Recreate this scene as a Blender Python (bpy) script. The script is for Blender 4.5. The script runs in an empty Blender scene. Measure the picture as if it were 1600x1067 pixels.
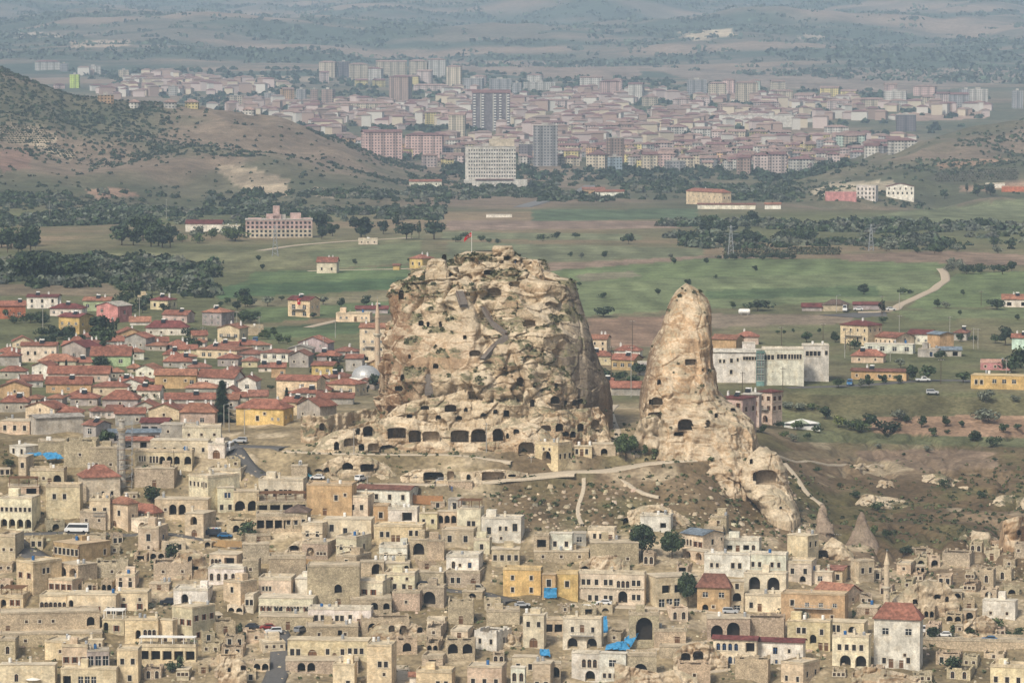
import bpy, math, random
import numpy as np
from mathutils import Vector, Matrix
from mathutils.geometry import tessellate_polygon
random.seed(7); RNG = np.random.default_rng(11)
scn = bpy.context.scene
COL = scn.collection
# ------------------------------------------------------------------ camera
F, CX, CY, Y0, HC = 6000.0, 800.0, 533.5, 82.0, 123.0
PITCH = math.atan((CY - Y0) / F)
CP, SP = math.cos(PITCH), math.sin(PITCH)
cam_d = bpy.data.cameras.new('camera'); cam = bpy.data.objects.new('camera', cam_d); COL.objects.link(cam)
cam.location = (0, 0, HC); cam.rotation_euler = (math.pi / 2 - PITCH, 0, 0)
cam_d.sensor_fit = 'HORIZONTAL'; cam_d.sensor_width = 36.0; cam_d.lens = 36.0 * F / 1600.0
cam_d.clip_start = 5.0; cam_d.clip_end = 60000.0
scn.camera = cam
# ------------------------------------------------------------------ sky, sun, exposure
SUN_EL, SUN_AZ = math.radians(48), math.radians(212)      # azimuth clockwise from +Y: behind the camera, a little to the left
w = bpy.data.worlds.new('World'); scn.world = w; w.use_nodes = True
nt = w.node_tree; bg = nt.nodes['Background']
sky = nt.nodes.new('ShaderNodeTexSky'); sky.sky_type = 'NISHITA'; sky.sun_disc = False
sky.sun_elevation = SUN_EL; sky.sun_rotation = SUN_AZ; sky.dust_density = 3.0; sky.air_density = 1.0
hs = nt.nodes.new('ShaderNodeHueSaturation'); hs.inputs['Saturation'].default_value = 0.42
nt.links.new(sky.outputs[0], hs.inputs['Color']); nt.links.new(hs.outputs[0], bg.inputs['Color'])
bg.inputs['Strength'].default_value = 0.055
sd = bpy.data.lights.new('sun', 'SUN'); sun = bpy.data.objects.new('sun', sd); COL.objects.link(sun)
sd.energy = 1.5; sd.angle = math.radians(10); sd.color = (1.0, 0.92, 0.785)
sv = Vector((math.sin(SUN_AZ) * math.cos(SUN_EL), math.cos(SUN_AZ) * math.cos(SUN_EL), math.sin(SUN_EL)))
sun.rotation_euler = sv.to_track_quat('Z', 'Y').to_euler(); sun.location = sv * 500
scn.view_settings.view_transform = 'Standard'; scn.view_settings.look = 'None'
scn.view_settings.exposure = 1.22; scn.view_settings.gamma = 1.0
scn.cycles.volume_bounces = 0; scn.cycles.max_bounces = 5; scn.cycles.diffuse_bounces = 3
scn.cycles.use_denoising = True
# ------------------------------------------------------------------ pixel <-> place
def P(px, py, D):
    dx, dy = px - CX, CY - py
    wy = F * CP + dy * SP; wz = -F * SP + dy * CP
    s = D / wy
    return np.array([dx * s, D + 0 * s, HC + wz * s])
def proj(X, Y, Z):
    dz = Z - HC; zc = Y * CP - dz * SP; yc = Y * SP + dz * CP
    return CX + F * X / zc, CY - F * yc / zc
# ------------------------------------------------------------------ noise (numpy)
def _h(ix, iy, iz, seed=0):
    n = (ix.astype(np.int64) * 374761393 + iy.astype(np.int64) * 668265263 + iz.astype(np.int64) * 2147483647 + seed * 1274126177) & 0xffffffff
    n = ((n ^ (n >> 13)) * 1274126177) & 0xffffffff
    n = ((n ^ (n >> 16)) * 2246822519) & 0xffffffff
    return ((n ^ (n >> 15)) & 0xffffff) / float(0xffffff)
def vnoise(x, y, z=None, seed=0):
    x = np.asarray(x, float); y = np.asarray(y, float); z = np.zeros_like(x) if z is None else np.asarray(z, float)
    ix, iy, iz = np.floor(x), np.floor(y), np.floor(z)
    fx, fy, fz = x - ix, y - iy, z - iz
    fx, fy, fz = [t * t * t * (t * (t * 6 - 15) + 10) for t in (fx, fy, fz)]
    r = 0
    for a in (0, 1):
        for b in (0, 1):
            for c in (0, 1):
                r = r + _h(ix + a, iy + b, iz + c, seed) * (fx if a else 1 - fx) * (fy if b else 1 - fy) * (fz if c else 1 - fz)
    return r * 2 - 1
def fbm(x, y, z=None, o=4, seed=0, g=0.5):
    s, a, f = 0, 1, 1
    for i in range(o):
        s = s + a * vnoise(x * f, y * f, None if z is None else z * f, seed + i * 17); a *= g; f *= 2.03
    return s
def worley(x, y, z, seed=0):
    """distance to the nearest and second-nearest cell point, and a random number of the nearest cell"""
    ix, iy, iz = np.floor(x), np.floor(y), np.floor(z)
    d1 = np.full(x.shape, 9.0); d2 = d1.copy(); cid = np.zeros(x.shape); ox, oz = np.zeros(x.shape), np.zeros(x.shape)
    for a in (-1, 0, 1):
        for b in (-1, 0, 1):
            for c in (-1, 0, 1):
                jx, jy, jz = ix + a, iy + b, iz + c
                ax, ay, az = jx + _h(jx, jy, jz, seed) - x, jy + _h(jx, jy, jz, seed + 1) - y, jz + _h(jx, jy, jz, seed + 2) - z; d = np.sqrt(ax * ax + ay * ay + az * az)
                m = d < d1
                d2 = np.where(m, d1, np.minimum(d2, d)); cid = np.where(m, _h(jx, jy, jz, seed + 3), cid); ox = np.where(m, ax, ox); oz = np.where(m, az, oz); d1 = np.where(m, d, d1)
    return d1, d2, cid, ox, oz
def sm(a, b, x): t = np.clip((x - a) / (b - a), 0, 1); return t * t * (3 - 2 * t)
def inpoly(px, py, poly):
    c = np.zeros(px.shape, bool); n = len(poly); j = n - 1
    for i in range(n):
        xi, yi = poly[i]; xj, yj = poly[j]
        if yi != yj: c ^= ((yi > py) != (yj > py)) & (px < (xj - xi) * (py - yi) / (yj - yi) + xi)
        j = i
    return c
# ------------------------------------------------------------------ object helpers
def tag(o, label=None, cat=None, group=None, kind=None):
    if label: o['label'] = label
    if cat: o['category'] = cat
    if group: o['group'] = group
    if kind: o['kind'] = kind
    return o
def empty(name, loc, rz=0.0):
    o = bpy.data.objects.new(name, None); COL.objects.link(o); o.location = loc; o.rotation_euler = (0, 0, rz); o.empty_display_size = 0.5
    return o
def link(name, me, parent=None, loc=None, rz=0.0, color=None):
    o = bpy.data.objects.new(name, me); COL.objects.link(o)
    if parent is not None: o.parent = parent
    if loc is not None: o.location = loc
    if rz: o.rotation_euler = (0, 0, rz)
    if color is not None: o.color = (*color, 1)
    return o
class MB:
    """collects polygons (with a material slot each) into one mesh"""
    def __init__(s): s.v = []; s.f = []; s.m = []; s.uv = {}
    def add(s, vs, fs, mat=0):
        n = len(s.v); s.v += [tuple(v) for v in vs]; s.f += [tuple(i + n for i in f) for f in fs]; s.m += [mat] * len(fs); return s
    def box(s, x0, y0, z0, x1, y1, z1, mat=0, bottom=False):
        vs = [(x0, y0, z0), (x1, y0, z0), (x1, y1, z0), (x0, y1, z0), (x0, y0, z1), (x1, y0, z1), (x1, y1, z1), (x0, y1, z1)]
        fs = [(4, 5, 6, 7), (0, 1, 5, 4), (1, 2, 6, 5), (2, 3, 7, 6), (3, 0, 4, 7)]
        if bottom: fs.append((3, 2, 1, 0))
        return s.add(vs, fs, mat)
    def cyl(s, x, y, z0, z1, r0, r1=None, n=8, mat=0, cap=True):
        r1 = r0 if r1 is None else r1
        vs = []
        for k in range(n):
            a = 2 * math.pi * k / n; vs += [(x + r0 * math.cos(a), y + r0 * math.sin(a), z0), (x + r1 * math.cos(a), y + r1 * math.sin(a), z1)]
        fs = [(2 * k, 2 * ((k + 1) % n), 2 * ((k + 1) % n) + 1, 2 * k + 1) for k in range(n)]
        if cap: fs.append(tuple(2 * k + 1 for k in range(n)))
        return s.add(vs, fs, mat)
    def lathe(s, x, y, prof, n=16, mat=0):
        vs = [(x + r * math.cos(2 * math.pi * k / n), y + r * math.sin(2 * math.pi * k / n), z) for r, z in prof for k in range(n)]
        fs = [(i * n + k, i * n + (k + 1) % n, (i + 1) * n + (k + 1) % n, (i + 1) * n + k) for i in range(len(prof) - 1) for k in range(n)]
        return s.add(vs, fs, mat)
    def bar(s, a, b, r, mat=0, n=4):
        a, b = Vector(a), Vector(b); q = (b - a).to_track_quat('Z', 'Y'); L = (b - a).length
        vs = []
        for k in range(n):
            t = 2 * math.pi * (k + .5) / n
            for z in (0, L): vs.append(a + q @ Vector((r * math.cos(t), r * math.sin(t), z)))
        fs = [(2 * k, 2 * ((k + 1) % n), 2 * ((k + 1) % n) + 1, 2 * k + 1) for k in range(n)] + [tuple(2 * k + 1 for k in range(n)), tuple(2 * k for k in reversed(range(n)))]
        return s.add(vs, fs, mat)
    def mesh(s, name, mats):
        me = bpy.data.meshes.new(name); me.from_pydata(s.v, [], s.f)
        for m in (mats if isinstance(mats, (list, tuple)) else [mats]): me.materials.append(m)
        if any(s.m): me.polygons.foreach_set('material_index', s.m)
        return me
    def build(s, name, mats, parent=None, loc=None, rz=0.0, color=None): return link(name, s.mesh(name, mats), parent, loc, rz, color)
def grid_mesh(name, co, quads, mat, col=None, smooth=False):
    """co n x 3, quads m x 4 (or triangles m x 3), col n x 3 vertex colours"""
    me = bpy.data.meshes.new(name); co = np.ascontiguousarray(co, np.float32); quads = np.ascontiguousarray(quads, np.int32); k = quads.shape[1]
    me.vertices.add(len(co)); me.vertices.foreach_set('co', co.ravel())
    me.loops.add(quads.size); me.loops.foreach_set('vertex_index', quads.ravel())
    me.polygons.add(len(quads)); me.polygons.foreach_set('loop_start', np.arange(0, quads.size, k, dtype=np.int32)); me.polygons.foreach_set('loop_total', np.full(len(quads), k, np.int32))
    if smooth: me.polygons.foreach_set('use_smooth', np.ones(len(quads), bool))
    if col is not None:
        a = me.color_attributes.new('Col', 'FLOAT_COLOR', 'POINT')
        a.data.foreach_set('color', np.ascontiguousarray(np.concatenate([np.clip(col, 0, 1), np.ones((len(co), 1))], 1), np.float32).ravel())
    me.update(calc_edges=True); me.validate(); me.materials.append(mat)
    return me
# ------------------------------------------------------------------ materials
def new_mat(name):
    m = bpy.data.materials.new(name); m.use_nodes = True; t = m.node_tree; b = t.nodes['Principled BSDF']
    b.inputs['Roughness'].default_value = 0.9; b.inputs['Specular IOR Level'].default_value = 0.2
    return m, t, b
def nn(t, kind, **kw):
    n = t.nodes.new('ShaderNode' + kind)
    for k, v in kw.items():
        if k in n.inputs: n.inputs[k].default_value = v
        else: setattr(n, k, v)
    return n
def ramp(t, src, lo, hi, a=0.3, b=0.7):
    r = nn(t, 'MapRange', interpolation_type='SMOOTHSTEP'); r.inputs['From Min'].default_value = a; r.inputs['From Max'].default_value = b
    r.inputs['To Min'].default_value = lo; r.inputs['To Max'].default_value = hi; t.links.new(src, r.inputs['Value']); return r.outputs['Result']
def mul(t, a, b):
    n = nn(t, 'VectorMath', operation='MULTIPLY'); t.links.new(a, n.inputs[0])
    t.links.new(b, n.inputs[1]); return n.outputs[0]
def mixc(t, f, a, b):
    n = nn(t, 'Mix', data_type='RGBA'); t.links.new(f, n.inputs['Factor'])
    for s, k in ((a, 6), (b, 7)):
        if isinstance(s, tuple): n.inputs[k].default_value = (*s, 1)
        else: t.links.new(s, n.inputs[k])
    return n.outputs[2]
def noise(t, scale, detail=4, vec=None, rough=0.6):
    n = nn(t, 'TexNoise', Scale=scale, Detail=detail, Roughness=rough)
    if vec is not None: t.links.new(vec, n.inputs['Vector'])
    return n.outputs['Fac']
def geo(t): return nn(t, 'NewGeometry').outputs['Position']
def bump(t, b, h, strength, dist):
    n = nn(t, 'Bump', Strength=strength, Distance=dist); t.links.new(h, n.inputs['Height']); t.links.new(n.outputs[0], b.inputs['Normal'])
MT = {}
def flat(name, rgb, rough=0.8, metal=0.0, spec=0.2):
    if name not in MT:
        m, t, b = new_mat(name); b.inputs['Base Color'].default_value = (*rgb, 1); b.inputs['Roughness'].default_value = rough
        b.inputs['Metallic'].default_value = metal; b.inputs['Specular IOR Level'].default_value = spec
        v = ramp(t, noise(t, 1.7, 3, geo(t)), 0.85, 1.12); c = nn(t, 'RGB'); c.outputs[0].default_value = (*rgb, 1)
        t.links.new(mul(t, c.outputs[0], v), b.inputs['Base Color']); MT[name] = m
    return MT[name]
def mk_objcol(name, scales, amp, bumpd=0.0, rough=0.9, extra=None):
    m, t, b = new_mat(name); b.inputs['Roughness'].default_value = rough
    c = nn(t, 'ObjectInfo').outputs['Color']; g = geo(t)
    for s, a in zip(scales, amp): c = mul(t, c, ramp(t, noise(t, s, 4, g), 1 - a, 1 + a * 0.8))
    if extra: c = extra(t, b, c, g)
    t.links.new(c, b.inputs['Base Color'])
    if bumpd: bump(t, b, noise(t, 2.5, 6, g), 0.6, bumpd)
    MT[name] = m; return m
def _ashlar(t, b, c, g):     # courses of dressed stone, each block a little different
    br = nn(t, 'TexBrick', Scale=1.0); br.inputs['Color1'].default_value = (1.12, 1.1, 1.06, 1); br.inputs['Color2'].default_value = (0.78, 0.76, 0.74, 1); br.inputs['Mortar'].default_value = (0.72, 0.68, 0.62, 1)
    br.inputs['Mortar Size'].default_value = 0.012; br.inputs['Brick Width'].default_value = 0.62; br.inputs['Row Height'].default_value = 0.3; br.inputs['Bias'].default_value = -0.2
    tc = nn(t, 'UVMap'); t.links.new(tc.outputs[0], br.inputs['Vector']); return _streak(t, b, mul(t, c, br.outputs['Color']), g)
def _rough(t, b, c, g):      # rubble masonry
    v = nn(t, 'TexVoronoi', Scale=3.4); t.links.new(g, v.inputs['Vector'])
    s = nn(t, 'SeparateColor'); t.links.new(v.outputs['Color'], s.inputs[0]); c = mul(t, c, ramp(t, s.outputs[0], 0.80, 1.16, 0, 1))
    return mul(t, c, ramp(t, v.outputs['Distance'], 1.04, 0.8, 0.25, 0.6))
def _tiles(t, b, c, g):
    wv = nn(t, 'TexWave', Scale=1.1, Distortion=1.5); wv.bands_direction = 'Z'; t.links.new(g, wv.inputs['Vector'])
    c = mul(t, c, ramp(t, wv.outputs['Fac'], 0.86, 1.08, 0, 1))
    v = nn(t, 'TexVoronoi', Scale=1.6); t.links.new(g, v.inputs['Vector']); s = nn(t, 'SeparateColor'); t.links.new(v.outputs['Color'], s.inputs[0])
    return mul(t, c, ramp(t, s.outputs[1], 0.8, 1.2, 0, 1))
def _streak(t, b, c, g):      # rain marks running down the walls
    mp = nn(t, 'Mapping'); mp.inputs['Scale'].default_value = (1, 1, 0.12); t.links.new(g, mp.inputs['Vector']); c = mul(t, c, ramp(t, noise(t, 1.1, 4, mp.outputs[0]), .88, 1.06))
    pt = ramp(t, noise(t, .55, 2, g, .4), 0.0, .55, .56, .60); return mixc(t, pt, c, mul(t, c, nn_rgb(t, (.86, .81, .74))))
def nn_rgb(t, c): n = nn(t, 'RGB'); n.outputs[0].default_value = (*c, 1); return n.outputs[0]
WALL = mk_objcol('plastered wall', (0.35, 2.3), (0.26, 0.18), 0.03, extra=_streak)
ASH = mk_objcol('dressed stone wall', (0.3, 1.6), (0.22, 0.14), 0.03, extra=_ashlar)
RUB = mk_objcol('rubble stone wall', (0.25, 1.1), (0.2, 0.16), 0.08, extra=_rough)
TILE = mk_objcol('clay roof tiles', (0.3, 1.2), (0.28, 0.16), 0.04, extra=_tiles)
FLATR = mk_objcol('flat roof screed', (0.25, 1.5), (0.25, 0.2), 0.03)
PAINT = mk_objcol('painted surface', (0.8,), (0.08,), 0.0, 0.35)
def _leaf(t, b, c, g):
    r = nn(t, 'NewGeometry').outputs['Random Per Island']; b.inputs['Subsurface Weight'].default_value = 0.0
    return mul(t, c, ramp(t, r, 0.5, 1.6, 0, 1))
LEAF = mk_objcol('leaves', (0.5,), (0.3,), 0.0, 0.75, extra=_leaf)
BARK = flat('bark', (0.10, 0.075, 0.05))
GLASS = flat('window glass', (0.018, 0.02, 0.023), 0.25, spec=0.4)
DARKWOOD = flat('dark wood', (0.055, 0.032, 0.02))
BROWNWOOD = flat('brown wood', (0.16, 0.085, 0.045))
SHADE = flat('painted inner shade', (0.03, 0.025, 0.02))  # near-black back sheet of open arches and bays, painted for the shade inside
WHITE = flat('white paint', (0.75, 0.73, 0.68), 0.6)
STEEL = flat('grey steel', (0.35, 0.36, 0.37), 0.45, 0.3)
CONC = flat('concrete', (0.36, 0.34, 0.30))
# ------------------------------------------------------------------ the lie of the land: where the ground is seen, row by row
PLAIN = [(1340, 613), (1480, 555), (1620, 505), (1730, 472), (1850, 440), (2050, 402), (2300, 371), (2600, 345), (2950, 320), (3300, 300), (3450, 292), (3800, 270), (4150, 250), (4500, 230), (5000, 200), (5600, 170), (6300, 140), (6900, 120), (7600, 101), (9000, 66), (11000, 30), (13000, 4), (15500, -22), (18000, -44)]
NEAR_L = [(300, 3600), (900, 1290), (940, 1175), (985, 1067), (1010, 1010), (1035, 955), (1060, 900), (1085, 842), (1098, 815), (1110, 785), (1125, 745), (1140, 705), (1170, 680), (1200, 660), (1260, 640)]
NEAR_R = [(300, 3600), (900, 1290), (940, 1175), (985, 1067), (1010, 1008), (1050, 930), (1110, 862), (1170, 802), (1230, 744), (1270, 702), (1320, 652)]
NEAR_M = [(300, 3600), (900, 1290), (940, 1175), (985, 1067), (1010, 1010), (1035, 955), (1060, 902), (1085, 858), (1110, 825), (1135, 785), (1155, 750), (1180, 722), (1210, 700), (1260, 672), (1320, 650)]
NEAR_M2 = [(300, 3600), (900, 1290), (940, 1175), (985, 1067), (1010, 1010), (1035, 955), (1060, 906), (1085, 870), (1110, 840), (1135, 806), (1155, 780), (1180, 752), (1210, 726), (1260, 690), (1320, 652)]
NEAR_M3 = [(300, 3600), (900, 1290), (940, 1175), (985, 1067), (1010, 1009), (1050, 928), (1085, 882), (1110, 853), (1135, 826), (1170, 790), (1210, 752), (1260, 704), (1320, 652)]
def prof(near, far=PLAIN, cut=1290): return [q for q in near if q[0] < far[0][0]] + far
def hill(pts):
    a, b = pts[0][0], pts[-1][0]
    return [q for q in PLAIN if q[0] < a - 60] + pts + [q for q in PLAIN if q[0] > b + 60]
CTRL = {-1500: prof(NEAR_L, hill([(2600, 330), (3000, 230), (3600, 60), (4000, -60), (4500, 20), (5200, 150)])),
        0: prof(NEAR_L, hill([(2600, 345), (2750, 330), (3000, 292), (3300, 236), (3600, 170), (3850, 110), (4000, 78), (4150, 92), (4350, 140), (4700, 205)])),
        60: prof(NEAR_L, hill([(2600, 345), (2750, 330), (3000, 292), (3300, 240), (3600, 180), (3850, 125), (3980, 104), (4100, 120), (4350, 165), (4700, 212)])),
        120: prof(NEAR_L, hill([(2600, 345), (2800, 326), (3000, 295), (3300, 246), (3600, 200), (3850, 150), (3980, 138), (4100, 150), (4400, 190), (4700, 216)])),
        210: prof(NEAR_L, hill([(2750, 335), (3000, 298), (3300, 250), (3600, 205), (3800, 170), (3950, 172), (4400, 222)])),
        330: prof(NEAR_L, hill([(2800, 332), (3100, 290), (3400, 245), (3650, 200), (3800, 178), (3950, 190), (4400, 228)])),
        430: prof(NEAR_L, hill([(2900, 324), (3200, 285), (3500, 240), (3700, 200), (3820, 193), (3960, 205), (4400, 232)])),
        520: prof(NEAR_L, hill([(3100, 312), (3400, 276), (3650, 236), (3780, 226), (3950, 238), (4400, 234)])),
        640: prof(NEAR_L, hill([(3350, 298), (3600, 274), (3780, 264), (4000, 262)])),
        720: prof(NEAR_L), 1080: prof(NEAR_L), 1190: prof(NEAR_M),
        1250: prof(NEAR_M2, hill([(3300, 298), (3450, 284), (3600, 276), (3800, 280), (4150, 254)])),
        1310: prof(NEAR_M3, hill([(3200, 306), (3450, 280), (3620, 262), (3750, 264), (4150, 254)])),
        1400: prof(NEAR_R, hill([(3150, 306), (3450, 277), (3700, 246), (3830, 250), (4200, 256)])),
        1460: prof(NEAR_R, hill([(3100, 310), (3400, 278), (3700, 236), (3850, 215), (3980, 226), (4300, 250)])),
        1540: prof(NEAR_R, hill([(3050, 313), (3400, 270), (3700, 225), (3900, 196), (4050, 210), (4400, 240)])),
        1620: prof(NEAR_R, hill([(3050, 313), (3400, 265), (3700, 218), (3900, 185), (4050, 200), (4400, 236)])),
        3200: prof(NEAR_R, hill([(3000, 300), (3500, 200), (3900, 120), (4300, 160), (4800, 205)]))}
GU = np.concatenate([np.arange(-1500, -80, 71), np.arange(-80, 1681, 4), np.arange(1751, 3200, 71)]).astype(float)
GD = [300, 400, 500, 600, 700, 780, 840, 870] + list(np.arange(890, 1420, 1.2))
while GD[-1] < 18000: GD.append(GD[-1] * 1.0052)
GD = np.array(GD)
cu = np.array(sorted(CTRL), float); ZC = []
for u in cu:
    p = np.array(CTRL[int(u)], float); p = p[np.argsort(p[:, 0])]
    ZC.append(np.interp(GD, p[:, 0], np.array([P(CX, y, d)[2] for d, y in p])))
ZC = np.array(ZC)
k5 = np.ones(9) / 9
ZC = np.array([np.convolve(np.pad(r, 4, 'edge'), k5, 'valid') for r in ZC])
iu = np.clip(np.searchsorted(cu, GU) - 1, 0, len(cu) - 2); tu = np.clip((GU - cu[iu]) / (cu[iu + 1] - cu[iu]), 0, 1)
tu = 0.5 * tu + 0.5 * tu * tu * (3 - 2 * tu)
GZ = (ZC[iu].T * (1 - tu) + ZC[iu + 1].T * tu)             # rows = distance, columns = bearing
UU, DD = np.meshgrid(GU, GD)
GX = (UU - CX) / 5990.0 * DD
# relief: rough town slope, smooth plain, gullied hills, rolling far country
hillm = sm(2750, 3000, DD) * (1 - sm(4300, 4600, DD)) * np.maximum(1 - sm(480, 700, UU), sm(1200, 1330, UU))
farm = sm(6600, 9000, DD)
slope_m = (1 - sm(1130, 1330, DD))
GZ = GZ + slope_m * (fbm(GX / 14, DD / 14, o=4, seed=3) * 1.0) * sm(930, 960, DD) + (1 - slope_m) * 0.5 * fbm(GX / 60, DD / 60, o=3, seed=5)
rdg = 1 - np.abs(fbm(GX / 260, DD / 420, o=4, seed=9))
valm = sm(1260, 1330, UU) * sm(1060, 1090, DD) * (1 - sm(1290, 1340, DD)); GZ = GZ - valm * 2.6 * np.exp(-(fbm(GX / 30, DD / 55, o=4, seed=15) / .12) ** 2)
GZ = GZ + hillm * (rdg - 0.55) * 22 + farm * (fbm(GX / 900, DD / 1300, o=5, seed=21) * 44 + fbm(GX / 250, DD / 350, o=3, seed=23) * 5)
# a broad cone of a mountain and other rises in the far country
for (u0, d0, su, sdd, hgt) in ((915, 12000, 115, 1300, 165), (330, 9300, 260, 900, 48), (1250, 9600, 200, 700, 36), (1520, 10500, 240, 1000, 62), (120, 10500, 180, 900, 45), (620, 10600, 150, 700, 40), (640, 8200, 120, 500, -10)):
    GZ = GZ + hgt * np.exp(-((UU - u0) / su) ** 2 - ((DD - d0) / sdd) ** 2)
PX, PY = proj(GX, DD, GZ)
def zt(X, Y):
    """ground height at a place"""
    X = np.asarray(X, float); Y = np.asarray(Y, float); u = CX + X * 5990.0 / Y
    i = np.clip(np.searchsorted(GU, u) - 1, 0, len(GU) - 2); j = np.clip(np.searchsorted(GD, Y) - 1, 0, len(GD) - 2)
    a = np.clip((u - GU[i]) / (GU[i + 1] - GU[i]), 0, 1); b = np.clip((Y - GD[j]) / (GD[j + 1] - GD[j]), 0, 1)
    return (GZ[j, i] * (1 - a) + GZ[j, i + 1] * a) * (1 - b) + (GZ[j + 1, i] * (1 - a) + GZ[j + 1, i + 1] * a) * b
GDS = GD[8:]
def gd(px, py, dmin=0):
    """distance at which the sight line through a point of the photograph meets the ground"""
    ds = GDS[GDS > dmin]; q = P(px, py, ds); h = q[2] - zt(q[0], ds)
    k = np.argmax(h <= 0)
    if h[k] > 0 or k == 0: k = max(k, 1) if h[k] <= 0 else len(ds) - 1
    a, b = h[k - 1], h[k]; t = a / (a - b) if a != b else 0
    return float(ds[k - 1] + (ds[k] - ds[k - 1]) * min(max(t, 0), 1))
def at(px, py, dmin=0): D = gd(px, py, dmin); q = P(px, py, D); return np.array([q[0], D, float(zt(q[0], D))])
ROADS = [
    ('road', [(352, 690), (362, 700), (372, 715), (388, 732), (410, 744), (440, 751), (480, 755)], 6.5, 'asphalt', 'steep grey asphalt road curving down from the plateau', 2),
    ('road', [(366, 697), (400, 698), (445, 700)], 7, 'asphalt', 'grey parking lane at the top of the steep road', 2),
    ('path', [(445, 705), (520, 709), (600, 710), (680, 710), (740, 714), (800, 722)], 4.0, 'packed pale earth', 'pale dusty path along the foot of the cave cliff', 2),
    ('road', [(470, 754), (560, 757), (640, 757), (700, 756), (760, 752), (810, 747), (860, 742), (900, 740)], 5.0, 'packed pale earth', 'pale upper road below the citadel', 2),
    ('path', [(815, 746), (850, 741), (900, 737), (950, 736), (990, 728), (1040, 722), (1085, 719)], 7.5, 'packed pale earth', 'wide pale forecourt in front of the rock cut chapel', 2),
    ('path', [(1085, 719), (1060, 705), (1042, 693), (1020, 680), (1005, 674)], 2.2, 'packed pale earth', 'narrow pale path climbing towards the leaning pinnacle', 2),
    ('path', [(960, 690), (966, 680), (958, 660), (952, 645), (962, 633)], 2.2, 'packed pale earth', 'narrow pale path between the citadel and the pinnacle', 2),
    ('path', [(912, 745), (914, 765), (905, 785), (900, 800), (910, 822)], 1.2, 'packed pale earth', 'thin footpath down the grassy slope', 2),
    ('path', [(972, 748), (985, 762), (1000, 775), (1030, 778)], 1.5, 'packed pale earth', 'thin footpath across the grassy slope', 2),
    ('path', [(1214, 712), (1260, 720), (1320, 724), (1380, 728)], 1.6, 'packed pale earth', 'thin footpath crossing the valley side', 2),
    ('path', [(1225, 725), (1245, 748), (1262, 775), (1285, 792)], 1.6, 'packed pale earth', 'thin footpath dropping into the valley', 2),
    ('road', [(-30, 836), (10, 840), (35, 856), (60, 872), (95, 886), (130, 905)], 8, 'asphalt', 'asphalt road turning down through the old town', 2),
    ('road', [(10, 834), (60, 834), (140, 833), (220, 835), (290, 838), (340, 846), (380, 856)], 5.5, 'asphalt', 'asphalt street along the row of arched shops', 2),
    ('road', [(410, 866), (440, 873), (480, 884), (520, 895)], 5, 'asphalt', 'asphalt lane along the wooden fences', 2),
    ('road', [(690, 922), (720, 924), (760, 928), (800, 940)], 4.5, 'asphalt', 'short asphalt lane under the white house with the blue door', 2),
    ('road', [(895, 946), (960, 947), (1020, 950), (1090, 953), (1150, 959), (1190, 966)], 5.5, 'packed pale earth', 'pale street passing the long cream mansion', 2),
    ('road', [(1430, 985), (1480, 992), (1540, 1001), (1620, 1008)], 6, 'asphalt', 'street with parked cars beyond the pyramid roofed house', 2),
    ('road', [(430, 982), (440, 1000), (440, 1030), (425, 1070)], 6, 'asphalt', 'dark lane beside the long yellow hotel', 2),
    ('road', [(625, 1040), (632, 1060), (630, 1085)], 4, 'packed pale earth', 'pale lane beside the yellow tower house', 2),
    ('path', [(1010, 1018), (1060, 1010), (1110, 1000)], 2, 'packed pale earth', 'pale track under the masonry vaults', 2),
    ('path', [(1030, 1056), (1080, 1052), (1140, 1045)], 2, 'packed pale earth', 'pale track along the bottom terraces', 2),
    ('road', [(1230, 606), (1300, 604), (1380, 600), (1440, 595), (1500, 594), (1560, 600)], 6, 'asphalt', 'grey road along the plateau by the yellow building', 2),
    ('road', [(1340, 488), (1380, 488), (1400, 484), (1404, 478), (1430, 466), (1460, 452), (1478, 438), (1476, 428), (1470, 420)], 4.5, 'field track', 'pale farm track bending across the green fields', 2),
    ('parking_area', [(1310, 495), (1345, 492), (1385, 492)], 22, 'asphalt', 'grey parking area in front of the low brown sheds', 2),
    ('road', [(816, 324), (850, 314), (880, 306), (905, 300), (925, 290)], 14, 'faded asphalt', 'straight highway running towards the distant city', 8),
    ('path', [(405, 392), (440, 386), (500, 380), (560, 376), (640, 372)], 5, 'field track', 'pale track along the edge of the far fields', 8),
    ('path', [(480, 424), (560, 422), (640, 420)], 4, 'field track', 'pale track past the lone red roofed farmhouse', 6),
    ('path', [(480, 512), (520, 502), (560, 496)], 4, 'field track', 'pale track beside the low cream field house', 5),
]
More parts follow.
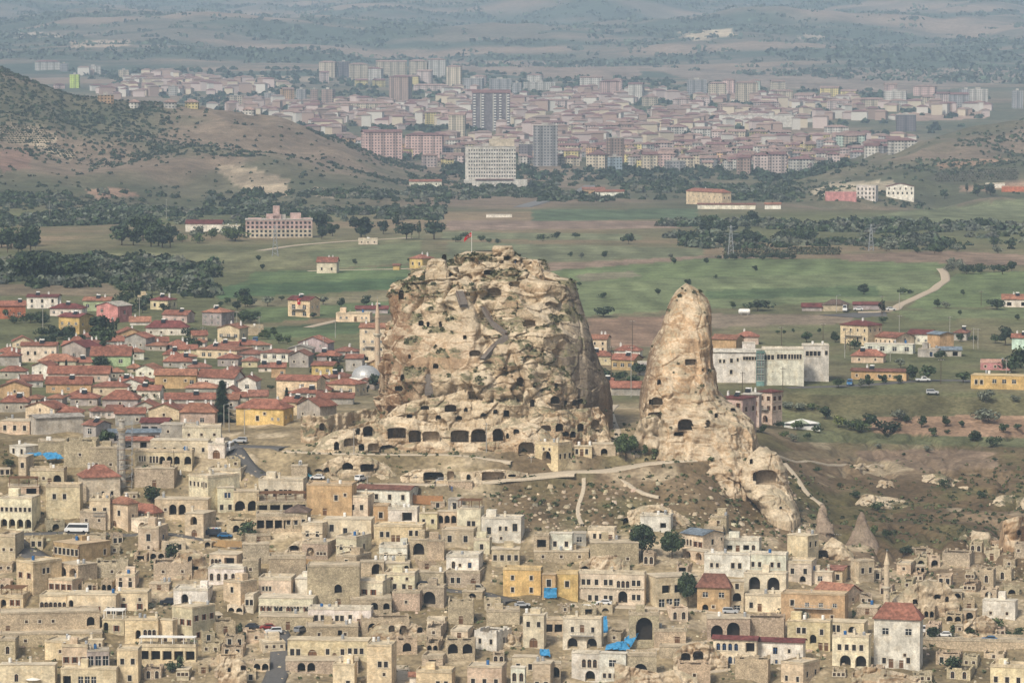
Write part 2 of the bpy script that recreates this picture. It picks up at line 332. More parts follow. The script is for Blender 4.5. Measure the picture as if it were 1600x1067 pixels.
def level_roads():
    """the ground is cut and filled under each road that is wide enough to need it"""
    todo = []
    for r in ROADS:
        if r[2] < 2.5: continue
        q = np.array([at(x, y) for x, y in r[1]]); d = np.concatenate([[0], np.cumsum(np.hypot(*np.diff(q[:, :2], axis=0).T))]); n = max(int(d[-1] / 1.5), 4); s = np.linspace(0, d[-1], n); X, Y = np.interp(s, d, q[:, 0]), np.interp(s, d, q[:, 1])
        for _ in range(6): X[1:-1] = (X[:-2] + X[1:-1] * 2 + X[2:]) / 4; Y[1:-1] = (Y[:-2] + Y[1:-1] * 2 + Y[2:]) / 4
        Z = zt(X, Y); kk = np.ones(9) / 9; Z = np.convolve(np.pad(Z, 4, 'edge'), kk, 'valid'); todo.append((X, Y, Z, r[2]))
    for X, Y, Z, wd in todo:
        R = wd * .5 + 4; m = np.argwhere((GX > X.min() - R) & (GX < X.max() + R) & (DD > Y.min() - R) & (DD < Y.max() + R)); gx, gy = GX[m[:, 0], m[:, 1]], DD[m[:, 0], m[:, 1]]
        best = np.full(len(m), 1e9); bz = np.zeros(len(m))
        for x, y, z in zip(X, Y, Z): d = (gx - x) ** 2 + (gy - y) ** 2; k = d < best; best[k] = d[k]; bz[k] = z
        f = 1 - sm(wd * .5 + .8, wd * .5 + 3.5, np.sqrt(best)); GZ[m[:, 0], m[:, 1]] = GZ[m[:, 0], m[:, 1]] * (1 - f) + bz * f
level_roads(); PX, PY = proj(GX, DD, GZ)
# ------------------------------------------------------------------ what grows and lies on the ground
def C3(*c): return np.array(c, float)
n1 = fbm(GX / 9, DD / 9, o=4, seed=31); n2 = fbm(GX / 40, DD / 40, o=4, seed=33); n3 = fbm(GX / 200, DD / 300, o=4, seed=35)
tan, pale, olive, grass, brown = C3(.27, .212, .128), C3(.42, .34, .23), C3(.135, .105, .055), C3(.11, .125, .045), C3(.24, .17, .10)
def mixa(a, b, f): return a + (b - a) * f[..., None]
col = np.zeros(GX.shape + (3,)) + tan
col = mixa(col, pale, sm(0.1, 0.6, n1)); col = mixa(col, olive, sm(0.0, 0.5, n2 + 0.4 * n1) * 0.75)
# grassy spur and valley side on the right, and the slope under the castle
val = np.clip(sm(1080, 1200, PX) * sm(1120, 1160, DD + (PX - 1200) * 0.03) + sm(1270, 1340, PX) * sm(1050, 1080, DD), 0, 1) * (1 - sm(1330, 1400, DD))
spur = (sm(700, 830, PX) * (1 - sm(1240, 1300, PX))) * sm(1082, 1096, DD) * (1 - sm(1130, 1160, DD))
gs = np.zeros_like(col) + C3(.125, .088, .05)
gs = mixa(gs, C3(.20, .145, .09), sm(-0.1, 0.5, n2)); gs = mixa(gs, pale, sm(0.35, 0.75, n1 * .6 + n2 * .6) * .8); gs = mixa(gs, grass, sm(0.15, 0.6, -n2 + 0.3 * n1) * .35)
col = mixa(col, gs, np.maximum(val, spur * 0.9))
plain = sm(1230, 1330, DD)
pc = np.zeros_like(col) + C3(.148, .132, .074); pc = mixa(pc, C3(.21, .158, .098), sm(0.12, 0.6, n3 + .3 * n2)); pc = mixa(pc, C3(.115, .118, .058), sm(0.05, 0.5, -n3 + .3 * n2))
col = mixa(col, pc, plain)
hc = np.zeros_like(col) + C3(.118, .108, .068); hc = mixa(hc, C3(.085, .088, .052), sm(-.05, .5, n3 + .5 * fbm(GX / 60, DD / 90, o=3, seed=41))); hc = mixa(hc, C3(.185, .14, .10), sm(.15, .6, -n3))
col = mixa(col, hc, np.clip(sm(2700, 2950, DD), 0, 1))
fc = np.zeros_like(col) + C3(.13, .115, .09); strip = fbm(GX / 420, DD / 150, o=4, seed=51)
fc = mixa(fc, C3(.06, .078, .058), sm(-.05, .4, strip)); fc = mixa(fc, C3(.22, .165, .125), sm(.25, .6, -strip))
col = mixa(col, fc, sm(5800, 6800, DD))
FIELDS = [([(120, 398), (400, 392), (660, 366), (660, 398), (380, 425), (60, 432)], (.20, .195, .09)), ([(400, 425), (640, 416), (640, 452), (350, 462)], (.125, .18, .065)),
          ([(480, 392), (660, 378), (660, 410), (500, 420)], (.17, .19, .085)), ([(330, 448), (640, 434), (640, 450), (340, 468)], (.075, .13, .05)), ([(360, 470), (640, 458), (640, 470), (380, 480)], (.22, .19, .10)),
          ([(380, 482), (620, 470), (620, 490), (400, 505)], (.12, .16, .06)), ([(400, 512), (580, 500), (580, 520), (420, 530)], (.10, .14, .055)),
          ([(700, 378), (1100, 388), (1100, 402), (700, 412)], (.17, .18, .09)), ([(690, 362), (1000, 366), (1000, 376), (690, 374)], (.19, .20, .10)), ([(850, 412), (1180, 396), (1180, 404), (860, 424)], (.29, .20, .135)),
          ([(850, 424), (1100, 404), (1480, 404), (1470, 422), (1400, 436), (900, 442)], (.155, .20, .075)), ([(900, 442), (1100, 434), (1450, 424), (1476, 440), (1420, 468), (1110, 482), (900, 494)], (.17, .205, .085)),
          ([(905, 428), (990, 424), (1000, 432), (905, 440)], (.23, .205, .12)), ([(1105, 454), (1370, 446), (1380, 462), (1110, 468)], (.095, .14, .055)), ([(1490, 428), (1640, 422), (1640, 478), (1410, 482)], (.155, .20, .075)),
          ([(915, 497), (1070, 492), (1070, 540), (925, 545)], (.27, .17, .105)), ([(1110, 490), (1330, 492), (1330, 505), (1110, 512)], (.25, .19, .125)), ([(1290, 398), (1480, 392), (1640, 400), (1640, 416), (1480, 412), (1330, 408)], (.26, .175, .115)),
          ([(1390, 484), (1640, 482), (1640, 498), (1420, 500)], (.16, .19, .08)), ([(830, 328), (1090, 326), (1090, 342), (830, 346)], (.10, .14, .07)), ([(1290, 345), (1640, 305), (1640, 362), (1330, 357)], (.155, .17, .08)),
          ([(700, 345), (1080, 345), (1080, 356), (700, 360)], (.26, .18, .13)), ([(0, 445), (160, 440), (200, 462), (0, 462)], (.21, .16, .095)), ([(0, 415), (60, 412), (80, 425), (0, 430)], (.20, .18, .09)),
          ([(1230, 616), (1460, 618), (1640, 626), (1640, 650), (1230, 645)], (.14, .125, .055)), ([(1350, 652), (1500, 648), (1640, 650), (1640, 692), (1480, 690), (1370, 680)], (.35, .215, .125)), ([(1250, 672), (1640, 686), (1640, 700), (1250, 690)], (.13, .135, .06)),
          ([(1340, 704), (1480, 700), (1560, 708), (1520, 724), (1350, 720)], (.24, .165, .105)), ([(1400, 722), (1560, 716), (1560, 730), (1440, 738)], (.25, .175, .11)), ([(1210, 706), (1340, 700), (1340, 716), (1210, 718)], (.20, .15, .08)),
          ([(0, 196), (40, 194), (88, 212), (80, 224), (20, 226), (0, 222)], (.42, .33, .22)), ([(55, 230), (85, 226), (116, 240), (122, 250), (100, 248)], (.42, .33, .22)), ([(0, 235), (45, 232), (50, 262), (0, 270)], (.27, .16, .11)),
          ([(335, 258), (390, 262), (452, 282), (445, 306), (380, 300)], (.40, .31, .20)), ([(130, 296), (200, 294), (215, 306), (150, 310)], (.36, .22, .14)), ([(480, 294), (530, 296), (545, 310), (500, 310)], (.38, .30, .2)),
          ([(1265, 300), (1300, 284), (1400, 282), (1395, 300), (1300, 312)], (.43, .35, .23)), ([(1465, 256), (1560, 246), (1575, 252), (1470, 266)], (.36, .22, .13)), ([(1460, 270), (1590, 262), (1590, 282), (1462, 286)], (.12, .11, .075)), ([(1500, 292), (1640, 284), (1640, 294), (1500, 300)], (.34, .22, .14)),
          ([(700, 96), (850, 96), (1000, 108), (1000, 128), (850, 122), (720, 112)], (.25, .18, .135)), ([(1000, 104), (1200, 112), (1600, 106), (1640, 122), (1400, 148), (1100, 130)], (.23, .175, .135)), ([(1400, 176), (1540, 170), (1540, 186), (1400, 190)], (.36, .24, .18)),
          ([(1060, 50), (1145, 46), (1150, 58), (1085, 64)], (.50, .39, .25)), ([(108, 66), (205, 62), (200, 72), (112, 76)], (.46, .34, .24)), ([(20, 50), (90, 52), (95, 58), (20, 60)], (.42, .34, .26)), ([(1240, 56), (1290, 52), (1290, 60), (1250, 62)], (.36, .29, .22)),
          ([(400, 118), (495, 120), (500, 128), (400, 130)], (.36, .28, .2))]
jx, jy = PX + 5 * fbm(GX / 30, DD / 30, o=2, seed=61), PY + np.clip(600 / DD, 0.1, .8) * 2.0 * fbm(GX / 25, DD / 25, o=2, seed=62)
for poly, c in FIELDS:
    m = inpoly(jx, jy, poly); an = (poly[0][0] * .013) % 1.2 - .6; v = 1 + 0.16 * vnoise(GX / 6, DD / 45, seed=len(poly) + int(poly[0][0])) + .10 * np.sin((GX * math.cos(an) + DD * math.sin(an) * .4) * (.35 if poly[0][1] > 320 else .05)) + .16 * vnoise(GX / 40, DD / 60, seed=9); c = C3(*c); c = c * .84 + c.mean() * .16; col[m] = (c * .86 * v[m][:, None])
GROUND_COL = col
def mk_ground(name, scales, amps, bd):
    m, t, b = new_mat(name); c = nn(t, 'VertexColor', layer_name='Col').outputs['Color']; g = geo(t)
    for s, a in zip(scales, amps): c = mul(t, c, ramp(t, noise(t, s, 5, g), 1 - a, 1 + a * .9))
    t.links.new(c, b.inputs['Base Color']); b.inputs['Specular IOR Level'].default_value = 0.1
    bump(t, b, noise(t, 0.9, 8, g, 0.7), 0.8, bd); return m
GROUND = mk_ground('earth and grass', (0.012, 0.09, 0.7), (0.18, 0.25, 0.3), 0.35)
nr, nc = GX.shape
idx = np.arange(nr * nc).reshape(nr, nc)
quads = np.stack([idx[:-1, :-1], idx[:-1, 1:], idx[1:, 1:], idx[1:, :-1]], -1).reshape(-1, 4)
def build_ground():
    o = link('ground', grid_mesh('ground', np.stack([GX, DD, GZ], -1).reshape(-1, 3), quads, GROUND, GROUND_COL.reshape(-1, 3), smooth=True)); tag(o, 'earth, grass, fields and hills running from the town slope to the far ridges', 'ground', kind='structure')
build_ground()
# ------------------------------------------------------------------ haze
def build_haze():
    b = MB(); zt1 = max(HC, GZ.max()) + 30; zb = GZ.min() - 1
    b.box(-6500, -200, zb, 6500, 18500, zt1, bottom=True); m = bpy.data.materials.new('haze air'); m.use_nodes = True; t = m.node_tree
    t.nodes.remove(t.nodes['Principled BSDF']); v = t.nodes.new('ShaderNodeVolumePrincipled')
    v.inputs['Color'].default_value = (0.60, 0.79, 1.0, 1); v.inputs['Density'].default_value = 0.000066; v.inputs['Anisotropy'].default_value = -0.25
    t.links.new(v.outputs[0], t.nodes['Material Output'].inputs['Volume'])
    tag(b.build('haze', m), 'pale blue haze over the plain and the far hills', 'haze', kind='stuff')
build_haze()
# ------------------------------------------------------------------ rock
def _rock_extra(t, b, c, g): return c
def mk_rock():
    m, t, b = new_mat('tuff rock'); c = nn(t, 'VertexColor', layer_name='Col').outputs['Color']; g = geo(t)
    mp = nn(t, 'Mapping'); mp.inputs['Scale'].default_value = (1, 1, 0.22); t.links.new(g, mp.inputs['Vector'])
    c = mul(t, c, ramp(t, noise(t, 0.35, 5, mp.outputs[0]), .84, 1.16)); c = mul(t, c, ramp(t, noise(t, 1.6, 5, g), .80, 1.2))
    v = nn(t, 'TexVoronoi', Scale=0.75); t.links.new(g, v.inputs['Vector']); c = mul(t, c, ramp(t, v.outputs['Distance'], 0.78, 1.0, 0.05, 0.14))
    t.links.new(c, b.inputs['Base Color']); bump(t, b, noise(t, 1.3, 9, g, .68), 0.9, 0.45); return m
ROCK = mk_rock()
def cave_shape(x, y, q):
    """is a point inside the opening q = (px, py, w, h[, squareness])"""
    dx = np.abs(x - q[0]) / (q[2] / 2); dy = (y - q[1]) / (q[3] / 2)
    e = q[4] if len(q) > 4 else 2.5
    return np.where(dy > 0, (dx < 1) & (dy < 1), dx ** e + np.abs(dy) ** e < 1)
def cave_mesh(D, q, depth, colr):
    """a hollow with walls, floor and back, its mouth at distance D"""
    s = D / 5990; w, h = q[2] * s * 1.12, q[3] * s * 1.12; n = 14; pts = []
    e = q[4] if len(q) > 4 else 2.5
    for k in range(n + 1):
        a = math.pi * k / n; c, sn = math.cos(a), math.sin(a)
        pts.append((-w / 2 * math.copysign(abs(c) ** (2 / e), c), h / 2 * abs(sn) ** (2 / e)))
    pts = [(-w / 2, -h / 2)] + pts + [(w / 2, -h / 2)]; m = len(pts)
    vs = []
    for j, (y, k) in enumerate(((0, 1), (depth * .5, .96), (depth, .8))): vs += [(x * k, y, z * k) for x, z in pts]
    fs = [(r * m + i, r * m + (i + 1) % m, (r + 1) * m + (i + 1) % m, (r + 1) * m + i) for r in (0, 1) for i in range(m)] + [tuple(2 * m + i for i in range(m))]
    me = grid_from_poly('cave opening', vs, fs, colr); return me
def grid_from_poly(name, vs, fs, colr):
    me = bpy.data.meshes.new(name); me.from_pydata(vs, [], fs); a = me.color_attributes.new('Col', 'FLOAT_COLOR', 'POINT')
    a.data.foreach_set('color', np.tile(np.array([*colr, 1], np.float32), len(vs))); me.materials.append(ROCK); return me
def rock_noise(X, Y, Z, k, seed):
    wx = .3 * fbm(X / 6, Y / 6, Z / 6, 2, seed + 5); d1, d2, cid, ox, oz = worley(X / (9 * k) + wx, Y / (9 * k), Z / (8 * k) + wx * .5, seed); e1, e2, c2, px_, pz_ = worley(X / (3.0 * k) + wx, Y / (3.0 * k), Z / (2.6 * k), seed + 9)
    r2 = (cid * 7.31) % 1; r3 = (c2 * 5.77) % 1        # each block is a tilted flat face with its own set-back
    blocks = (cid - .5) * 2.6 + (ox * (r2 - .5) * 5.5 + oz * (cid - .62) * 6.0) - 0.7 * np.exp(-(d2 - d1) * 18) + (c2 - .5) * 0.6 + (px_ * (r3 - .5) + pz_ * (c2 - .6)) * 1.3 - .3 * np.exp(-(e2 - e1) * 14)
    st = (Z / (4.5 * k) + .6 * fbm(X / 14, Y / 14, Z / 14, 3, seed + 3)); st = st - np.floor(st)
    ledge = (np.minimum(st / .75, 1) - 0.5) * -.7
    sb = (Z / (13 * k) + 1.1 * fbm(X / (26 * k), Y / (26 * k), Z / (40 * k), 3, seed + 11)); sb = sb - np.floor(sb); ledge = ledge + np.where(sb < .62, .5 - sb / .62, -.5 + (sb - .62) / .38) * -3.4
    gl = np.abs(fbm(X / (15 * k), Y / (22 * k), Z / (50 * k), 4, seed + 13)); ledge = ledge - 3.2 * np.exp(-(gl / .09) ** 2)
    f = fbm(X / (11 * k), Y / (11 * k), Z / (11 * k), 5, seed + 7, .5) * 1.9
    return blocks, ledge, f
def finish_rock(name, G, colour, caves, label, cat, cave_depth=4.0, veg=1.0, cyclic=False, tunnel_col=(.40, .31, .21), front=None, vegcol=(.125, .115, .06), group=None, kind=None, topc=(.55, .455, .325)):
    """G: rows x columns x 3 grid. Cuts the caves' mouths out of it, adds a hollow behind each, plants the ledges."""
    nr_, nc_ = G.shape[:2]; gu = np.roll(G, -1, 1) - np.roll(G, 1, 1) if cyclic else np.gradient(G, axis=1); gv = np.gradient(G, axis=0)
    N = np.cross(gu, gv); N /= np.linalg.norm(N, axis=2, keepdims=True) + 1e-9
    if N[nr_ // 2, nc_ // 4 if front is None else front // 2, 1] > 0: N = -N
    X, Y, Z = G[..., 0], G[..., 1], G[..., 2]
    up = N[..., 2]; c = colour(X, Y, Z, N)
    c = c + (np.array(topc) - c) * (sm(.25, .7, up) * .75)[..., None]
    dirt = sm(.0, .5, fbm(X / 3.5, Y / 3.5, Z / 3.5, 4, 77)) * .35; c = c * (1 - dirt[..., None] * np.array([.35, .42, .5]))
    vg = sm(.30, .55, up) * sm(-.02, .22, fbm(X / 6, Y / 6, Z / 3, 4, 91) + .12 * (veg - 1)) * min(veg, 1); c = c + (np.array(vegcol) * (1 + .5 * fbm(X, Y, Z, 2, 13))[..., None] - c) * (vg * .88)[..., None]
    i = np.arange(nr_ * nc_).reshape(nr_, nc_)
    if cyclic: j = np.roll(i, -1, 1); q = np.stack([i[:-1], j[:-1], j[1:], i[1:]], -1).reshape(-1, 4)
    else: q = np.stack([i[:-1, :-1], i[:-1, 1:], i[1:, 1:], i[1:, :-1]], -1).reshape(-1, 4)
    co = G.reshape(-1, 3); fc = co[q].mean(1); px, py = proj(fc[:, 0], fc[:, 1], fc[:, 2])
    okf = np.ones(len(q), bool); isf = N.reshape(-1, 3)[q[:, 0], 1] < 0.2
    if front is not None: isf &= (q[:, 0] % nc_) < front
    tunnels = []
    for cv in caves:
        m = isf & cave_shape(px, py, cv)
        if not m.any(): continue
        dfr = float(np.percentile(fc[m, 1], 12)); dbk = float(np.percentile(fc[m, 1], 70)); okf &= ~m; tunnels.append((cv, min(dfr + .45, dbk)))
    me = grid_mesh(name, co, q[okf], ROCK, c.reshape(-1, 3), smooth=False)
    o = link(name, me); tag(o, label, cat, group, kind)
    for cv, D in tunnels:
        p = P(cv[0], cv[1], D); dp = cave_depth * (0.5 + .06 * cv[2]) if len(cv) < 6 else cv[5]
        t = link('cave_opening', cave_mesh(D, cv, dp, np.array(tunnel_col) * random.uniform(.85, 1.1)), o, loc=p, rz=-math.atan(p[0] / D))
    return o
ROCKD = {}; GRIDS = {}
def loft(name, rows, dfr, thick, colour, caves, label, cat, k=1.0, seed=1, NT=120, NB=30, step=1.5, n=2.6, dents=(), amp=(1, 1, 1), **kw):
    """a free-standing rock: rows (py, left px, right px, distance of its front)"""
    r = np.array(rows, float); ys = np.arange(r[0, 0], r[-1, 0] + .01, step); xl, xr, df = [np.interp(ys, r[:, 0], r[:, i]) for i in (1, 2, 3)]
    th = np.interp(ys, [r[0, 0], r[-1, 0]], thick)
    a = np.concatenate([np.linspace(math.pi, 2 * math.pi, NT, endpoint=False), np.linspace(0, math.pi, NB, endpoint=False)])
    e = 2 / n; ca = np.sign(np.cos(a)) * np.abs(np.cos(a)) ** e; sa = np.sign(np.sin(a)) * np.abs(np.sin(a)) ** e
    X = np.zeros((len(ys), len(a))); Y = X.copy(); Z = X.copy(); PXg = X.copy()
    for i, y in enumerate(ys):
        D = df[i]; z = P(CX, y, D)[2]; px = (xl[i] + xr[i]) / 2 + (xr[i] - xl[i]) / 2 * ca; PXg[i] = px
        Dc = D + th[i]; wx = P((xl[i] + xr[i]) / 2, y, Dc)[0]; hw = (xr[i] - xl[i]) / 2 * Dc / 5990
        X[i] = wx + hw * ca; Y[i] = Dc + th[i] * sa; Z[i] = z
    PYg = np.repeat(ys[:, None], len(a), 1)
    b, l, f = rock_noise(X, Y, Z, k, seed)
    edge = np.minimum(1, np.minimum(np.arange(len(ys))[:, None] / 6, 1)); d = (b * amp[0] + l * amp[1] + f * amp[2]) * k
    for (x0, y0, rx, ry, am) in dents: d = d + am * np.exp(-((PXg - x0) / rx) ** 2 - ((PYg - y0) / ry) ** 2)
    if kw.get('flute'): d = d + kw['flute'] * (np.abs(fbm(X / 5, Y / 7, Z / 60, 4, seed + 31)) * -2.2 + .5 * fbm(X / 1.6, Y / 2, Z / 20, 3, seed + 33)) / k
    kw.pop('flute', 0)
    if 'mod' in kw: d = d * kw['mod'](PXg, PYg)
    d = d * edge; L = np.sqrt(ca ** 2 * .6 + sa ** 2) + 1e-9
    X = X + d * (ca * .45 / L); Y = Y + d * (sa / L); Z = Z + .12 * d
    G = np.stack([X, Y, Z], -1); ft = np.concatenate([G[-1:] + np.array([0, 0, -6.0]), G[-1:] + np.array([0, 0, -14.0])], 0); G = np.concatenate([G, ft], 0); top = G[:1].mean(1, keepdims=True) + np.zeros_like(G[:1]); G = np.concatenate([top, G], 0)
    kw.pop('mod', 0)
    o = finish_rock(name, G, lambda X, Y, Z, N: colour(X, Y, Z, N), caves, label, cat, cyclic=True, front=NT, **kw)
    ROCKD[o.name] = G[:, :NT].reshape(-1, 3); GRIDS[o.name] = G[:, :NT]; return o
def cliff(name, pts, lean, back, caves, label, cat, k=.6, seed=1, colour=None, step=1.6, rows=26, amp=(1, 1, 1), dbase=None, **kw):
    """a rock bank against the slope: pts (px, top py, base py)"""
    p = np.array(pts, float); xs = np.arange(p[0, 0], p[-1, 0] + .01, step); yt, yb = np.interp(xs, p[:, 0], p[:, 1]), np.interp(xs, p[:, 0], p[:, 2])
    D0 = np.array([gd(x, y) for x, y in zip(xs, yb)]) if dbase is None else np.full(len(xs), float(dbase))
    kk = np.hanning(15); kk /= kk.sum(); D0 = np.convolve(np.pad(D0, 7, 'edge'), kk, 'valid')
    v = np.concatenate([[-.12], np.linspace(0, 1, rows), 1 + np.linspace(.1, 1, 9)]); G = np.zeros((len(v), len(xs), 3))
    for j, (x, t, bs, d0) in enumerate(zip(xs, yt, yb, D0)):
        zb = P(x, bs, d0)[2]; zt_ = max(P(x, t, d0 + lean)[2], zb + .05)
        for i, q in enumerate(v):
            if q < 0: G[i, j] = P(x, bs, d0 - .4); G[i, j, 2] = zb - (2.5 if dbase is None else 5)
            elif q <= 1:
                d = d0 + lean * q ** 1.3; G[i, j] = (P(x, bs, d)[0], d, zb + (zt_ - zb) * (q ** .8))
            else:
                d = d0 + lean + back * (q - 1); X = P(x, t, d)[0]; zg = float(zt(X, d)); f = (q - 1) ** 1.5; G[i, j] = (X, d, zt_ * (1 - f) + (min(zg, zt_) - .4) * f)
    X, Y, Z = G[..., 0], G[..., 1], G[..., 2]; b, l, f = rock_noise(X, Y, Z, k, seed); d = (b * amp[0] + l * amp[1] + f * amp[2]) * k
    fr = np.where(v <= 1, 1, np.maximum(0, 1 - (v - 1) * 1.2))[:, None]
    G[..., 1] -= d * fr * .8; G[..., 2] += d * .22 * np.minimum(1, np.maximum(0, v))[:, None]
    colour = colour or tuff
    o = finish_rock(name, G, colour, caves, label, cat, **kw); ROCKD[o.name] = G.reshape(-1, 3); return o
def tuff(X, Y, Z, N):
    c = np.zeros(X.shape + (3,)) + np.array([.49, .39, .265]); f = fbm(X / 16, Y / 16, Z / 8, 4, 5); return c + (np.array([.37, .265, .165]) - c) * sm(-.1, .5, f)[..., None]
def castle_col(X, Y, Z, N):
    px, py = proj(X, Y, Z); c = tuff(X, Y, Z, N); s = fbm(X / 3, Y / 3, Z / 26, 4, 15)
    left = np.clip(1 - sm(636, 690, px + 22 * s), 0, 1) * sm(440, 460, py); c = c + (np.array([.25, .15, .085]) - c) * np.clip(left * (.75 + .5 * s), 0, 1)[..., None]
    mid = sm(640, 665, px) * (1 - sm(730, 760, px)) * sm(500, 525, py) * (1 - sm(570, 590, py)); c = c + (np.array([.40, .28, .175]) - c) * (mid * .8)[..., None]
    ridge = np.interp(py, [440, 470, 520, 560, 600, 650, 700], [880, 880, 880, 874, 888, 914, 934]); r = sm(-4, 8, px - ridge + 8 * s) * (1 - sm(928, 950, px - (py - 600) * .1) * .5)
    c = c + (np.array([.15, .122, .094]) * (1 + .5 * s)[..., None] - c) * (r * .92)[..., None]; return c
def castle_mod(px, py):
    ridge = np.interp(py, [440, 470, 520, 560, 600, 650, 700], [880, 880, 880, 874, 888, 914, 934])
    wall = sm(604, 616, px) * (1 - sm(735, 765, px)) * sm(470, 500, py) * (1 - sm(575, 600, py))
    return (.9 - .72 * sm(-2, 12, px - ridge)) * (1 - .72 * wall) * (1 - .5 * np.exp(-((px - 700) / 34) ** 2 - ((py - 545) / 38) ** 2))
CASTLE_CAVES = [(658, 505, 8, 8), (669, 507, 4.5, 9), (688, 507, 4.5, 9), (640, 557, 4.5, 7), (681, 572, 8, 8), (629, 590, 6, 10), (623, 607, 12, 8), (812, 597, 11, 15), (835, 601, 5, 7), (869, 603, 5, 10), (831, 630, 7, 11, 5), (867, 625, 13, 12), (884, 629, 4.5, 7, 5), (898, 629, 7.5, 10), (908, 627, 7, 8),
                (792, 401, 9, 6), (805, 408, 7, 5), (627, 461, 8, 14), (763, 426, 14, 8), (772, 456, 22, 12, 2.5, 2.0), (827, 505, 20, 10, 2.5, 2.5), (742, 552, 16, 9, 2.5, 2.0), (726, 527, 6, 6), (694, 405, 7, 14), (788, 575, 3, 3), (800, 588, 3, 3), (858, 592, 2, 2), (850, 660, 5, 5)]
rows = [(396, 726, 806, 1189), (399, 716, 810, 1188), (404, 704, 816, 1186), (410, 699, 846, 1185), (416, 695, 850, 1184), (424, 660, 856, 1181), (432, 646, 862, 1178), (439, 642, 868, 1175), (441, 634, 897, 1173.5), (446, 621, 900, 1172), (458, 616, 903, 1170), (472, 614, 907, 1168), (510, 609, 920, 1163), (535, 605, 925, 1159), (560, 601, 931, 1156), (597, 597, 946, 1155), (610, 596, 952, 1154.5), (630, 594, 955, 1154), (660, 590, 957, 1153.5), (700, 585, 962, 1153), (722, 583, 966, 1153)]
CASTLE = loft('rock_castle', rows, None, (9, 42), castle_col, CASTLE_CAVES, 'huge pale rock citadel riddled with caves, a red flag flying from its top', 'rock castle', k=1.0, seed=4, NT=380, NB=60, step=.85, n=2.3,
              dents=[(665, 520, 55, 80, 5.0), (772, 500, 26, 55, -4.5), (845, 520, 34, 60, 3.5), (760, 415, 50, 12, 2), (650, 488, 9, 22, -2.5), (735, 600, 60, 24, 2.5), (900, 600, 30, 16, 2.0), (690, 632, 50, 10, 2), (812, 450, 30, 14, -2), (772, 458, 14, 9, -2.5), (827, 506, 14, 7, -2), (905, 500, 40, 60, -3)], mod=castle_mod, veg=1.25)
loft('summit_rock', [(385, 772, 800, 1187.5), (387, 770, 802, 1187), (397, 770, 803, 1186.5), (408, 768, 806, 1186), (418, 766, 808, 1185)], None, (3, 4), tuff, [(793, 404, 10, 7), (783, 409, 6, 5)], 'square broken stump of rock crowning the citadel summit', 'rock stump', k=.35, seed=91, NT=70, step=.7, n=4, amp=(.7, .5, .6), veg=.2)
loft('summit_rock', [(405, 674, 690, 1180), (408, 669, 695, 1179), (418, 666, 698, 1178), (430, 664, 702, 1176)], None, (2.5, 4), tuff, [], 'blocky rock knob on the shoulder of the citadel below the flag', 'rock stump', k=.35, seed=93, NT=60, step=.7, n=3.5, amp=(.7, .5, .6), veg=.2)
loft('summit_rock', [(406, 834, 840, 1184), (410, 832, 843, 1183), (420, 830, 846, 1182), (432, 828, 850, 1180)], None, (1.5, 3), tuff, [], 'small rock tooth at the end of the citadel summit ridge', 'rock stump', k=.3, seed=95, NT=50, step=.7, n=3, amp=(.7, .5, .6), veg=.2)
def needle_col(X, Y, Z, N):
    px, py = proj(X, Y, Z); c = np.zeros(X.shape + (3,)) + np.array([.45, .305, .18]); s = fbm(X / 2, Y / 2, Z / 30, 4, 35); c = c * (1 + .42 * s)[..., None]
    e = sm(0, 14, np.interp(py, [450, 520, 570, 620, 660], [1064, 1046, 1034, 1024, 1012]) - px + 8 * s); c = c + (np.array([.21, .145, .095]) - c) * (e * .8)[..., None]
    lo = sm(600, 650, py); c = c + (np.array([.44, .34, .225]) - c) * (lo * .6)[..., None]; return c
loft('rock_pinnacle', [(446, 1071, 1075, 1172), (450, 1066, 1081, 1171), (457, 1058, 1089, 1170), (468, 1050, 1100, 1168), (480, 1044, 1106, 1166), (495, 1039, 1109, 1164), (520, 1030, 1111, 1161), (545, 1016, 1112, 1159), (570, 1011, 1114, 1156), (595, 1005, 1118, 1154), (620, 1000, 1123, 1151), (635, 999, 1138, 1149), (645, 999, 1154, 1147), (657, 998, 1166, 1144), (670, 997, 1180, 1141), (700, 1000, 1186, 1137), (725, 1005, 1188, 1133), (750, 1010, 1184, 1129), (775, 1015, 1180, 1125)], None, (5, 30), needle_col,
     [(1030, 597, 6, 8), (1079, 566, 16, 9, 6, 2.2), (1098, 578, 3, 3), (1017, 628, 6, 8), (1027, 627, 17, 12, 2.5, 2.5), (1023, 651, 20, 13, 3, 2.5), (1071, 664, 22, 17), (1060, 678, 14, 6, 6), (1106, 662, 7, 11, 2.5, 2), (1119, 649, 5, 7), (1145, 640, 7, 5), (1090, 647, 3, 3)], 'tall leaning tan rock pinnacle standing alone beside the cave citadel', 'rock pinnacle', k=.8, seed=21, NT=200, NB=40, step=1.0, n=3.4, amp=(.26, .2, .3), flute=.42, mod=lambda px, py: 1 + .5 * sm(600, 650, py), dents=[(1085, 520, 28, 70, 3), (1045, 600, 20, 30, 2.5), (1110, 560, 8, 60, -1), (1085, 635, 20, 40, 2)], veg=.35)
def grey_col(X, Y, Z, N): c = np.zeros(X.shape + (3,)) + np.array([.25, .19, .14]); return c * (1 + .3 * fbm(X / 3, Y / 3, Z / 6, 4, 3))[..., None]
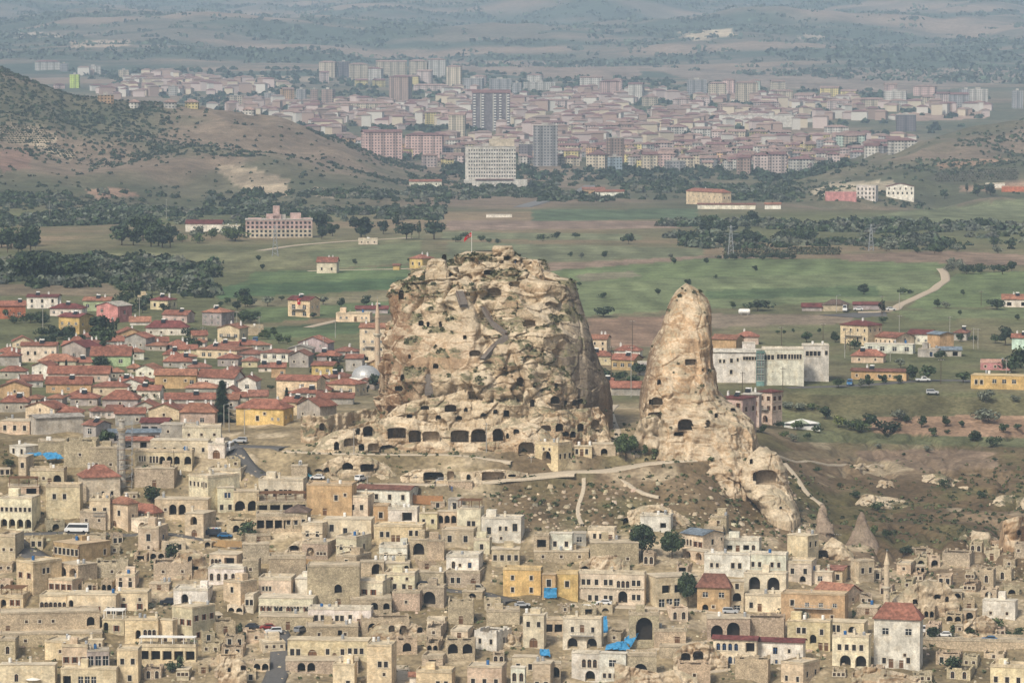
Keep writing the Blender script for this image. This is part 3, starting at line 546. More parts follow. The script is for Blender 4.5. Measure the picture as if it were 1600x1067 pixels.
loft('cave_rock', [(702, 1186, 1200, 1136), (708, 1176, 1209, 1134), (716, 1166, 1217, 1132), (735, 1156, 1226, 1129), (760, 1156, 1232, 1125), (780, 1166, 1238, 1121), (795, 1180, 1242, 1118), (815, 1190, 1248, 1114)], None, (5, 16), tuff, [(1197, 746, 32, 22, 3, 3), (1179, 745, 5, 13), (1174, 721, 5, 8), (1220, 793, 4, 4)], 'pale rock bluff with one wide square cave at the end of the grassy spur', 'rock bluff', k=.6, seed=31, NT=130, step=1.1, amp=(.45, .4, .6), veg=.4)
loft('fairy_chimney', [(800, 1345, 1348, 1118), (806, 1342, 1351, 1116), (830, 1333, 1360, 1113), (850, 1323, 1372, 1110), (870, 1316, 1381, 1107), (888, 1308, 1390, 1104)], None, (.8, 6), grey_col, [], 'brown cone shaped rock chimney alone on the valley floor above the stone minaret', 'fairy chimney', k=.4, seed=41, NT=70, step=1.2, n=2.0, amp=(.2, .1, .35), veg=.2, topc=(.25, .19, .14))
loft('fairy_chimney', [(789, 1283, 1288, 1122), (796, 1279, 1293, 1120), (812, 1276, 1298, 1118), (830, 1274, 1302, 1115), (845, 1272, 1306, 1113)], None, (.8, 4), grey_col, [], 'short stub of grey rock on the slope up and left of the brown rock cone', 'fairy chimney', k=.4, seed=43, NT=60, step=1.2, n=2.2, amp=(.6, .4, .6), veg=.2, topc=(.28, .215, .155))
ORG = lambda X, Y, Z, N: np.zeros(X.shape + (3,)) + np.array([.40, .27, .16]) * (1 + .3 * fbm(X / 3, Y / 3, Z / 20, 4, 3))[..., None]
cliff('rock_cliff', [(1560, 850, 862), (1568, 812, 862), (1590, 806, 864), (1640, 804, 866), (1680, 830, 866)], 3, 14, [(1592, 832, 5, 8)], 'orange brown rock cliff over the ruined houses at the far edge of the valley', 'cliff', seed=51, colour=ORG, veg=.4)
# banks of rock full of cave rooms
BAND = [(484, 704, 707), (498, 686, 707), (520, 674, 708), (560, 663, 708), (585, 655, 708), (615, 650, 707), (650, 655, 706), (700, 667, 706), (760, 668, 706), (790, 660, 707), (815, 655, 710), (838, 662, 712), (858, 676, 712), (880, 700, 712)]
cliff('cave_bank', BAND, 6.0, 8, [(559, 674, 7, 10), (575, 674, 15, 16), (620, 677, 29, 16, 4), (648, 682, 19, 18, 4), (673, 682, 25, 15, 4, 2.2), (526, 697, 8, 13), (565, 699, 9, 11), (605, 702, 23, 14), (548, 691, 22, 13, 3, 2), (583, 699, 16, 12, 3, 2), (719, 682, 27, 18, 4), (748, 681, 22, 20), (778, 680, 16, 19), (793, 681, 4, 8), (807, 674, 9, 7), (823, 700, 24, 18, 2.5, 3)],
      'long pale cliff of open cave rooms along the foot of the citadel', 'cave cliff', k=.55, seed=61, step=.9, rows=60, amp=(.55, .5, 1.1), veg=.6, cave_depth=5.5, colour=lambda X, Y, Z, N: tuff(X, Y, Z, N) * 1.14)
cliff('cave_bank', [(604, 648, 660), (620, 634, 662), (645, 626, 664), (680, 622, 664), (715, 612, 664), (740, 602, 663), (785, 600, 662), (820, 606, 658), (845, 622, 654), (866, 640, 650)], 3.5, 6, [(743, 618, 23, 13, 6), (768, 623, 6, 12, 5), (774, 643, 7, 7), (791, 646, 9, 10, 5), (704, 638, 18, 11), (717, 653, 10, 7), (664, 637, 13, 6), (812, 622, 10, 12), (832, 630, 7, 11, 5), (685, 652, 8, 7), (640, 650, 9, 6), (755, 648, 8, 6), (728, 640, 6, 7)],
      'stepped pale ledge with scattered cave mouths between the long cave cliff and the citadel', 'cave cliff', colour=lambda X, Y, Z, N: tuff(X, Y, Z, N) * 1.08, k=.6, seed=65, step=.9, rows=50, amp=(.8, .7, 1.1), veg=.9, cave_depth=5, dbase=1150)
cliff('cave_bank', [(786, 690, 702), (805, 668, 702), (830, 650, 702), (870, 641, 700), (935, 635, 697), (946, 650, 696), (956, 690, 696)], 5, 9, [(833, 671, 15, 11), (874, 668, 12, 12), (884, 678, 9, 8), (895, 679, 9, 10), (907, 668, 10, 12), (930, 663, 12, 14, 2.5, 2.2), (853, 669, 16, 9, 2.5, 2)], 'broken pale cliff with small caves behind the rock cut chapel', 'cave cliff', colour=lambda X, Y, Z, N: tuff(X, Y, Z, N) * 1.1, k=.55, seed=67, step=.9, rows=54, amp=(.9, .7, 1.0), veg=.9, cave_depth=5)
cliff('cave_bank', [(486, 746, 752), (498, 730, 752), (512, 720, 752), (530, 713, 751), (556, 711, 751), (580, 714, 751), (600, 724, 751), (624, 745, 752)], 3, 7, [(498, 735, 11, 5), (511, 734, 7, 8), (543, 728, 17, 11, 1.6), (574, 731, 21, 12, 5)], 'low brown rock bank with three hollows behind the parked cars', 'cave cliff', k=.5, seed=71, step=.9, rows=36, amp=(.7, .6, 1.0), veg=.6, cave_depth=5)
cliff('cave_bank', [(625, 745, 754), (650, 734, 754), (680, 731, 756), (710, 736, 757), (740, 736, 757), (770, 732, 753), (800, 734, 748), (825, 740, 745)], 2.5, 6, [(678, 744, 30, 12, 5), (704, 743, 10, 13, 4, 1.5), (732, 748, 6, 13), (770, 744, 34, 13, 6, 2.5), (800, 743, 12, 4)], 'low rock bank with cellar caves along the upper road', 'cave cliff', k=.45, seed=73, step=.9, rows=34, amp=(.6, .6, .9), veg=.6, cave_depth=5)
cliff('cave_bank', [(952, 700, 708), (985, 690, 710), (1000, 655, 712), (1020, 645, 714), (1045, 660, 716), (1060, 690, 716), (1075, 708, 716)], 4, 8, [], 'rough rock shoulder at the foot of the leaning pinnacle', 'rock', k=.6, seed=79, veg=1.2)
cliff('cave_bank', [(470, 650, 690), (485, 648, 690), (505, 650, 690), (560, 640, 680), (600, 636, 672)], 4, 10, [(503, 667, 7, 12)], 'earthy rock bank with a single cave beside the yellow house wall', 'cave cliff', k=.5, seed=83, veg=1.0)

PALE = lambda X, Y, Z, N: tuff(X, Y, Z, N) * .96
for i, (pts, lab) in enumerate((([(1330, 728, 734), (1345, 716, 736), (1362, 716, 736), (1372, 728, 734)], 'small pale scarp beside the thin footpath on the valley side'), ([(1366, 756, 762), (1376, 742, 764), (1392, 744, 764), (1402, 758, 762)], 'rounded pale scarp in the middle of the valley side'), ([(1332, 778, 786), (1350, 764, 790), (1385, 766, 792), (1412, 774, 792), (1425, 786, 790)], 'long pale eroded bank in the middle of the valley side'), ([(1440, 740, 752), (1460, 730, 756), (1490, 740, 760), (1520, 752, 764), (1545, 762, 770)], 'broken pale bank below the orange terraces'), ([(1545, 780, 786), (1565, 762, 792), (1600, 764, 796), (1650, 770, 800)], 'broad pale scarp at the right edge of the valley side'), ([(1500, 830, 850), (1520, 812, 856), (1545, 818, 858), (1560, 840, 858)], 'pale dome of bare tuff beside the orange brown cliff'), ([(1235, 818, 830), (1250, 806, 832), (1262, 814, 834), (1270, 826, 832)], 'pale rock patch between the cave bluff and the short stub'))):
    pts = [(a, c - (c - b_) * .62, c) for a, b_, c in pts]; cliff('rock_scarp', pts, 8, 10, [], lab, 'rock scarp', k=.5, seed=141 + i, step=1.2, rows=18, amp=(1.0, .9, 1.5), veg=1.3, colour=PALE)
# ------------------------------------------------------------------ labels: what it looks like, then which landmark it stands beside
LANDMARKS = []          # (px, py, phrase)
def lm(px, py, phrase): LANDMARKS.append((px, py, phrase))
PENDING = []            # things whose labels are finished once every landmark is known
def pend(o, px, py, look, cat, group=None, fixed=False):
    o['category'] = cat
    if group: o['group'] = group
    PENDING.append((o, px, py, look, fixed))
ORD = 'first second third fourth fifth sixth seventh eighth ninth tenth eleventh twelfth thirteenth fourteenth fifteenth sixteenth seventeenth eighteenth nineteenth twentieth'.split()
def relation(px, py, k=0):
    c = sorted(LANDMARKS, key=lambda q: math.hypot(q[0] - px, 1.6 * (q[1] - py)))[k]
    dx, dy = px - c[0], py - c[1]; far = math.hypot(dx, dy) > 130
    if abs(dx) > 1.5 * abs(dy): r = ('left of' if dx < 0 else 'right of')
    else: r = 'above' if dy < 0 else 'below'
    return ('far ' if far else '') + r + ' ' + c[2]
def nwords(t): return len(t.replace(',', ' ').split())
def finish_labels():
    used = {}
    for o, px, py, look, fixed in PENDING:
        if fixed: used[look] = 1
    by = {}
    for o, px, py, look, fixed in PENDING:
        t = look
        if not fixed:
            opts = [look + ', ' + relation(px, py, k) for k in range(4)]; short = [t for t in opts if nwords(t) <= 16] or [look]; t = next((t for t in short if t not in used), min(short[:2], key=nwords))
        used[t] = 1; by.setdefault(t, []).append((px, o))
    for t, v in by.items():
        v.sort(key=lambda q: q[0])
        for i, (px, o) in enumerate(v):
            o['label'] = t if len(v) < 2 else (t if nwords(t) <= 13 else ' '.join(t.split()[:13])) + (f', {ORD[i]} from left' if i < 20 else ', among the rightmost')
# ------------------------------------------------------------------ houses
WC = dict(B=((.16, .26, .23), 'green glass'), c=((.68, .585, .44), 'cream'), w=((.70, .65, .555), 'whitewashed'), y=((.66, .54, .36), 'yellow cream'), o=((.50, .335, .18), 'ochre'), O=((.60, .42, .17), 'bright yellow'), s=((.56, .46, .33), 'dressed stone'), S=((.48, .385, .265), 'rubble stone'),
          p=((.58, .27, .25), 'pink'), P=((.56, .42, .35), 'pale pink'), g=((.40, .46, .27), 'pale green'), m=((.40, .335, .32), 'mauve grey'), t=((.46, .165, .09), 'brick orange'), k=((.40, .36, .31), 'grey'), M=((.50, .60, .52), 'mint'))
RC = dict(k=((.34, .31, .27), 'grey'), y=((.5, .4, .2), 'tan'), r=((.25, .108, .074), 'red tiled'), m=((.15, .05, .045), 'maroon'), n=((.21, .10, .072), 'brown tiled'), a=((.29, .14, .09), 'orange tiled'), f=((.44, .38, .28), 'flat'), W=((.62, .57, .48), 'pale flat'), B=((.15, .18, .21), 'blue grey'), G=((.36, .33, .28), 'grey'), d=((.14, .10, .08), 'dark'))
TRIM = flat('pale stone trim', (.60, .53, .41)); BLUE = flat('blue paint', (.05, .13, .32), .5); GREENP = flat('green paint', (.10, .22, .17), .5); REDB = flat('brown shutter', (.17, .075, .04))
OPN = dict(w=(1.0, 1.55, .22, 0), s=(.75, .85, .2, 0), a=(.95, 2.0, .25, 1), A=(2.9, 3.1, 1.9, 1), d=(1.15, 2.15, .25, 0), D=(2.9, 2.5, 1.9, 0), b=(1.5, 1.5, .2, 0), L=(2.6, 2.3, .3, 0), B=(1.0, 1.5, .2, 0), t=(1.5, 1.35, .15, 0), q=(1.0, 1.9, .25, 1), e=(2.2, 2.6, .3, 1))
PNAME = dict(w='window', s='window', a='arched_window', A='archway', d='door', D='opening', b='shuttered_window', L='glazing', B='window', t='window', q='arched_window', e='arched_door')
_pm = {}
def outline(w, h, arch, n=8):
    if not arch: return [(-w / 2, -h / 2), (w / 2, -h / 2), (w / 2, h / 2), (-w / 2, h / 2)]
    r = w / 2; zc = h / 2 - r * 1.05; p = [(-r, -h / 2), (r, -h / 2)]
    for k in range(n + 1): a = math.pi * k / n; p.append((r * math.cos(a), zc + r * 1.05 * math.sin(a)))
    return p
def part_mesh(kind, w, h):
    """what fills an opening; local x along the wall, y inward, origin on the wall's face at the opening's centre"""
    w, h = round(w * 5) / 5 or .2, round(h * 5) / 5 or .2; key = (kind, w, h)
    if key in _pm: return _pm[key]
    dw, dh, rec, arch = OPN[kind]; b = MB(); o = outline(w + .06, h + .06, arch)
    back = {'d': 1, 'e': 1}.get(kind, 0)
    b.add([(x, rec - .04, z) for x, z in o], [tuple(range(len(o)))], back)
    if kind in 'wstabqBL':
        y0, y1 = -.05, rec - .05; fr = {'B': 3, 't': 4, 'L': 1, 'q': 3}.get(kind, 2 if kind != 'b' else 2); t = .13
        if kind in 'wsabBq' and kind != 't':           # stone surround, a touch proud of the wall
            n = len(o); oo = outline(w + .42, h + .36, arch); vs = [(x, -.05, z) for x, z in o] + [(x, -.05, z) for x, z in oo]
            b.add(vs, [(i, (i + 1) % n, n + (i + 1) % n, n + i) for i in range(n)], 2)
        for x0, x1, z0, z1 in ((-w / 2, -w / 2 + .08, -h / 2, h / 2), (w / 2 - .08, w / 2, -h / 2, h / 2), (-.04, .04, -h / 2, h / 2), (-w / 2, w / 2, h * .12, h * .12 + .07)):
            b.box(x0, rec - .12, z0, x1, rec - .06, min(z1, h / 2 - (.3 * w if arch else 0)), 4 if kind in 'tL' else (3 if kind in 'Bq' else 1))
        b.box(-w / 2 - .15, -.14, -h / 2 - .16, w / 2 + .15, .02, -h / 2 - .02, 2, True)
        if kind == 'b':
            for sgn in (-1, 1): b.box(min(sgn * w / 2, sgn * (w / 2 - .38)), -.07, -h / 2, max(sgn * w / 2, sgn * (w / 2 - .38)), -.01, h / 2, 5, True)
    if kind in 'de': b.box(-w / 2, rec - .1, h / 2 - .6, w / 2, rec - .05, h / 2 - .52, 2, True); b.box(-.03, rec - .1, -h / 2, .03, rec - .05, h / 2 - .5, 0, True)
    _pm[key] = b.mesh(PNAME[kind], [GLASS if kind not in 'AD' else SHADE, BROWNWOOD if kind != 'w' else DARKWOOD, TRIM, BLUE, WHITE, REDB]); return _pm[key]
def parse_open(txt):
    out = []
    for tk in txt.split():
        k = tk[0]; size = 1; tk = tk[1:]
        if '*' in tk: i = tk.index('*'); j = tk.find(':', i); j = len(tk) if j < 0 else j; size = tk[i + 1:j]; tk = tk[:i] + tk[j:]
        a, _, rng = tk.partition(':'); n, _, v = a.partition('@')
        u0, u1 = (float(q) for q in rng.split('-')) if rng else (0.0, 1.0)
        out.append((k, int(n or 1), float(v or .5), u0, u1, float(size)))
    return out
def wall_face(b, W, z0, H, ops, T, mat=0, gable=0.0):
    """one wall with real openings; T maps (along, inward, up) to the house's own axes. Returns where the openings are."""
    holes, rec = [], []
    for k, n, v, u0, u1, size in ops:
        dw, dh, rd, arch = OPN[k]; sp = (u1 - u0) * W / n; w_ = min(dw * size, sp * .8); h_ = min(dh * size, H * .82)
        if w_ < .25: continue
        zc = H * (1 - v)
        if k in 'de': zc = min(zc, h_ / 2 + .1) if v > .45 else zc
        zc = min(max(zc, h_ / 2 + .06), H - h_ / 2 - .08)
        for i in range(n):
            uc = u0 * W + sp * (i + .5); uc = min(max(uc, w_ / 2 + .08), W - w_ / 2 - .08)
            if any(abs(uc - q[0]) < (w_ + q[2]) / 2 + .05 and abs(zc - q[1]) < (h_ + q[3]) / 2 + .05 for q in rec): continue
            rec.append((uc, zc, w_, h_, k)); holes.append([(uc + x, zc + z) for x, z in outline(w_, h_, arch)])
    outer = [(0, z0), (W, z0), (W, H)] + ([(W / 2, H + gable)] if gable else []) + [(0, H)]
    polys = [[Vector((x, z, 0)) for x, z in outer]] + [[Vector((x, z, 0)) for x, z in h] for h in holes]
    flatp = [q for p in polys for q in p]
    tri = tessellate_polygon(polys) if holes else [tuple(range(len(outer)))]
    b.add([T(q[0], 0, q[1]) for q in flatp], [tuple(t) for t in tri], mat)
    for h, r in zip(holes, rec):
        rd = OPN[r[4]][2]; n = len(h); b.add([T(x, 0, z) for x, z in h] + [T(x, rd, z) for x, z in h], [(i, (i + 1) % n, n + (i + 1) % n, n + i) for i in range(n)], mat)
    return rec
def set_uv(me):
    uv = me.uv_layers.new(name='UVMap'); n = len(me.loops); co = np.empty(len(me.vertices) * 3); me.vertices.foreach_get('co', co); co = co.reshape(-1, 3)
    vi = np.empty(n, np.int32); me.loops.foreach_get('vertex_index', vi); nm = np.empty(len(me.polygons) * 3); me.polygons.foreach_get('normal', nm); nm = np.abs(nm.reshape(-1, 3))
    lt = np.empty(len(me.polygons), np.int32); me.polygons.foreach_get('loop_total', lt); ln = np.repeat(nm, lt, 0); p = co[vi]
    u = np.where(ln[:, 0] > ln[:, 1], p[:, 1], p[:, 0]); v = np.where(ln[:, 2] > .7, p[:, 1], p[:, 2]); uv.data.foreach_set('uv', np.stack([u, v], 1).astype(np.float32).ravel())
def chimney_mesh(h=1.3):
    b = MB(); b.box(-.32, -.32, -.8, .32, .32, h, 0); b.box(-.42, -.42, h, .42, .42, h + .14, 1, True); b.box(-.2, -.2, h + .14, .2, .2, h + .35, 0); return b.mesh('chimney', [WHITE, CONC])
CHIM = chimney_mesh(); CHIMS = CHIM.copy(); CHIMS.materials[0] = TRIM
def _tank(m):
    b = MB().lathe(0, 0, [(0, 1.25), (.35, 1.22), (.42, 1.1), (.42, .12), (0, .1)], 10, 0); b.box(-.4, -.4, 0, .4, .4, .11, 1); return b.mesh('water_tank', [m, CONC])
TANKS = [_tank(WHITE), _tank(flat('blue plastic', (.03, .12, .3), .5)), _tank(STEEL)]
DISH = MB().lathe(0, 0, [(.42, .95), (.25, .82), (0, .78)], 10, 0).cyl(0, 0, 0, .8, .04, n=5).mesh('satellite_dish', [flat('dish grey', (.5, .5, .48), .5)])
SOLAR = MB().add([(-.9, -.9, -.1), (.9, -.9, -.1), (.9, .5, .95), (-.9, .5, .95), (-.9, -.85, -.2), (.9, -.85, -.2), (.9, .55, .85), (-.9, .55, .85)], [(0, 1, 2, 3), (7, 6, 5, 4), (0, 4, 5, 1), (1, 5, 6, 2), (2, 6, 7, 3), (3, 7, 4, 0)], 0).bar((-.8, .6, 1.1), (.8, .6, 1.1), .28, 1, 8).bar((-.7, .5, -.4), (-.7, .5, 1), .04, 2).bar((.7, .5, -.4), (.7, .5, 1), .04, 2).mesh('solar_heater', [GLASS, WHITE, STEEL])
def roof_solid(b, W, Dp, H, kind, rh, ov=.45, mat=0):
    x0, x1, y0, y1 = -W / 2 - ov, W / 2 + ov, -ov, Dp + ov; z = H - .05; t = .18
    if kind == 'h':
        if W >= Dp: r = [(x0 + (y1 - y0) / 2 * .95, (y0 + y1) / 2), (x1 - (y1 - y0) / 2 * .95, (y0 + y1) / 2)]
        else: r = [(0, y0 + (x1 - x0) / 2 * .95), (0, y1 - (x1 - x0) / 2 * .95)]
        vs = [(x0, y0, z), (x1, y0, z), (x1, y1, z), (x0, y1, z), (x0, y0, z + t), (x1, y0, z + t), (x1, y1, z + t), (x0, y1, z + t), (*r[0], z + t + rh), (*r[1], z + t + rh)]
        if W >= Dp: fs = [(4, 5, 9, 8), (5, 6, 9), (6, 7, 8, 9), (7, 4, 8)]
        else: fs = [(4, 5, 8), (5, 6, 9, 8), (6, 7, 9), (7, 4, 8, 9)]
        b.add(vs, fs + [(0, 1, 5, 4), (1, 2, 6, 5), (2, 3, 7, 6), (3, 0, 4, 7), (3, 2, 1, 0)], mat)
    else:
        if kind == 'g': A, B, m = (x0, x1), (y0, y1), 0
        else: A, B, m = (y0, y1), (x0, x1), 1
        mid = (B[0] + B[1]) / 2; sec = [(B[0], z), (mid, z + rh + .1), (B[1], z), (B[1], z + t), (mid, z + rh + .1 + t), (B[0], z + t)]
        vs = [((a, q, zz) if m == 0 else (q, a, zz)) for a in A for q, zz in sec]
        b.add(vs, [(i, (i + 1) % 6, 6 + (i + 1) % 6, 6 + i) for i in range(6)] + [(0, 1, 4, 5), (1, 2, 3, 4), (6, 11, 10, 7), (7, 10, 9, 8)], mat)
    return b
NH = [0]
def house(row):
    f = [q.strip() for q in row.split(';')]; x0, x1, yt, yb = (float(q) for q in f[0].split()[:4]); rest = f[0].split()[4:]
    side, roof, wc, extra = rest[0], rest[1], rest[2], rest[3:]
    fo, so = parse_open(f[1]) if len(f) > 1 else [], parse_open(f[2]) if len(f) > 2 else []; lab = f[3] if len(f) > 3 else ''
    xm = (x0 + x1) / 2; D = gd(xm, yb); s = D / 5990; base = P(xm, yb, D)
    Hh = (yb - yt) * s; sgn = {'r': 1, 'l': -1}.get(side[0], 0); th = 0
    if sgn:
        sp, _, an = side[1:].partition(':'); sp = float(sp)
        th = math.radians(float(an)) if an else min(max(math.asin(min(sp * s / 8.5, .95)), math.radians(9)), math.radians(58))
        Dp = max(sp * s / math.sin(th), 2.5)
    else: th = math.radians(random.uniform(-3, 3))
    W = (x1 - x0) * s / math.cos(th)
    if not sgn: Dp = min(max(W * .8, 4.5), 8.5)
    yaw = -sgn * th - math.atan(base[0] / D) + (th if not sgn else 0)
    rc = random.Random(int(x0 * 13 + yb * 7)); base_c = np.array(WC[wc][0]); colr = tuple(np.clip(base_c * rc.uniform(.88, 1.1) * (1 + np.array([rc.uniform(-.04, .04) for _ in range(3)])), 0, .8))
    mat = RUB if wc == 'S' else ASH if wc == 's' or (wc in 'cy' and rc.random() < .45) else WALL
    rk, rp = roof[0], roof[1:]; rcol = 'r'
    if rp and rp[-1].isalpha(): rcol, rp = rp[-1], rp[:-1]
    e = empty('stone_wall' if 'wall' in extra else 'ruined_house' if rk == 'r' else 'stone_house' if wc in 'sS' and rk in 'fp' else 'tiled_house' if rk in 'hgG' else 'house', base, yaw); b = MB(); found = -4.0
    rh = 0
    if rk in 'hgG': rh = max((float(rp or 8) * s - (Dp / 2 if rk != 'G' else 0) * .13), .7)
    if rk == 'G': rh = max(float(rp or 8) * s, .7)
    F_ = lambda u, d, z: (u - W / 2, d, z)
    R_ = lambda u, d, z: (W / 2 - d, u, z)
    L_ = lambda u, d, z: (-W / 2 + d, Dp - u, z)
    K_ = lambda u, d, z: (W / 2 - u, Dp - d, z)
    walls = [(wall_face(b, W, found, Hh, fo, F_, gable=rh if rk == 'G' else 0), F_, 0), (wall_face(b, Dp, found, Hh, so if sgn > 0 else [], R_, gable=rh if rk == 'g' else 0), R_, math.pi / 2),
             (wall_face(b, Dp, found, Hh, so if sgn < 0 else [], L_, gable=rh if rk == 'g' else 0), L_, -math.pi / 2), (wall_face(b, W, found, Hh, [], K_, gable=rh if rk == 'G' else 0), K_, math.pi)]
    me = b.mesh('wall', mat); set_uv(me); link('wall', me, e, color=colr)
    for rec, T, rz in walls:
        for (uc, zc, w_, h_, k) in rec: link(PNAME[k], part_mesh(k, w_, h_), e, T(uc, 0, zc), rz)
    if rk in 'hgG':
        m2 = roof_solid(MB(), W, Dp, Hh, rk, rh).mesh('roof', TILE); ro = link('roof', m2, e, color=tuple(np.array(RC[rcol][0]) * rc.uniform(.8, 1.15)))
        if W > 5 and 'nc' not in extra:
            for _ in range(rc.choice((0, 1, 1, 2))):
                u = rc.uniform(-.32, .32) * W; link('chimney', CHIM, ro, (u, Dp / 2 + rc.uniform(-.1, .25) * Dp, Hh + rh * .72))
            if rc.random() < .4 and rk != 'G': link('solar_heater', SOLAR, ro, (rc.uniform(-.3, .3) * W, Dp * .34, Hh + rh * .72 + .25))
    elif rk in 'fp':
        if rk == 'f' and W > 4 and Dp > 3 and rc.random() < .6: rk = 'p'
        q = MB(); ov = .12; q.box(-W / 2 - ov, -ov, Hh, W / 2 + ov, Dp + ov, Hh + .16, 0, True)
        if rk == 'p':
            hpar = rc.choice((.4, .55, .8)); t = .25
            for (a0, b0, a1, b1) in ((-W / 2, -.02, W / 2, t), (-W / 2, Dp - t, W / 2, Dp), (-W / 2, t + .01, -W / 2 + t, Dp - t - .01), (W / 2 - t, t + .01, W / 2, Dp - t - .01)): q.box(a0, b0, Hh + .16, a1, b1, Hh + hpar, 1)
        m2 = q.mesh('roof', [FLATR, mat]); set_uv(m2); fc = np.array(RC[rcol if rcol != 'r' else 'f'][0]); link('roof', m2, e, color=tuple(fc * .5 + base_c * .5 if rcol == 'r' else fc))
        if W > 5 and wc not in 'S' and rc.random() < .3 and 'nc' not in extra: link('chimney', CHIMS, e, (rc.uniform(-.4, .4) * W, Dp * rc.uniform(.4, .9), Hh + .2))
        if W > 4.5 and Dp > 4 and 'nc' not in extra and 'wall' not in extra and not any(x.startswith('perg') for x in extra):
            if rc.random() < .38: hw = rc.uniform(1.8, 3.0); q = MB().box(-hw / 2, 0, 0, hw / 2, rc.uniform(1.8, 2.6), rc.uniform(1.2, 2.3)); m3 = q.mesh('roof_hut', mat); set_uv(m3); link('roof_hut', m3, e, (rc.uniform(-.5, .5) * (W - hw - .8), Dp * .5, Hh + .15), color=colr)
            for _ in range(rc.choice((0, 0, 1, 2))): link('water_tank', TANKS[rc.choice((0, 0, 0, 2, 2, 1, 2, 0))], e, (rc.uniform(-.42, .42) * W, Dp * rc.uniform(.25, .85), Hh + .16), rc.uniform(0, 3))
            if rc.random() < .45: link('satellite_dish', DISH, e, (rc.uniform(-.42, .42) * W, Dp * rc.uniform(.1, .7), Hh + .16), rc.uniform(-1, 1))
    elif rk == 'r':      # roofless: ragged wall tops
        q = MB()
        for T, L in ((F_, W), (R_, Dp), (L_, Dp), (K_, W)):
            u = 0
            while u < L - .3:
                wd = min(rc.uniform(.5, 1.4), L - u); hh = rc.uniform(0, .9); a, c = T(u, .02, Hh), T(u + wd, .42, Hh + hh)
                q.box(min(a[0], c[0]), min(a[1], c[1]), Hh - .02, max(a[0], c[0]), max(a[1], c[1]), Hh + hh, 0); u += wd
        m2 = q.mesh('broken_wall_top', mat); set_uv(m2); link('broken_wall_top', m2, e, color=colr)
    for x in extra:
        if x.startswith('perg'):     # timber pergola on the roof
            q = MB(); n = max(3, int(W / 2.2))
            for i in range(n):
                for yy in (.4, Dp * .75): xx = -W / 2 + .4 + (W - .8) * i / (n - 1); q.box(xx - .08, yy - .08, Hh + .1, xx + .08, yy + .08, Hh + 2.4)
            for j in range(9): yy = .1 + Dp * .8 * j / 8; q.box(-W / 2 + .2, yy, Hh + 2.4, W / 2 - .2, yy + .3, Hh + 2.5, 0, True)
            q.build('pergola', BROWNWOOD if x != 'pergw' else WHITE, e)
        if x.startswith('awn'):
            q = MB(); q.add([(-W / 2, -1.6, Hh - .9), (W / 2, -1.6, Hh - .9), (W / 2, -.03, Hh + .2), (-W / 2, -.03, Hh + .2), (-W / 2, -1.6, Hh - 1.05), (W / 2, -1.6, Hh - 1.05)], [(0, 1, 2, 3), (4, 5, 1, 0)]); q.build('awning', flat('red awning', (.35, .07, .05)) if x == 'awn' else WHITE, e)
        if x.startswith('bal'):
            q = MB(); zz = Hh * .45; q.box(-W * .3, -1.2, zz, W * .3, -.02, zz + .15, 0, True)
            for i in range(9): xx = -W * .3 + W * .6 * i / 8; q.box(xx - .04, -1.2, zz + .15, xx + .04, -1.12, zz + 1.0)
            q.box(-W * .3, -1.2, zz + 1.0, W * .3, -1.1, zz + 1.08, 0, True); q.build('balcony', CONC, e)
        if x == 'corn':              # row of small brackets under the eaves
            q = MB()
            for i in range(int(W / .9)): xx = -W / 2 + .3 + .9 * i; q.box(xx, -.3, Hh * .5, xx + .25, -.01, Hh * .5 + .35, 0, True)
            q.box(-W / 2 - .05, -.34, Hh * .5 + .36, W / 2 + .05, -.012, Hh * .5 + .55, 0, True); q.build('cornice', TRIM, e)
        if x == 'quoin':
            q = MB()
            for sx in (-1, 1):
                for i in range(int(Hh / .5)): ww = .5 if i % 2 else .3; xa, xb = sorted((sx * W / 2 + sx * .02, sx * (W / 2 - ww))); q.box(xa, -.03, i * .5, xb, .3, i * .5 + .42, 0, True)
            q.build('quoin', BROWNWOOD if wc == 'o' else TRIM, e)
    px, py = (x0 + x1) / 2, (yt + yb) / 2
    if lab.startswith('!'):
        t, _, short = lab[1:].partition('='); pend(e, px, py, t.strip(), 'house' if 'wall' not in extra else 'wall', None, True)
        if short: lm(px, py, 'the ' + short.strip())
    else:
        nw = sum(o[1] for o in fo); nm = {0: ' without windows', 1: ' with one opening', 2: ' with two openings', 3: ' with three openings'}.get(nw, '')
        st = 'tall ' if Hh > 6.6 else 'low ' if Hh < 3.6 else ''
        rf = RC[rcol][1].replace(' tiled', '-tiled') if rk in 'hgG' else 'flat-roofed' if rk in 'fp' else 'roofless'
        if rk in 'hgG' and 'tiled' not in rf: rf = rf.replace(' ', '-') + '-roofed'
        look = f"{st}{WC[wc][1]} {'wall' if 'wall' in extra else rf + ' house' + nm}"
        if lab: look = lab
        pend(e, px, py, look, 'wall' if 'wall' in extra else 'house')
    NH[0] += 1; return e
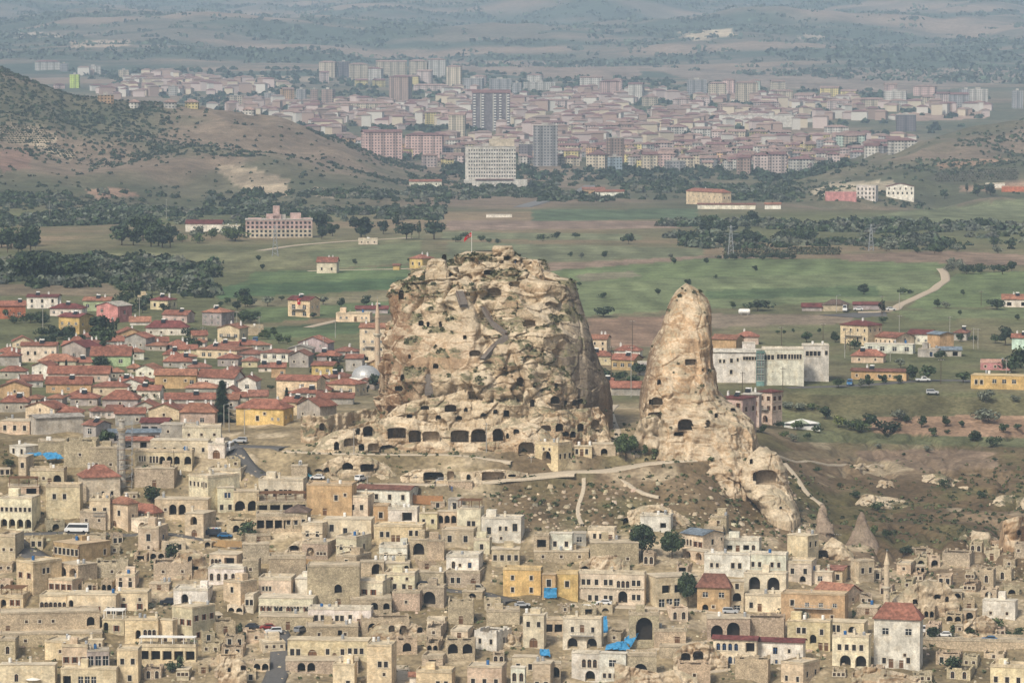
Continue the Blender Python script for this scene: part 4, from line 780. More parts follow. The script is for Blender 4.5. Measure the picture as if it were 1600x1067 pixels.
# ------------------------------------------------------------------ the old town on the slope: x0 x1 top base (px of the photograph) side roof colour [extras]; front openings; side openings; label
TOWN = '''
26 52 878 923 r45:50 p y;b2@.45;w2@.3:.3-.6 d1@.6:.55-.75;!smooth cream corner house with brown shutters over the bottom left lane=cream corner house with brown shutters
76 113 906 927 r22 p y;b4@.5;d1@.6;
0 36 933 951 r12 p y perg;A1@.6:.0-.3 b2@.45:.4-.9;;
62 104 931 958 r10 p y;a6@.55;;!cream loggia of six slim arches beside the outside stairs=six arched loggia
105 181 929 963 r10 f y;A1@.5:.02-.14 b3@.65:.25-.5 b1@.65:.55-.7 a2@.7:.8-1;;
181 231 926 954 r6 f y;b2@.75 s2@.35;;
181 211 900 923 r7 f c;w2@.55 s2@.2;;
271 325 922 946 r8 p w;A1@.6:.2-.45;;
325 381 888 912 r8 f w;a5@.55 s1@.35;;!whitewashed house with a row of five dark arched windows beneath a stone loggia=white house of five arches
327 370 866 889 r16 f s;a3@.55:.05-.45 D1@.5:.5-.95;;
349 376 909 943 r26:40 p s;w1@.35;;
383 396 930 957 r10 p c;w2@.4;;
404 489 934 963 r8 f c corn;b2@.55:.02-.25 w2@.55:.28-.45 b1@.55:.5-.6 w3@.55:.6-.75 b1@.55:.82-.95;;!long cream mansion with shuttered windows over a stone ground floor=long cream mansion with shutters
404 489 963 984 r6 f S;d1@.6:.48-.6;;
269 301 948 1002 r36:42 p y;b3@.42 e1@.78*.8 ;b3@.3 b2@.8;!tall yellow corner mansion with brown shutters and a wide stepped side=tall yellow corner mansion
160 194 968 990 r6 p y pergw;b1@.6:.4-.9 A1@.6:.02-.3;;
195 247 968 1006 r4 f y;A1@.6:.3-.5*.8 a3@.55:.55-.95;;
247 270 968 1006 r6:30 f y;a1@.8;;
97 137 1010 1044 r4 f y;b3@.6;;
136 171 1017 1044 0 f k;L3@.55*1.1;;
121 160 1000 1014 r3 f y;a5@.55*.6;;
70 118 1003 1031 r20 f y;s1@.5 d1@.7;;
183 216 1015 1070 r6 f y;w2@.32 w1@.8:.4-.8 ;;
216 306 1010 1035 r4 f y pergw;D5@.55;;!low cream gallery with five dark square openings and white posts=five bay gallery
95 182 1045 1075 r4 f y;D1@.6:.02-.2 L3@.6:.3-.65;;
0 86 1038 1072 r4 f c;a1@.6:.2-.4;;
0 156 957 989 0 f S wall;A1@.45:.86-.96*.8 s3@.4:.2-.6 d1@.6:.04-.12;;!long rubble terrace wall with one arched doorway under the six arched loggia
0 160 990 1010 0 f S wall;s2@.5;;
84 123 848 881 r50:48 f o quoin;w6@.4*1.2;w1@.5:.75-.9;!ochre house with brown quoins and a broad cream gable side by the junction=ochre house by the junction
90 122 881 906 r30:48 f S;A2@.55;;
216 248 825 859 r15 f s;w1@.42*1.3 s1@.88;B1@.5*1.2;!square stone block of a house with one white framed window at the roadside=square stone roadside house
140 172 782 824 r6 f y bal;w2@.36 s2@.9;;
172 200 786 824 r16:42 h11a y;w1@.4 e1@.95*.7:.0-.5;s1@.5;!cream house with a small orange hip roof behind the white minibus=small orange hip roof house
199 240 800 813 r16:40 h14r s nc;D3@.6*.9;D2@.6;!open sided cafe terrace under a red hip roof=red roofed cafe terrace
205 240 812 833 r18:40 f c;A1@.6 ;A1@.6*.7;
131 188 745 778 l9 h20r c;w2@.78:.4-.9*.8;;!cream house with a broad faded red hip roof below the scaffolded minaret=broad red hip roof house
72 125 760 811 r5 f s;w2@.3:.1-.7;;
125 165 800 825 r5 f S;s2@.5 A1@.7:.7-1*.6;;
0 50 778 828 r14 f c;w7@.35*.8 A4@.8*.9;;!cream hall over a street arcade of dark arches=cream street arcade hall
13 61 760 779 0 f s perg;D2@.5;;
29 41 714 746 r12 f s;w1@.4;;
15 40 697 713 r26:45 f w;w2@.5;;
0 46 658 679 r14 f s;w3@.5;;
57 130 652 676 l12 g6k k;;;
130 150 664 688 r24:45 g8n k;t1@.4*1.2;;
47 100 735 759 r5 f s;s2@.5:.1-.5 d1@.6:.5-.65 A1@.55:.65-.95*.8;;
210 300 706 732 r4 f s;w3@.4:.08-.2 a3@.45:.26-.42 A3@.5:.42-.8*.8 A1@.5:.85-1*.8;;!long stone arcade building with slender and wide arches below the bus=long stone arcade
210 272 732 762 r6 f S;d1@.6;;
235 325 688 712 r5 f c;w6@.6*.8 ;;
325 351 694 717 r6 f w;e1@.6;;!small white gatehouse with one carved arch by the steep road=white gatehouse
295 325 744 792 r50:52 p c;w5@.25*.9 a3@.25:.65-.95 w4@.8*.7;s1@.5;!long cream walled house stepping down to the blue doors=long cream stepped house
325 376 735 752 r10 p c;w2@.4:.4-.6;;
242 325 780 812 r6 f s;A2@.5:.25-.6*1.0 s1@.5:.15-.25;;
289 318 802 839 r20 f s;A1@.3:.25-.7*.8 e1@.85*.8;A2@.8*.6;!stone shop house with a tall pointed arch beside the blue parked car=stone shop with the tall arch
365 405 768 802 0 f s;A2@.65;;
340 366 762 800 0 f c;B2@.3:.4-.8 w2@.8;;
404 474 750 784 r6 f c;w1@.55:.1-.25*1.2 a1@.6:.3-.42 w3@.55:.45-.75;;!plain cream building with a flat parapet beneath the curving road=plain cream parapet building
400 480 784 806 0 f S perg;D4@.5;;
400 470 806 832 0 f S;D5@.5;;
445 480 800 830 r6 h13d S nc;w3@.5;;!stone restaurant pavilion with a dark brown hip roof=dark roofed restaurant
479 550 758 806 r8 f o;w1@.4:.6-.7 s1@.3:.8-.9 d1@.8:.3-.5;;
482 515 776 800 r10 g10r S nc;D2@.6;;!small brown pavilion with a bright red lean roof=red lean roof pavilion
514 575 776 812 r10 p c;w2@.55:.05-.3*.8 w2@.45:.5-.95;;
557 640 764 786 r14 g6n w nc;w4@.55 d1@.6:.2-.35;w1@.5;
583 607 790 819 r4 f o;w1@.5*1.1;;
606 652 796 818 r4 f w;D1@.5:.4-.9;;
655 683 802 826 r3 f y;w2@.5*.8;;
683 714 799 826 r3 f s;A3@.45*.75;;!small loggia of three tall dark arches among cream houses=three arched loggia
714 751 795 833 r6 f c perg;w2@.6:.4-.8;;
700 720 780 800 r4 f k;w1@.5*1.2;;
752 814 810 848 r6 f w;w1@.5:.08-.3*1.3 w2@.4:.4-.7*.8 w1@.35:.75-.95*1.4 s1@.8:.4-.6;;
472 504 819 850 r14 f c corn;w2@.48;d1@.6;!cream house with a bracketed cornice above a stone arch=bracketed cream house
472 512 849 874 r14 f S;A1@.5:.15-.5*.8 s3@.6:.55-.95;;
505 580 811 842 r6 f c;w1@.45:.1-.25*1.3 w1@.6:.4-.52*1.2 t1@.8:.6-.75*.7;;
525 557 841 869 r24 f c corn;w2@.5;w1@.5;!cream cube of a house with a grey stone flank and bracketed base=cream cube with the grey flank
525 557 869 892 r24 f S;w1@.4;;
584 660 822 848 r6 f y;w2@.5:.1-.35 d2@.6:.35-.55 w2@.4:.7-.95;;
592 636 855 880 r6 f w corn;w2@.5;;!small white house with two dark windows and a grey slab roof=small white two window house
592 640 880 896 0 f s;w1@.5 A1@.5:.8-1*.6;;
640 668 843 875 r4 f S;A1@.45*1.1;;
690 740 828 855 r6 f s;w2@.5*1.2;;
740 765 844 864 r4 f c;w1@.5;;
668 694 845 875 0 f S;;;
697 748 870 895 r8 f w;a1@.5:.15-.3 s1@.5:.35-.5 B1@.5:.6-.85;;!white house with a rooftop blue barrel over a blue arched door=white house with blue arched door
697 750 895 918 r8 f S;w2@.5:.1-.45 e1@.5:.7-.9;;
768 812 858 884 0 f s;w4@.5;;
563 600 878 900 0 f S;A1@.5:.4-1;;
600 648 898 926 r8 f c;s2@.2 w1@.65:.2-.5 w1@.65:.5-.8 d1@.8:.75-.95;;
547 598 910 937 r12 f c;b1@.55:.05-.25*.8 b2@.55:.3-.85*1.1;;!cream house with three dark shuttered windows over a stone arch=cream house of dark shutters
548 612 936 956 0 f S;A1@.55:.45-.7*.7 A1@.55:.75-1*.6;;
404 455 906 930 r8 f c;w3@.55:.1-.4*.8;;
461 502 904 930 r8 f w;b1@.5:.55-.9;a1@.5;
483 520 930 948 0 f s;a3@.5;;
480 562 884 948 0 f S wall;A1@.55:.5-.68*.8 d1@.9:.55-.65;;!high rubble retaining wall with one round arched window under the wooden fence=high rubble retaining wall
481 580 952 979 r4 f w;w2@.5:.08-.28 d1@.6:.32-.42 w2@.5:.42-.58 w1@.45:.62-.72 d1@.5:.77-.84;;!long low white house with a pale terrace and many dark openings=long low white house
478 560 979 998 0 f S;s2@.6 D1@.5:.6-.7*.6;;
613 656 926 954 r4 f S;s1@.5;;
653 693 894 917 r4 f S;B1@.55:.5-.8*1.1;;
653 694 917 948 r4 f S;A1@.55:.1-.75*1.2;;!square masonry bay holding one great arch below a stone hut=square bay with one great arch
449 575 1000 1032 r6 f y;w2@.6:.02-.17*1.1 e1@.55:.24-.38*1.1 w1@.55:.47-.53 e1@.5:.55-.62*.8 w1@.55:.65-.72 w3@.5:.74-.96;;!long yellow cream hotel with a central glazed arch and stone base=long yellow cream hotel
446 560 1032 1052 0 f S;A2@.5:.15-.42*.8;;
573 612 1008 1080 r8 f y;w2@.4*1.0:.4-.9 s1@.62:.5-.9;;!tall yellow cream tower house at the bottom edge=yellow tower house
520 554 1038 1080 r4 p y;w1@.7:.5-.9;;
650 706 1050 1080 r6 f y;w2@.6:.5-.95 ;;
640 664 1056 1074 0 g6a w nc;;;
730 784 1042 1080 r8 f s;w3@.6 ;;
741 776 988 1015 r24 r w;w2@.5*.9;w1@.5;
565 640 968 992 0 r S;A1@.5:.1-.35*.8 A1@.6:.6-.9*.7;;
786 845 890 930 r4 f O;w2@.3*.8 w2@.78*.9;;!plain mustard yellow house with four small windows=mustard yellow house
847 868 897 935 r3 f o;w1@.35*1.3;;
869 903 896 936 r3 f O;w1@.4*1.1;;
904 1007 896 944 r3 f c corn;w2@.28:.03-.19 w1@.28:.23-.31 w2@.28:.37-.53 a3@.33:.57-.78 w2@.28:.8-.95 w2@.8:.12-.32 w2@.8:.37-.53 A1@.75:.58-.76*1.1 w2@.75:.8-.95;;!long cream stone mansion with a central arched gate and two rows of windows=long cream mansion with arched gate
1025 1090 900 948 l18 f s;D2@.4:.1-.7*.9 L3@.88:.05-.6;;!unfinished grey stone block with dark glazed bays shaded by a tree=grey block with glazed bays
1089 1140 917 955 r3 h22n o nc;t2@.3 A1@.85:.1-.4*.6 s1@.8;;!ochre house with a tall patched brown tile roof over a whitewashed ground floor=patched brown roof house
1141 1162 908 957 0 f s;w1@.15 A1@.5*.8 L1@.85*.7;;
1100 1172 866 900 r4 f w;w2@.5:.1-.35*.8 w2@.5:.55-.85;;
1168 1228 866 905 r4 f w;w2@.4:.05-.4*.9 w2@.4:.55-.9*.9;;!broad whitewashed mansion over two large glazed arches=broad white mansion
1162 1228 896 934 r4 f c;A1@.4:.08-.42*1.2 A1@.4:.5-.9*1.2;;
1162 1228 930 956 r4 f c;w1@.6:.1-.25 d1@.6:.3-.45 w1@.9:.2-.4*.6;;
1228 1268 880 910 r8 f c;w2@.4 A1@.85:.5-.8*.6;;
1065 1098 834 864 r33:45 g9B c nc;a3@.45:.05-.5*.9 b2@.5:.55-1;w1@.4:.4-.55 s1@.3:.85-.95;!cream house roofed with rows of dark blue solar panels=house with blue solar roof
1066 1100 860 876 r20:45 f s;A2@.5*.8;;
1128 1186 844 864 r4 f w;D1@.6:.1-.3*.6 d1@.6:.35-.5 D1@.55:.55-.75*.6 a1@.6:.78-.92;;
1230 1262 836 870 r17:35 f y;;w2@.4;!plain yellow cream block of a house at the upper edge of the slope=plain yellow block house
1266 1300 893 914 r4 f c;t1@.5:.3-.6;;
1292 1316 890 912 r12 g7n y nc;w1@.5:.5-.9 d1@.6:.0-.3;;
1329 1342 876 908 r24:55 f s;;w2@.45;!brown stone house with a pale metal roof near the stone minaret=stone house with pale roof
1272 1320 926 946 r26:35 g16a s;t1@.6;s1@.5;!long ochre house under a bright red gable roof=bright red gable house
1220 1320 928 968 r6 f o bal;w1@.35:.1-.25 t3@.4:.3-.95*.8 w1@.85:.3-.5 s1@.85:.7-.9;;
1365 1437 966 1044 r5 h26r w nc;t2@.25*1.25 w1@.85:.1-.35 d1@.9:.3-.45*1.1 d1@.9:.5-.7 w1@.83:.68-.82 s1@.72:.6-.75;;!square white stone mosque house with a red pyramid roof and tall windows=white house with red pyramid roof
1230 1297 970 1016 r4 f y;w2@.32:.2-.45 A1@.6:.5-.7*.8 w2@.35:.65-.85 d1@.9:.7-.85 d1@.9:.85-.97;;!yellow cream house with a central arched porch and outside stair=yellow house with arched porch
1297 1350 972 1000 r6 f y;w2@.35:.05-.3*1.2 A1@.5:.5-.8*.9;;
1300 1357 994 1042 r4 p c;w4@.35:.1-.9 A2@.82:.15-1*1.0;;!cream terrace house with four dark windows over two low arches=cream terrace house
1182 1255 1002 1037 r4 g5m w nc;B1@.4:.3-.5*1.2 w1@.4:.65-.75*.7 B1@.9:.35-.5*.7;;!white house with blue windows and a dark red flat roof edge=white house with blue windows
1114 1182 998 1038 r3 g5m c nc;q4@.3:.05-.6 D1@.3:.72-.98 q4@.82:.05-.6;;!cream gallery house with two rows of blue arched windows=gallery of blue arched windows
1220 1255 1036 1070 r26 f s;w2@.7*.9;w2@.5;
1547 1600 1042 1075 r6 p y;w3@.6;;
1535 1586 938 966 r4 f w;s2@.7;;
1530 1552 890 918 r4 r S;a1@.5 d1@.9;;
1552 1580 890 908 r4 r S;a1@.5;;
1472 1515 866 884 r8 r S;;;
1585 1610 852 872 r4 r S;s2@.4;;
834 858 836 868 r3 f S;D1@.4*.9;;
858 894 833 866 r3 f w;w2@.5;;!small white faced house beside a dark open shed in a ruined row=white faced house in the ruined row
834 920 862 880 0 f S;s3@.4 a1@.5:.8-.95;;
894 916 833 852 0 f k;t1@.5;;
918 960 828 847 r4 f c;w2@.5:.15-.6*.9 d1@.6:.75-.95;;
922 998 848 877 0 f S;d1@.85:.45-.6*.8 s1@.85:.7-.85;;!curving rubble wall of a ruined terrace behind the big dark trees
1000 1048 806 830 r4 f w;D1@.6:.6-.9*.6;;!low white walled yard with one brown door above the big dark trees
1110 1135 808 832 r4 f S;s1@.3;;
1100 1130 826 838 0 f S;;;
817 850 960 1012 r4 f c;w2@.28*.95 e1@.75*1.0;;!narrow cream house with a tall arched doorway=narrow cream arched door house
850 880 968 992 0 p s;D2@.55*.9;;
879 940 966 1014 r3 f c bal;w1@.35:.1-.4*.9 d1@.33:.4-.6 w1@.35:.65-.9*.9 A2@.82*.95;;!cream house with a white canopied roof terrace and two ground floor arches=cream house with white canopy
983 1030 960 1012 0 f S;A1@.42:.15-.85*2.0;;!tall masonry vault with one huge dark arch beside blue sheeting=huge dark arch
1022 1072 986 1010 0 f S;d1@.6:.6-.85*1.2;;
1105 1172 966 1002 0 f S;A1@.55:.05-.4*1.1 A1@.5:.42-.8*1.4;;
893 936 1020 1064 r3 f w;a3@.35:.35-.95*1.1 A1@.88:.4-.95*.9;;!pale stone house with a triple arched window at the bottom=house with the triple arched window
936 978 1020 1064 r3 f w;t1@.35*1.3 w3@.8:.1-.7*.8 d1@.9:.75-.95;;
978 1026 1024 1064 0 f S;A1@.6:.2-.75*1.3;;!stone wall pierced by one tall pointed arch by the pale house
800 838 1026 1056 r4 f s;w2@.5;;
798 820 1042 1080 r2 f w;a2@.4*1.1;;
832 860 1036 1080 r6 f s;w2@.75;;
860 876 1036 1070 0 f S;A1@.4*.9;;
1148 1200 1030 1062 r4 r S;;;
836 872 694 724 r22:40 f y;s2@.25:.25-.75 A1@.8:.25-.75*1.2;w3@.6;!smooth yellow rock cut chapel front with one dark arch under the citadel=rock cut chapel
897 925 698 713 0 f y;w1@.5:.05-.25 d1@.6:.3-.55 w1@.5:.6-.8;;
926 962 694 712 0 f s;A1@.7:.3-.7*.7;;
455 480 728 752 0 f S;;;
700 738 752 762 0 f S wall;;;
379 420 850 880 0 f S;;;
379 404 876 902 r4 f S;s1@.5;;
240 300 880 905 0 r S;s2@.5;;
420 478 872 905 0 f S wall;;;
0 24 838 878 r14 f s;s2@.5;;
0 24 1000 1030 r6 f S;a1@.5;;
1440 1600 1001 1017 0 f S wall;;;!long low grey retaining wall under the row of parked cars
1030 1100 1010 1030 0 f S wall;;;
700 740 940 975 0 r S;d1@.8;;
696 742 1002 1030 0 r S;A2@.4*.9;;
760 812 955 975 0 f S;;;
1165 1225 968 1000 0 r S;;;
1060 1110 1040 1075 0 r S;s1@.4;;
620 652 1000 1022 0 r S;A1@.5*.8;;
150 200 880 905 0 r S;s1@.5;;
100 135 760 785 0 r S;s1@.4;;
60 110 690 712 0 f S;;;
100 150 690 730 r6 r S;s1@.5;;
140 184 700 742 r8 f S;s2@.6;;
188 236 688 700 r6 g5r k nc;D2@.6*.7;;
170 250 676 690 0 g4B k nc;D3@.6*.7;;
220 262 660 678 r6 g8m k nc;D3@.6*.7;;
60 100 640 655 r8 f s;w2@.5;;
250 300 664 684 r8 f k;s2@.5;;
285 345 668 690 0 f c;s3@.5;;
'''
SUBURB = '''
0 40 478 498 0 g9r t;t2@.6;;
42 90 464 482 r6 g5m w;w3@.35 t3@.8*.8;;
78 128 482 494 r8 h9m w;t4@.5*.8;;
92 124 495 524 r22:35 g7m O bal;t3@.35*.8 w2@.75;t2@.4*.7;!yellow house with a maroon roof and an open stair balcony among the suburb gardens=yellow maroon roof house
130 172 470 486 r6 g7a g;t3@.5;;
151 184 478 503 r22:40 G6G p;t1@.3:.1-.4 t2@.75*.7;L1@.4*.6;!bright pink house with white window frames at the far side of the suburb=bright pink house
235 262 469 484 r14 h8m y;w2@.5;w2@.5;!yellow house with a maroon hip roof before the fields=yellow hip roof house
216 236 464 474 0 f y;t2@.5;;
203 235 503 508 0 g9a w;;;
254 292 492 504 r12 g8r P;t3@.6*.8;;
316 346 488 509 r20:35 h9a m;t3@.35*.8 t3@.78*.8;t2@.4*.7;!mauve grey house with an orange hip roof on open ground=mauve grey house
228 292 512 524 r4 h12m w;s4@.6;;
340 374 513 536 r14 G6a y bal;t3@.5;t1@.5;
307 370 546 560 r26:30 h8a y;t2@.6:.1-.4 t3@.5:.5-.95*.8;t2@.4*.8;
33 88 540 566 r4 g6r c;w2@.45:.1-.5*.9 t2@.4:.6-1*.7 s2@.85;;!cream three storey house with a red roof at the suburb's left end=cream three storey house
97 134 542 560 r24:40 G9m k;L1@.7*.6;;
142 204 556 572 r4 g15r g;t2@.5;;!pale green house with a steep red roof in the suburb=pale green red roofed house
195 228 528 546 r14 G7r k;s2@.6;;
0 30 556 572 r4 h9r k;;;
60 118 564 576 r6 h12a c;t2@.6*.6;;
50 76 572 592 r14 G6r w;s1@.5;;
75 170 584 597 r4 g13r P;t3@.5*.7;;
72 142 600 614 r4 g12r o;t3@.5*.7;;!ochre house with a long plain red roof in the thick of the suburb=ochre long roof house
145 198 604 618 r6 h9r y;s2@.5;;
185 224 600 612 r4 G8r w;s1@.5;;
212 242 577 590 r12 G7a w;s2@.5;;
242 306 586 607 r3 g10a o;s2@.4 t1@.5:.8-1;;
255 300 565 574 r4 h12r k;s2@.5;;
308 366 590 604 r16:35 g13r w;t2@.6;t2@.4*.7;
290 338 606 618 r6 h10a k;t2@.5*.6;;
258 336 624 634 0 g11r k;s3@.5;;
282 336 644 664 r4 h15a P;t1@.6:.55-.7;;!pale pink cottage with a bright red hip roof near the tall dark conifer=pink cottage by the conifer
40 85 637 655 r22:40 G9r s;a1@.1:.4-.6*.6;;
110 152 622 634 r6 h11r k;s2@.5;;
160 215 624 636 r6 h16r k;s1@.5;;
0 40 580 592 r4 h9r k;s2@.5;;
0 46 604 622 r4 G8n o;s1@.4;;
0 44 628 644 r4 h11r k;s2@.5;;
84 128 644 658 r4 h9r c;s1@.5;;
180 226 646 664 0 g10r k;s2@.5;;
232 280 640 656 r8 G9r y;s1@.5;;
215 250 610 624 r6 g9r w;s2@.5;;
340 372 560 572 r6 h9r k;s2@.5;;
372 400 596 612 r8 G8r w;t1@.5;;
350 372 624 640 r4 g9a k;s1@.5;;
369 443 638 664 r16 h16r O;w1@.6:.4-.5 s1@.3:.55-.65 t2@.6:.7-.95*.6;t2@.5*.7;!large bright yellow house with a red hip roof at the plateau edge=large yellow house
440 464 628 648 r18 g9r y;;;
464 500 634 656 r26:45 G12r k;s2@.6;;!grey barn gable with a red roof beside the earthy bank=grey barn gable
495 552 622 632 0 g9r k;;;
452 500 614 626 r6 h9r k;s2@.5;;
432 495 594 624 r14 g9r y bal;t2@.25:.55-.95*.7 t2@.68:.5-.95*.8;;!tan two storey house with a long red roof and balcony=tan two storey house
511 555 600 618 r18 h10r y bal;t3@.5*.8;t2@.5*.7;
424 446 574 590 0 g8r o;t1@.5:.5-1*.8;;
452 482 556 574 r8 G8n k;s2@.5;;
487 520 571 586 r10 g7r O;t2@.5*.8;;
495 530 556 566 r4 h9r k;s1@.5;;
407 450 551 566 r10 h7n w;t3@.4;;!white house with brown hip roof and three square windows=white three window house
466 512 536 550 r10 G10r m;t2@.3*.6;;
450 488 545 556 r4 G6k k;s1@.5;;
450 484 469 495 r16:40 g7m y bal;L2@.4*.8 L2@.8*.8;t2@.4*.7;!yellow three storey house with a maroon roof and a red flag hung on its front=house with the hung red flag
525 578 490 503 r4 f y;t2@.5:.05-.4*.7 d1@.6:.5-.65 t2@.5:.7-.95*.6;;!low cream flat roofed house on the edge of the fields=low cream field house
556 606 483 490 0 g6m m;;;
562 602 512 566 r6 g8a y bal;t2@.12*.7 t3@.4*.7 t3@.62*.7 D2@.9*.6;;!tall cream apartment house with an orange roof behind the slim minaret=tall house behind the minaret
540 566 560 580 r4 g7r k;s1@.5;;
378 412 512 524 0 f S;;;
1253 1284 480 486 0 g7m m nc;;;
1285 1322 476 486 r4 h9d S nc;;;
1333 1378 476 484 0 g5m m nc;;;
1313 1356 508 538 r22:35 h9m y bal;w4@.25*.7 w2@.7:.5-1*.8;w3@.25*.7;!yellow three storey house with a maroon hip roof near the parking area=yellow maroon hip house
1345 1400 526 539 r28:40 g9r y nc;w8@.5*.6;w1@.4;
1350 1426 538 552 r4 f w;L4@.5*.7;;
1418 1452 522 538 r12 g8m w;t3@.6*.7;;
1449 1468 522 546 r22:50 g5B o nc;;;!plain tan gabled barn with a bluish metal roof=tan barn with metal roof
1434 1466 546 558 r4 f k;B1@.6:.5-.8*1.2;;
1464 1502 547 557 0 g6B k nc;D2@.6*.7;;
1490 1510 520 532 r6 h8n k;;;
1330 1380 556 567 r4 h11r s;s2@.5;;
1330 1416 580 594 r4 g4n o;s5@.5;;
1517 1600 587 608 r6 f O;w2@.5:.05-.25 t3@.4:.35-.9;;!yellow roadside building with a wide grey flat roof=yellow roadside building
1532 1578 567 578 0 f p;s3@.5;;
1581 1610 528 546 0 g7r M;;;
1566 1610 468 480 0 g9a w;D2@.6*.7;;!white house with an orange roof at the far right edge of the fields=orange roofed house on the right edge
1110 1191 550 598 0 g6W w nc;w2@.3:.15-.3*.8 w1@.28:.37-.44 w1@.25:.5-.55*.8 w5@.2:.62-.9*.8 w1@.65:.35-.45;;!large white school building with a low pale roof and strip windows beside the pinnacle=large white school
1190 1256 546 602 0 f w;w3@.22:.04-.3*1.1 w3@.2:.35-.6*1.1 w5@.2:.62-.95*1.1;;
1254 1295 540 596 0 f w;w4@.22:.1-.7*1.1 w1@.2:.8-1;;
1182 1194 548 603 0 f B;L3@.15 L3@.35 L3@.55 L3@.75;;!narrow green glass tower joining the two white school wings=green glass tower
1160 1180 536 552 0 f w nc;;;
1112 1150 530 548 r12 g8a o nc;;;
1150 1185 526 538 0 h9r P;;;
923 948 530 552 r6 g8a y;w2@.3*.7 w2@.7*.7;;
920 955 556 570 r4 h9r y;t2@.5*.6;;
955 990 562 578 r14 g10r o;t3@.5;t1@.5;!ochre house with a red roof seen between the citadel and the pinnacle=house in the gap
960 1000 548 560 r4 h9r w;;;
996 1012 566 586 0 f w;B1@.5*1.2;;
955 1006 606 618 0 g11r k;;;
922 956 600 612 r4 g10r y;;;
1120 1160 622 664 r22:30 h5m P bal;b3@.25 b3@.55 b3@.85;b2@.4;!pink terraced hotel with maroon roofs and wooden balconies behind the pinnacle=pink terraced hotel
1185 1206 612 662 r16:40 h5m P bal;b2@.2 b2@.5 A1@.85*.8;b2@.2 b2@.5;
1160 1186 616 664 r4 h5G P;b2@.3 b2@.6 A1@.85*.8;;
1145 1170 642 668 0 h4B P nc;D1@.5;;
495 526 410 427 r4 g9r c;w2@.6*.9;;!small cream farmhouse with a red roof alone in the green fields=lone red roofed farmhouse
640 660 404 420 r18:40 h8r O;w2@.5;;!bright yellow farmhouse partly hidden behind the top of the citadel=yellow farmhouse behind the citadel
614 624 415 422 r2 g3n O;;;
560 590 375 382 0 f c;s3@.5;;
290 346 350 362 r4 g7m w nc;;;
345 380 354 364 0 f w;s3@.5;;
1072 1128 300 320 r14 h6r y;w7@.35*.8 w7@.75*.8;w2@.4;!tan block with a red roof across the far fields=tan block across the fields
1090 1180 320 327 0 g3n w nc;;;
1195 1220 320 327 0 g4a w nc;;;
1338 1368 290 312 r4 f w nc;w5@.25*1.2 w5@.55*1.2 w5@.85*1.2;;!white school block with three rows of dark windows below the right hill=white block with rows of dark windows
1385 1428 292 312 0 G5m w nc;w5@.15*1.0 w6@.5*1.2;;!white and red banded hall with a low gable below the right hill=red banded hall
1290 1338 300 314 0 f p nc;;;
640 690 284 292 0 g4r w nc;w3@.5;;
910 945 296 303 0 g4n o nc;;;
930 975 300 306 0 g4r w nc;;;
760 800 336 340 0 f w nc;;;
1565 1600 292 300 0 f t nc;;;
1540 1570 288 294 0 f w nc;;;
'''
for r in TOWN.strip().split('\n') + SUBURB.strip().split('\n'): house(r)

# ruined rooms and broken walls in the gaps between the houses
BOX = []
for r in (TOWN + SUBURB).strip().split('\n'):
    if r.strip(): a = [float(v) for v in r.split(';')[0].split()[:4]]; BOX.append((a[0] - 3, a[2] - 2, a[1] + 6, a[3] + 3))
def fill(n, poly, cols, seed, w_, h_, roofs, ops, tight=0.0):
    r = random.Random(seed); k = 0; xs, ys = [q[0] for q in poly], [q[1] for q in poly]
    for _ in range(n * 40):
        if k >= n: break
        x, y = r.uniform(min(xs), max(xs)), r.uniform(min(ys), max(ys)); w, h = r.uniform(*w_), r.uniform(*h_)
        if not inpoly(np.array([x]), np.array([y]), poly)[0]: continue
        b = (x - w / 2, y - h, x + w / 2, y)
        if any(b[0] < q[2] - tight * (q[2] - q[0]) and b[2] > q[0] + tight * (q[2] - q[0]) and b[1] < q[3] and b[3] > q[1] + 2 * tight * (q[3] - q[1]) for q in BOX) or any(abs(x - a) < w / 2 + 8 and abs(y - c) < 7 for rd in ROADS for a, c in rd[1]): continue
        BOX.append(b); k += 1; sd = r.choice(['r', 'l', 'r']) + str(int(r.uniform(3, 10))) if r.random() < .7 else '0'
        house(f"{b[0]:.0f} {b[2]:.0f} {b[1]:.0f} {b[3]:.0f} {sd} {r.choice(roofs)} {r.choice(cols)};{r.choice(ops)};;")
OPS_ = ['s2@.5', 'A1@.55*.7', 'd1@.7', 'w2@.5', 's1@.4 A1@.6:.5-1*.7', 'a2@.5', 'D1@.5*.7', 'w1@.45 d1@.7:.6-.9', 's3@.4', 'A2@.5*.6']
fill(46, [(0, 690), (300, 700), (470, 760), (800, 800), (850, 1067), (0, 1067)], 'SSSSsSsc', 1, (16, 40), (8, 18), 'frrr', OPS_)
fill(36, [(800, 860), (1200, 860), (1360, 900), (1600, 1000), (1600, 1067), (600, 1067), (600, 900)], 'SSSSsSsc', 2, (16, 40), (8, 18), 'frrr', OPS_)
fill(22, [(1440, 868), (1600, 855), (1600, 985), (1450, 975), (1400, 900)], 'SSSs', 3, (12, 30), (8, 17), 'rrrf', OPS_)
fill(62, [(0, 545), (230, 520), (400, 545), (590, 560), (590, 612), (440, 625), (340, 660), (0, 660)], 'kywoks', 4, (20, 38), (7, 12), ['h9r', 'g8r', 'h8n', 'G8r', 'g10n', 'h7a'], ['t2@.5*.7', 's2@.5', 't3@.5*.6', 's1@.5'], .22)
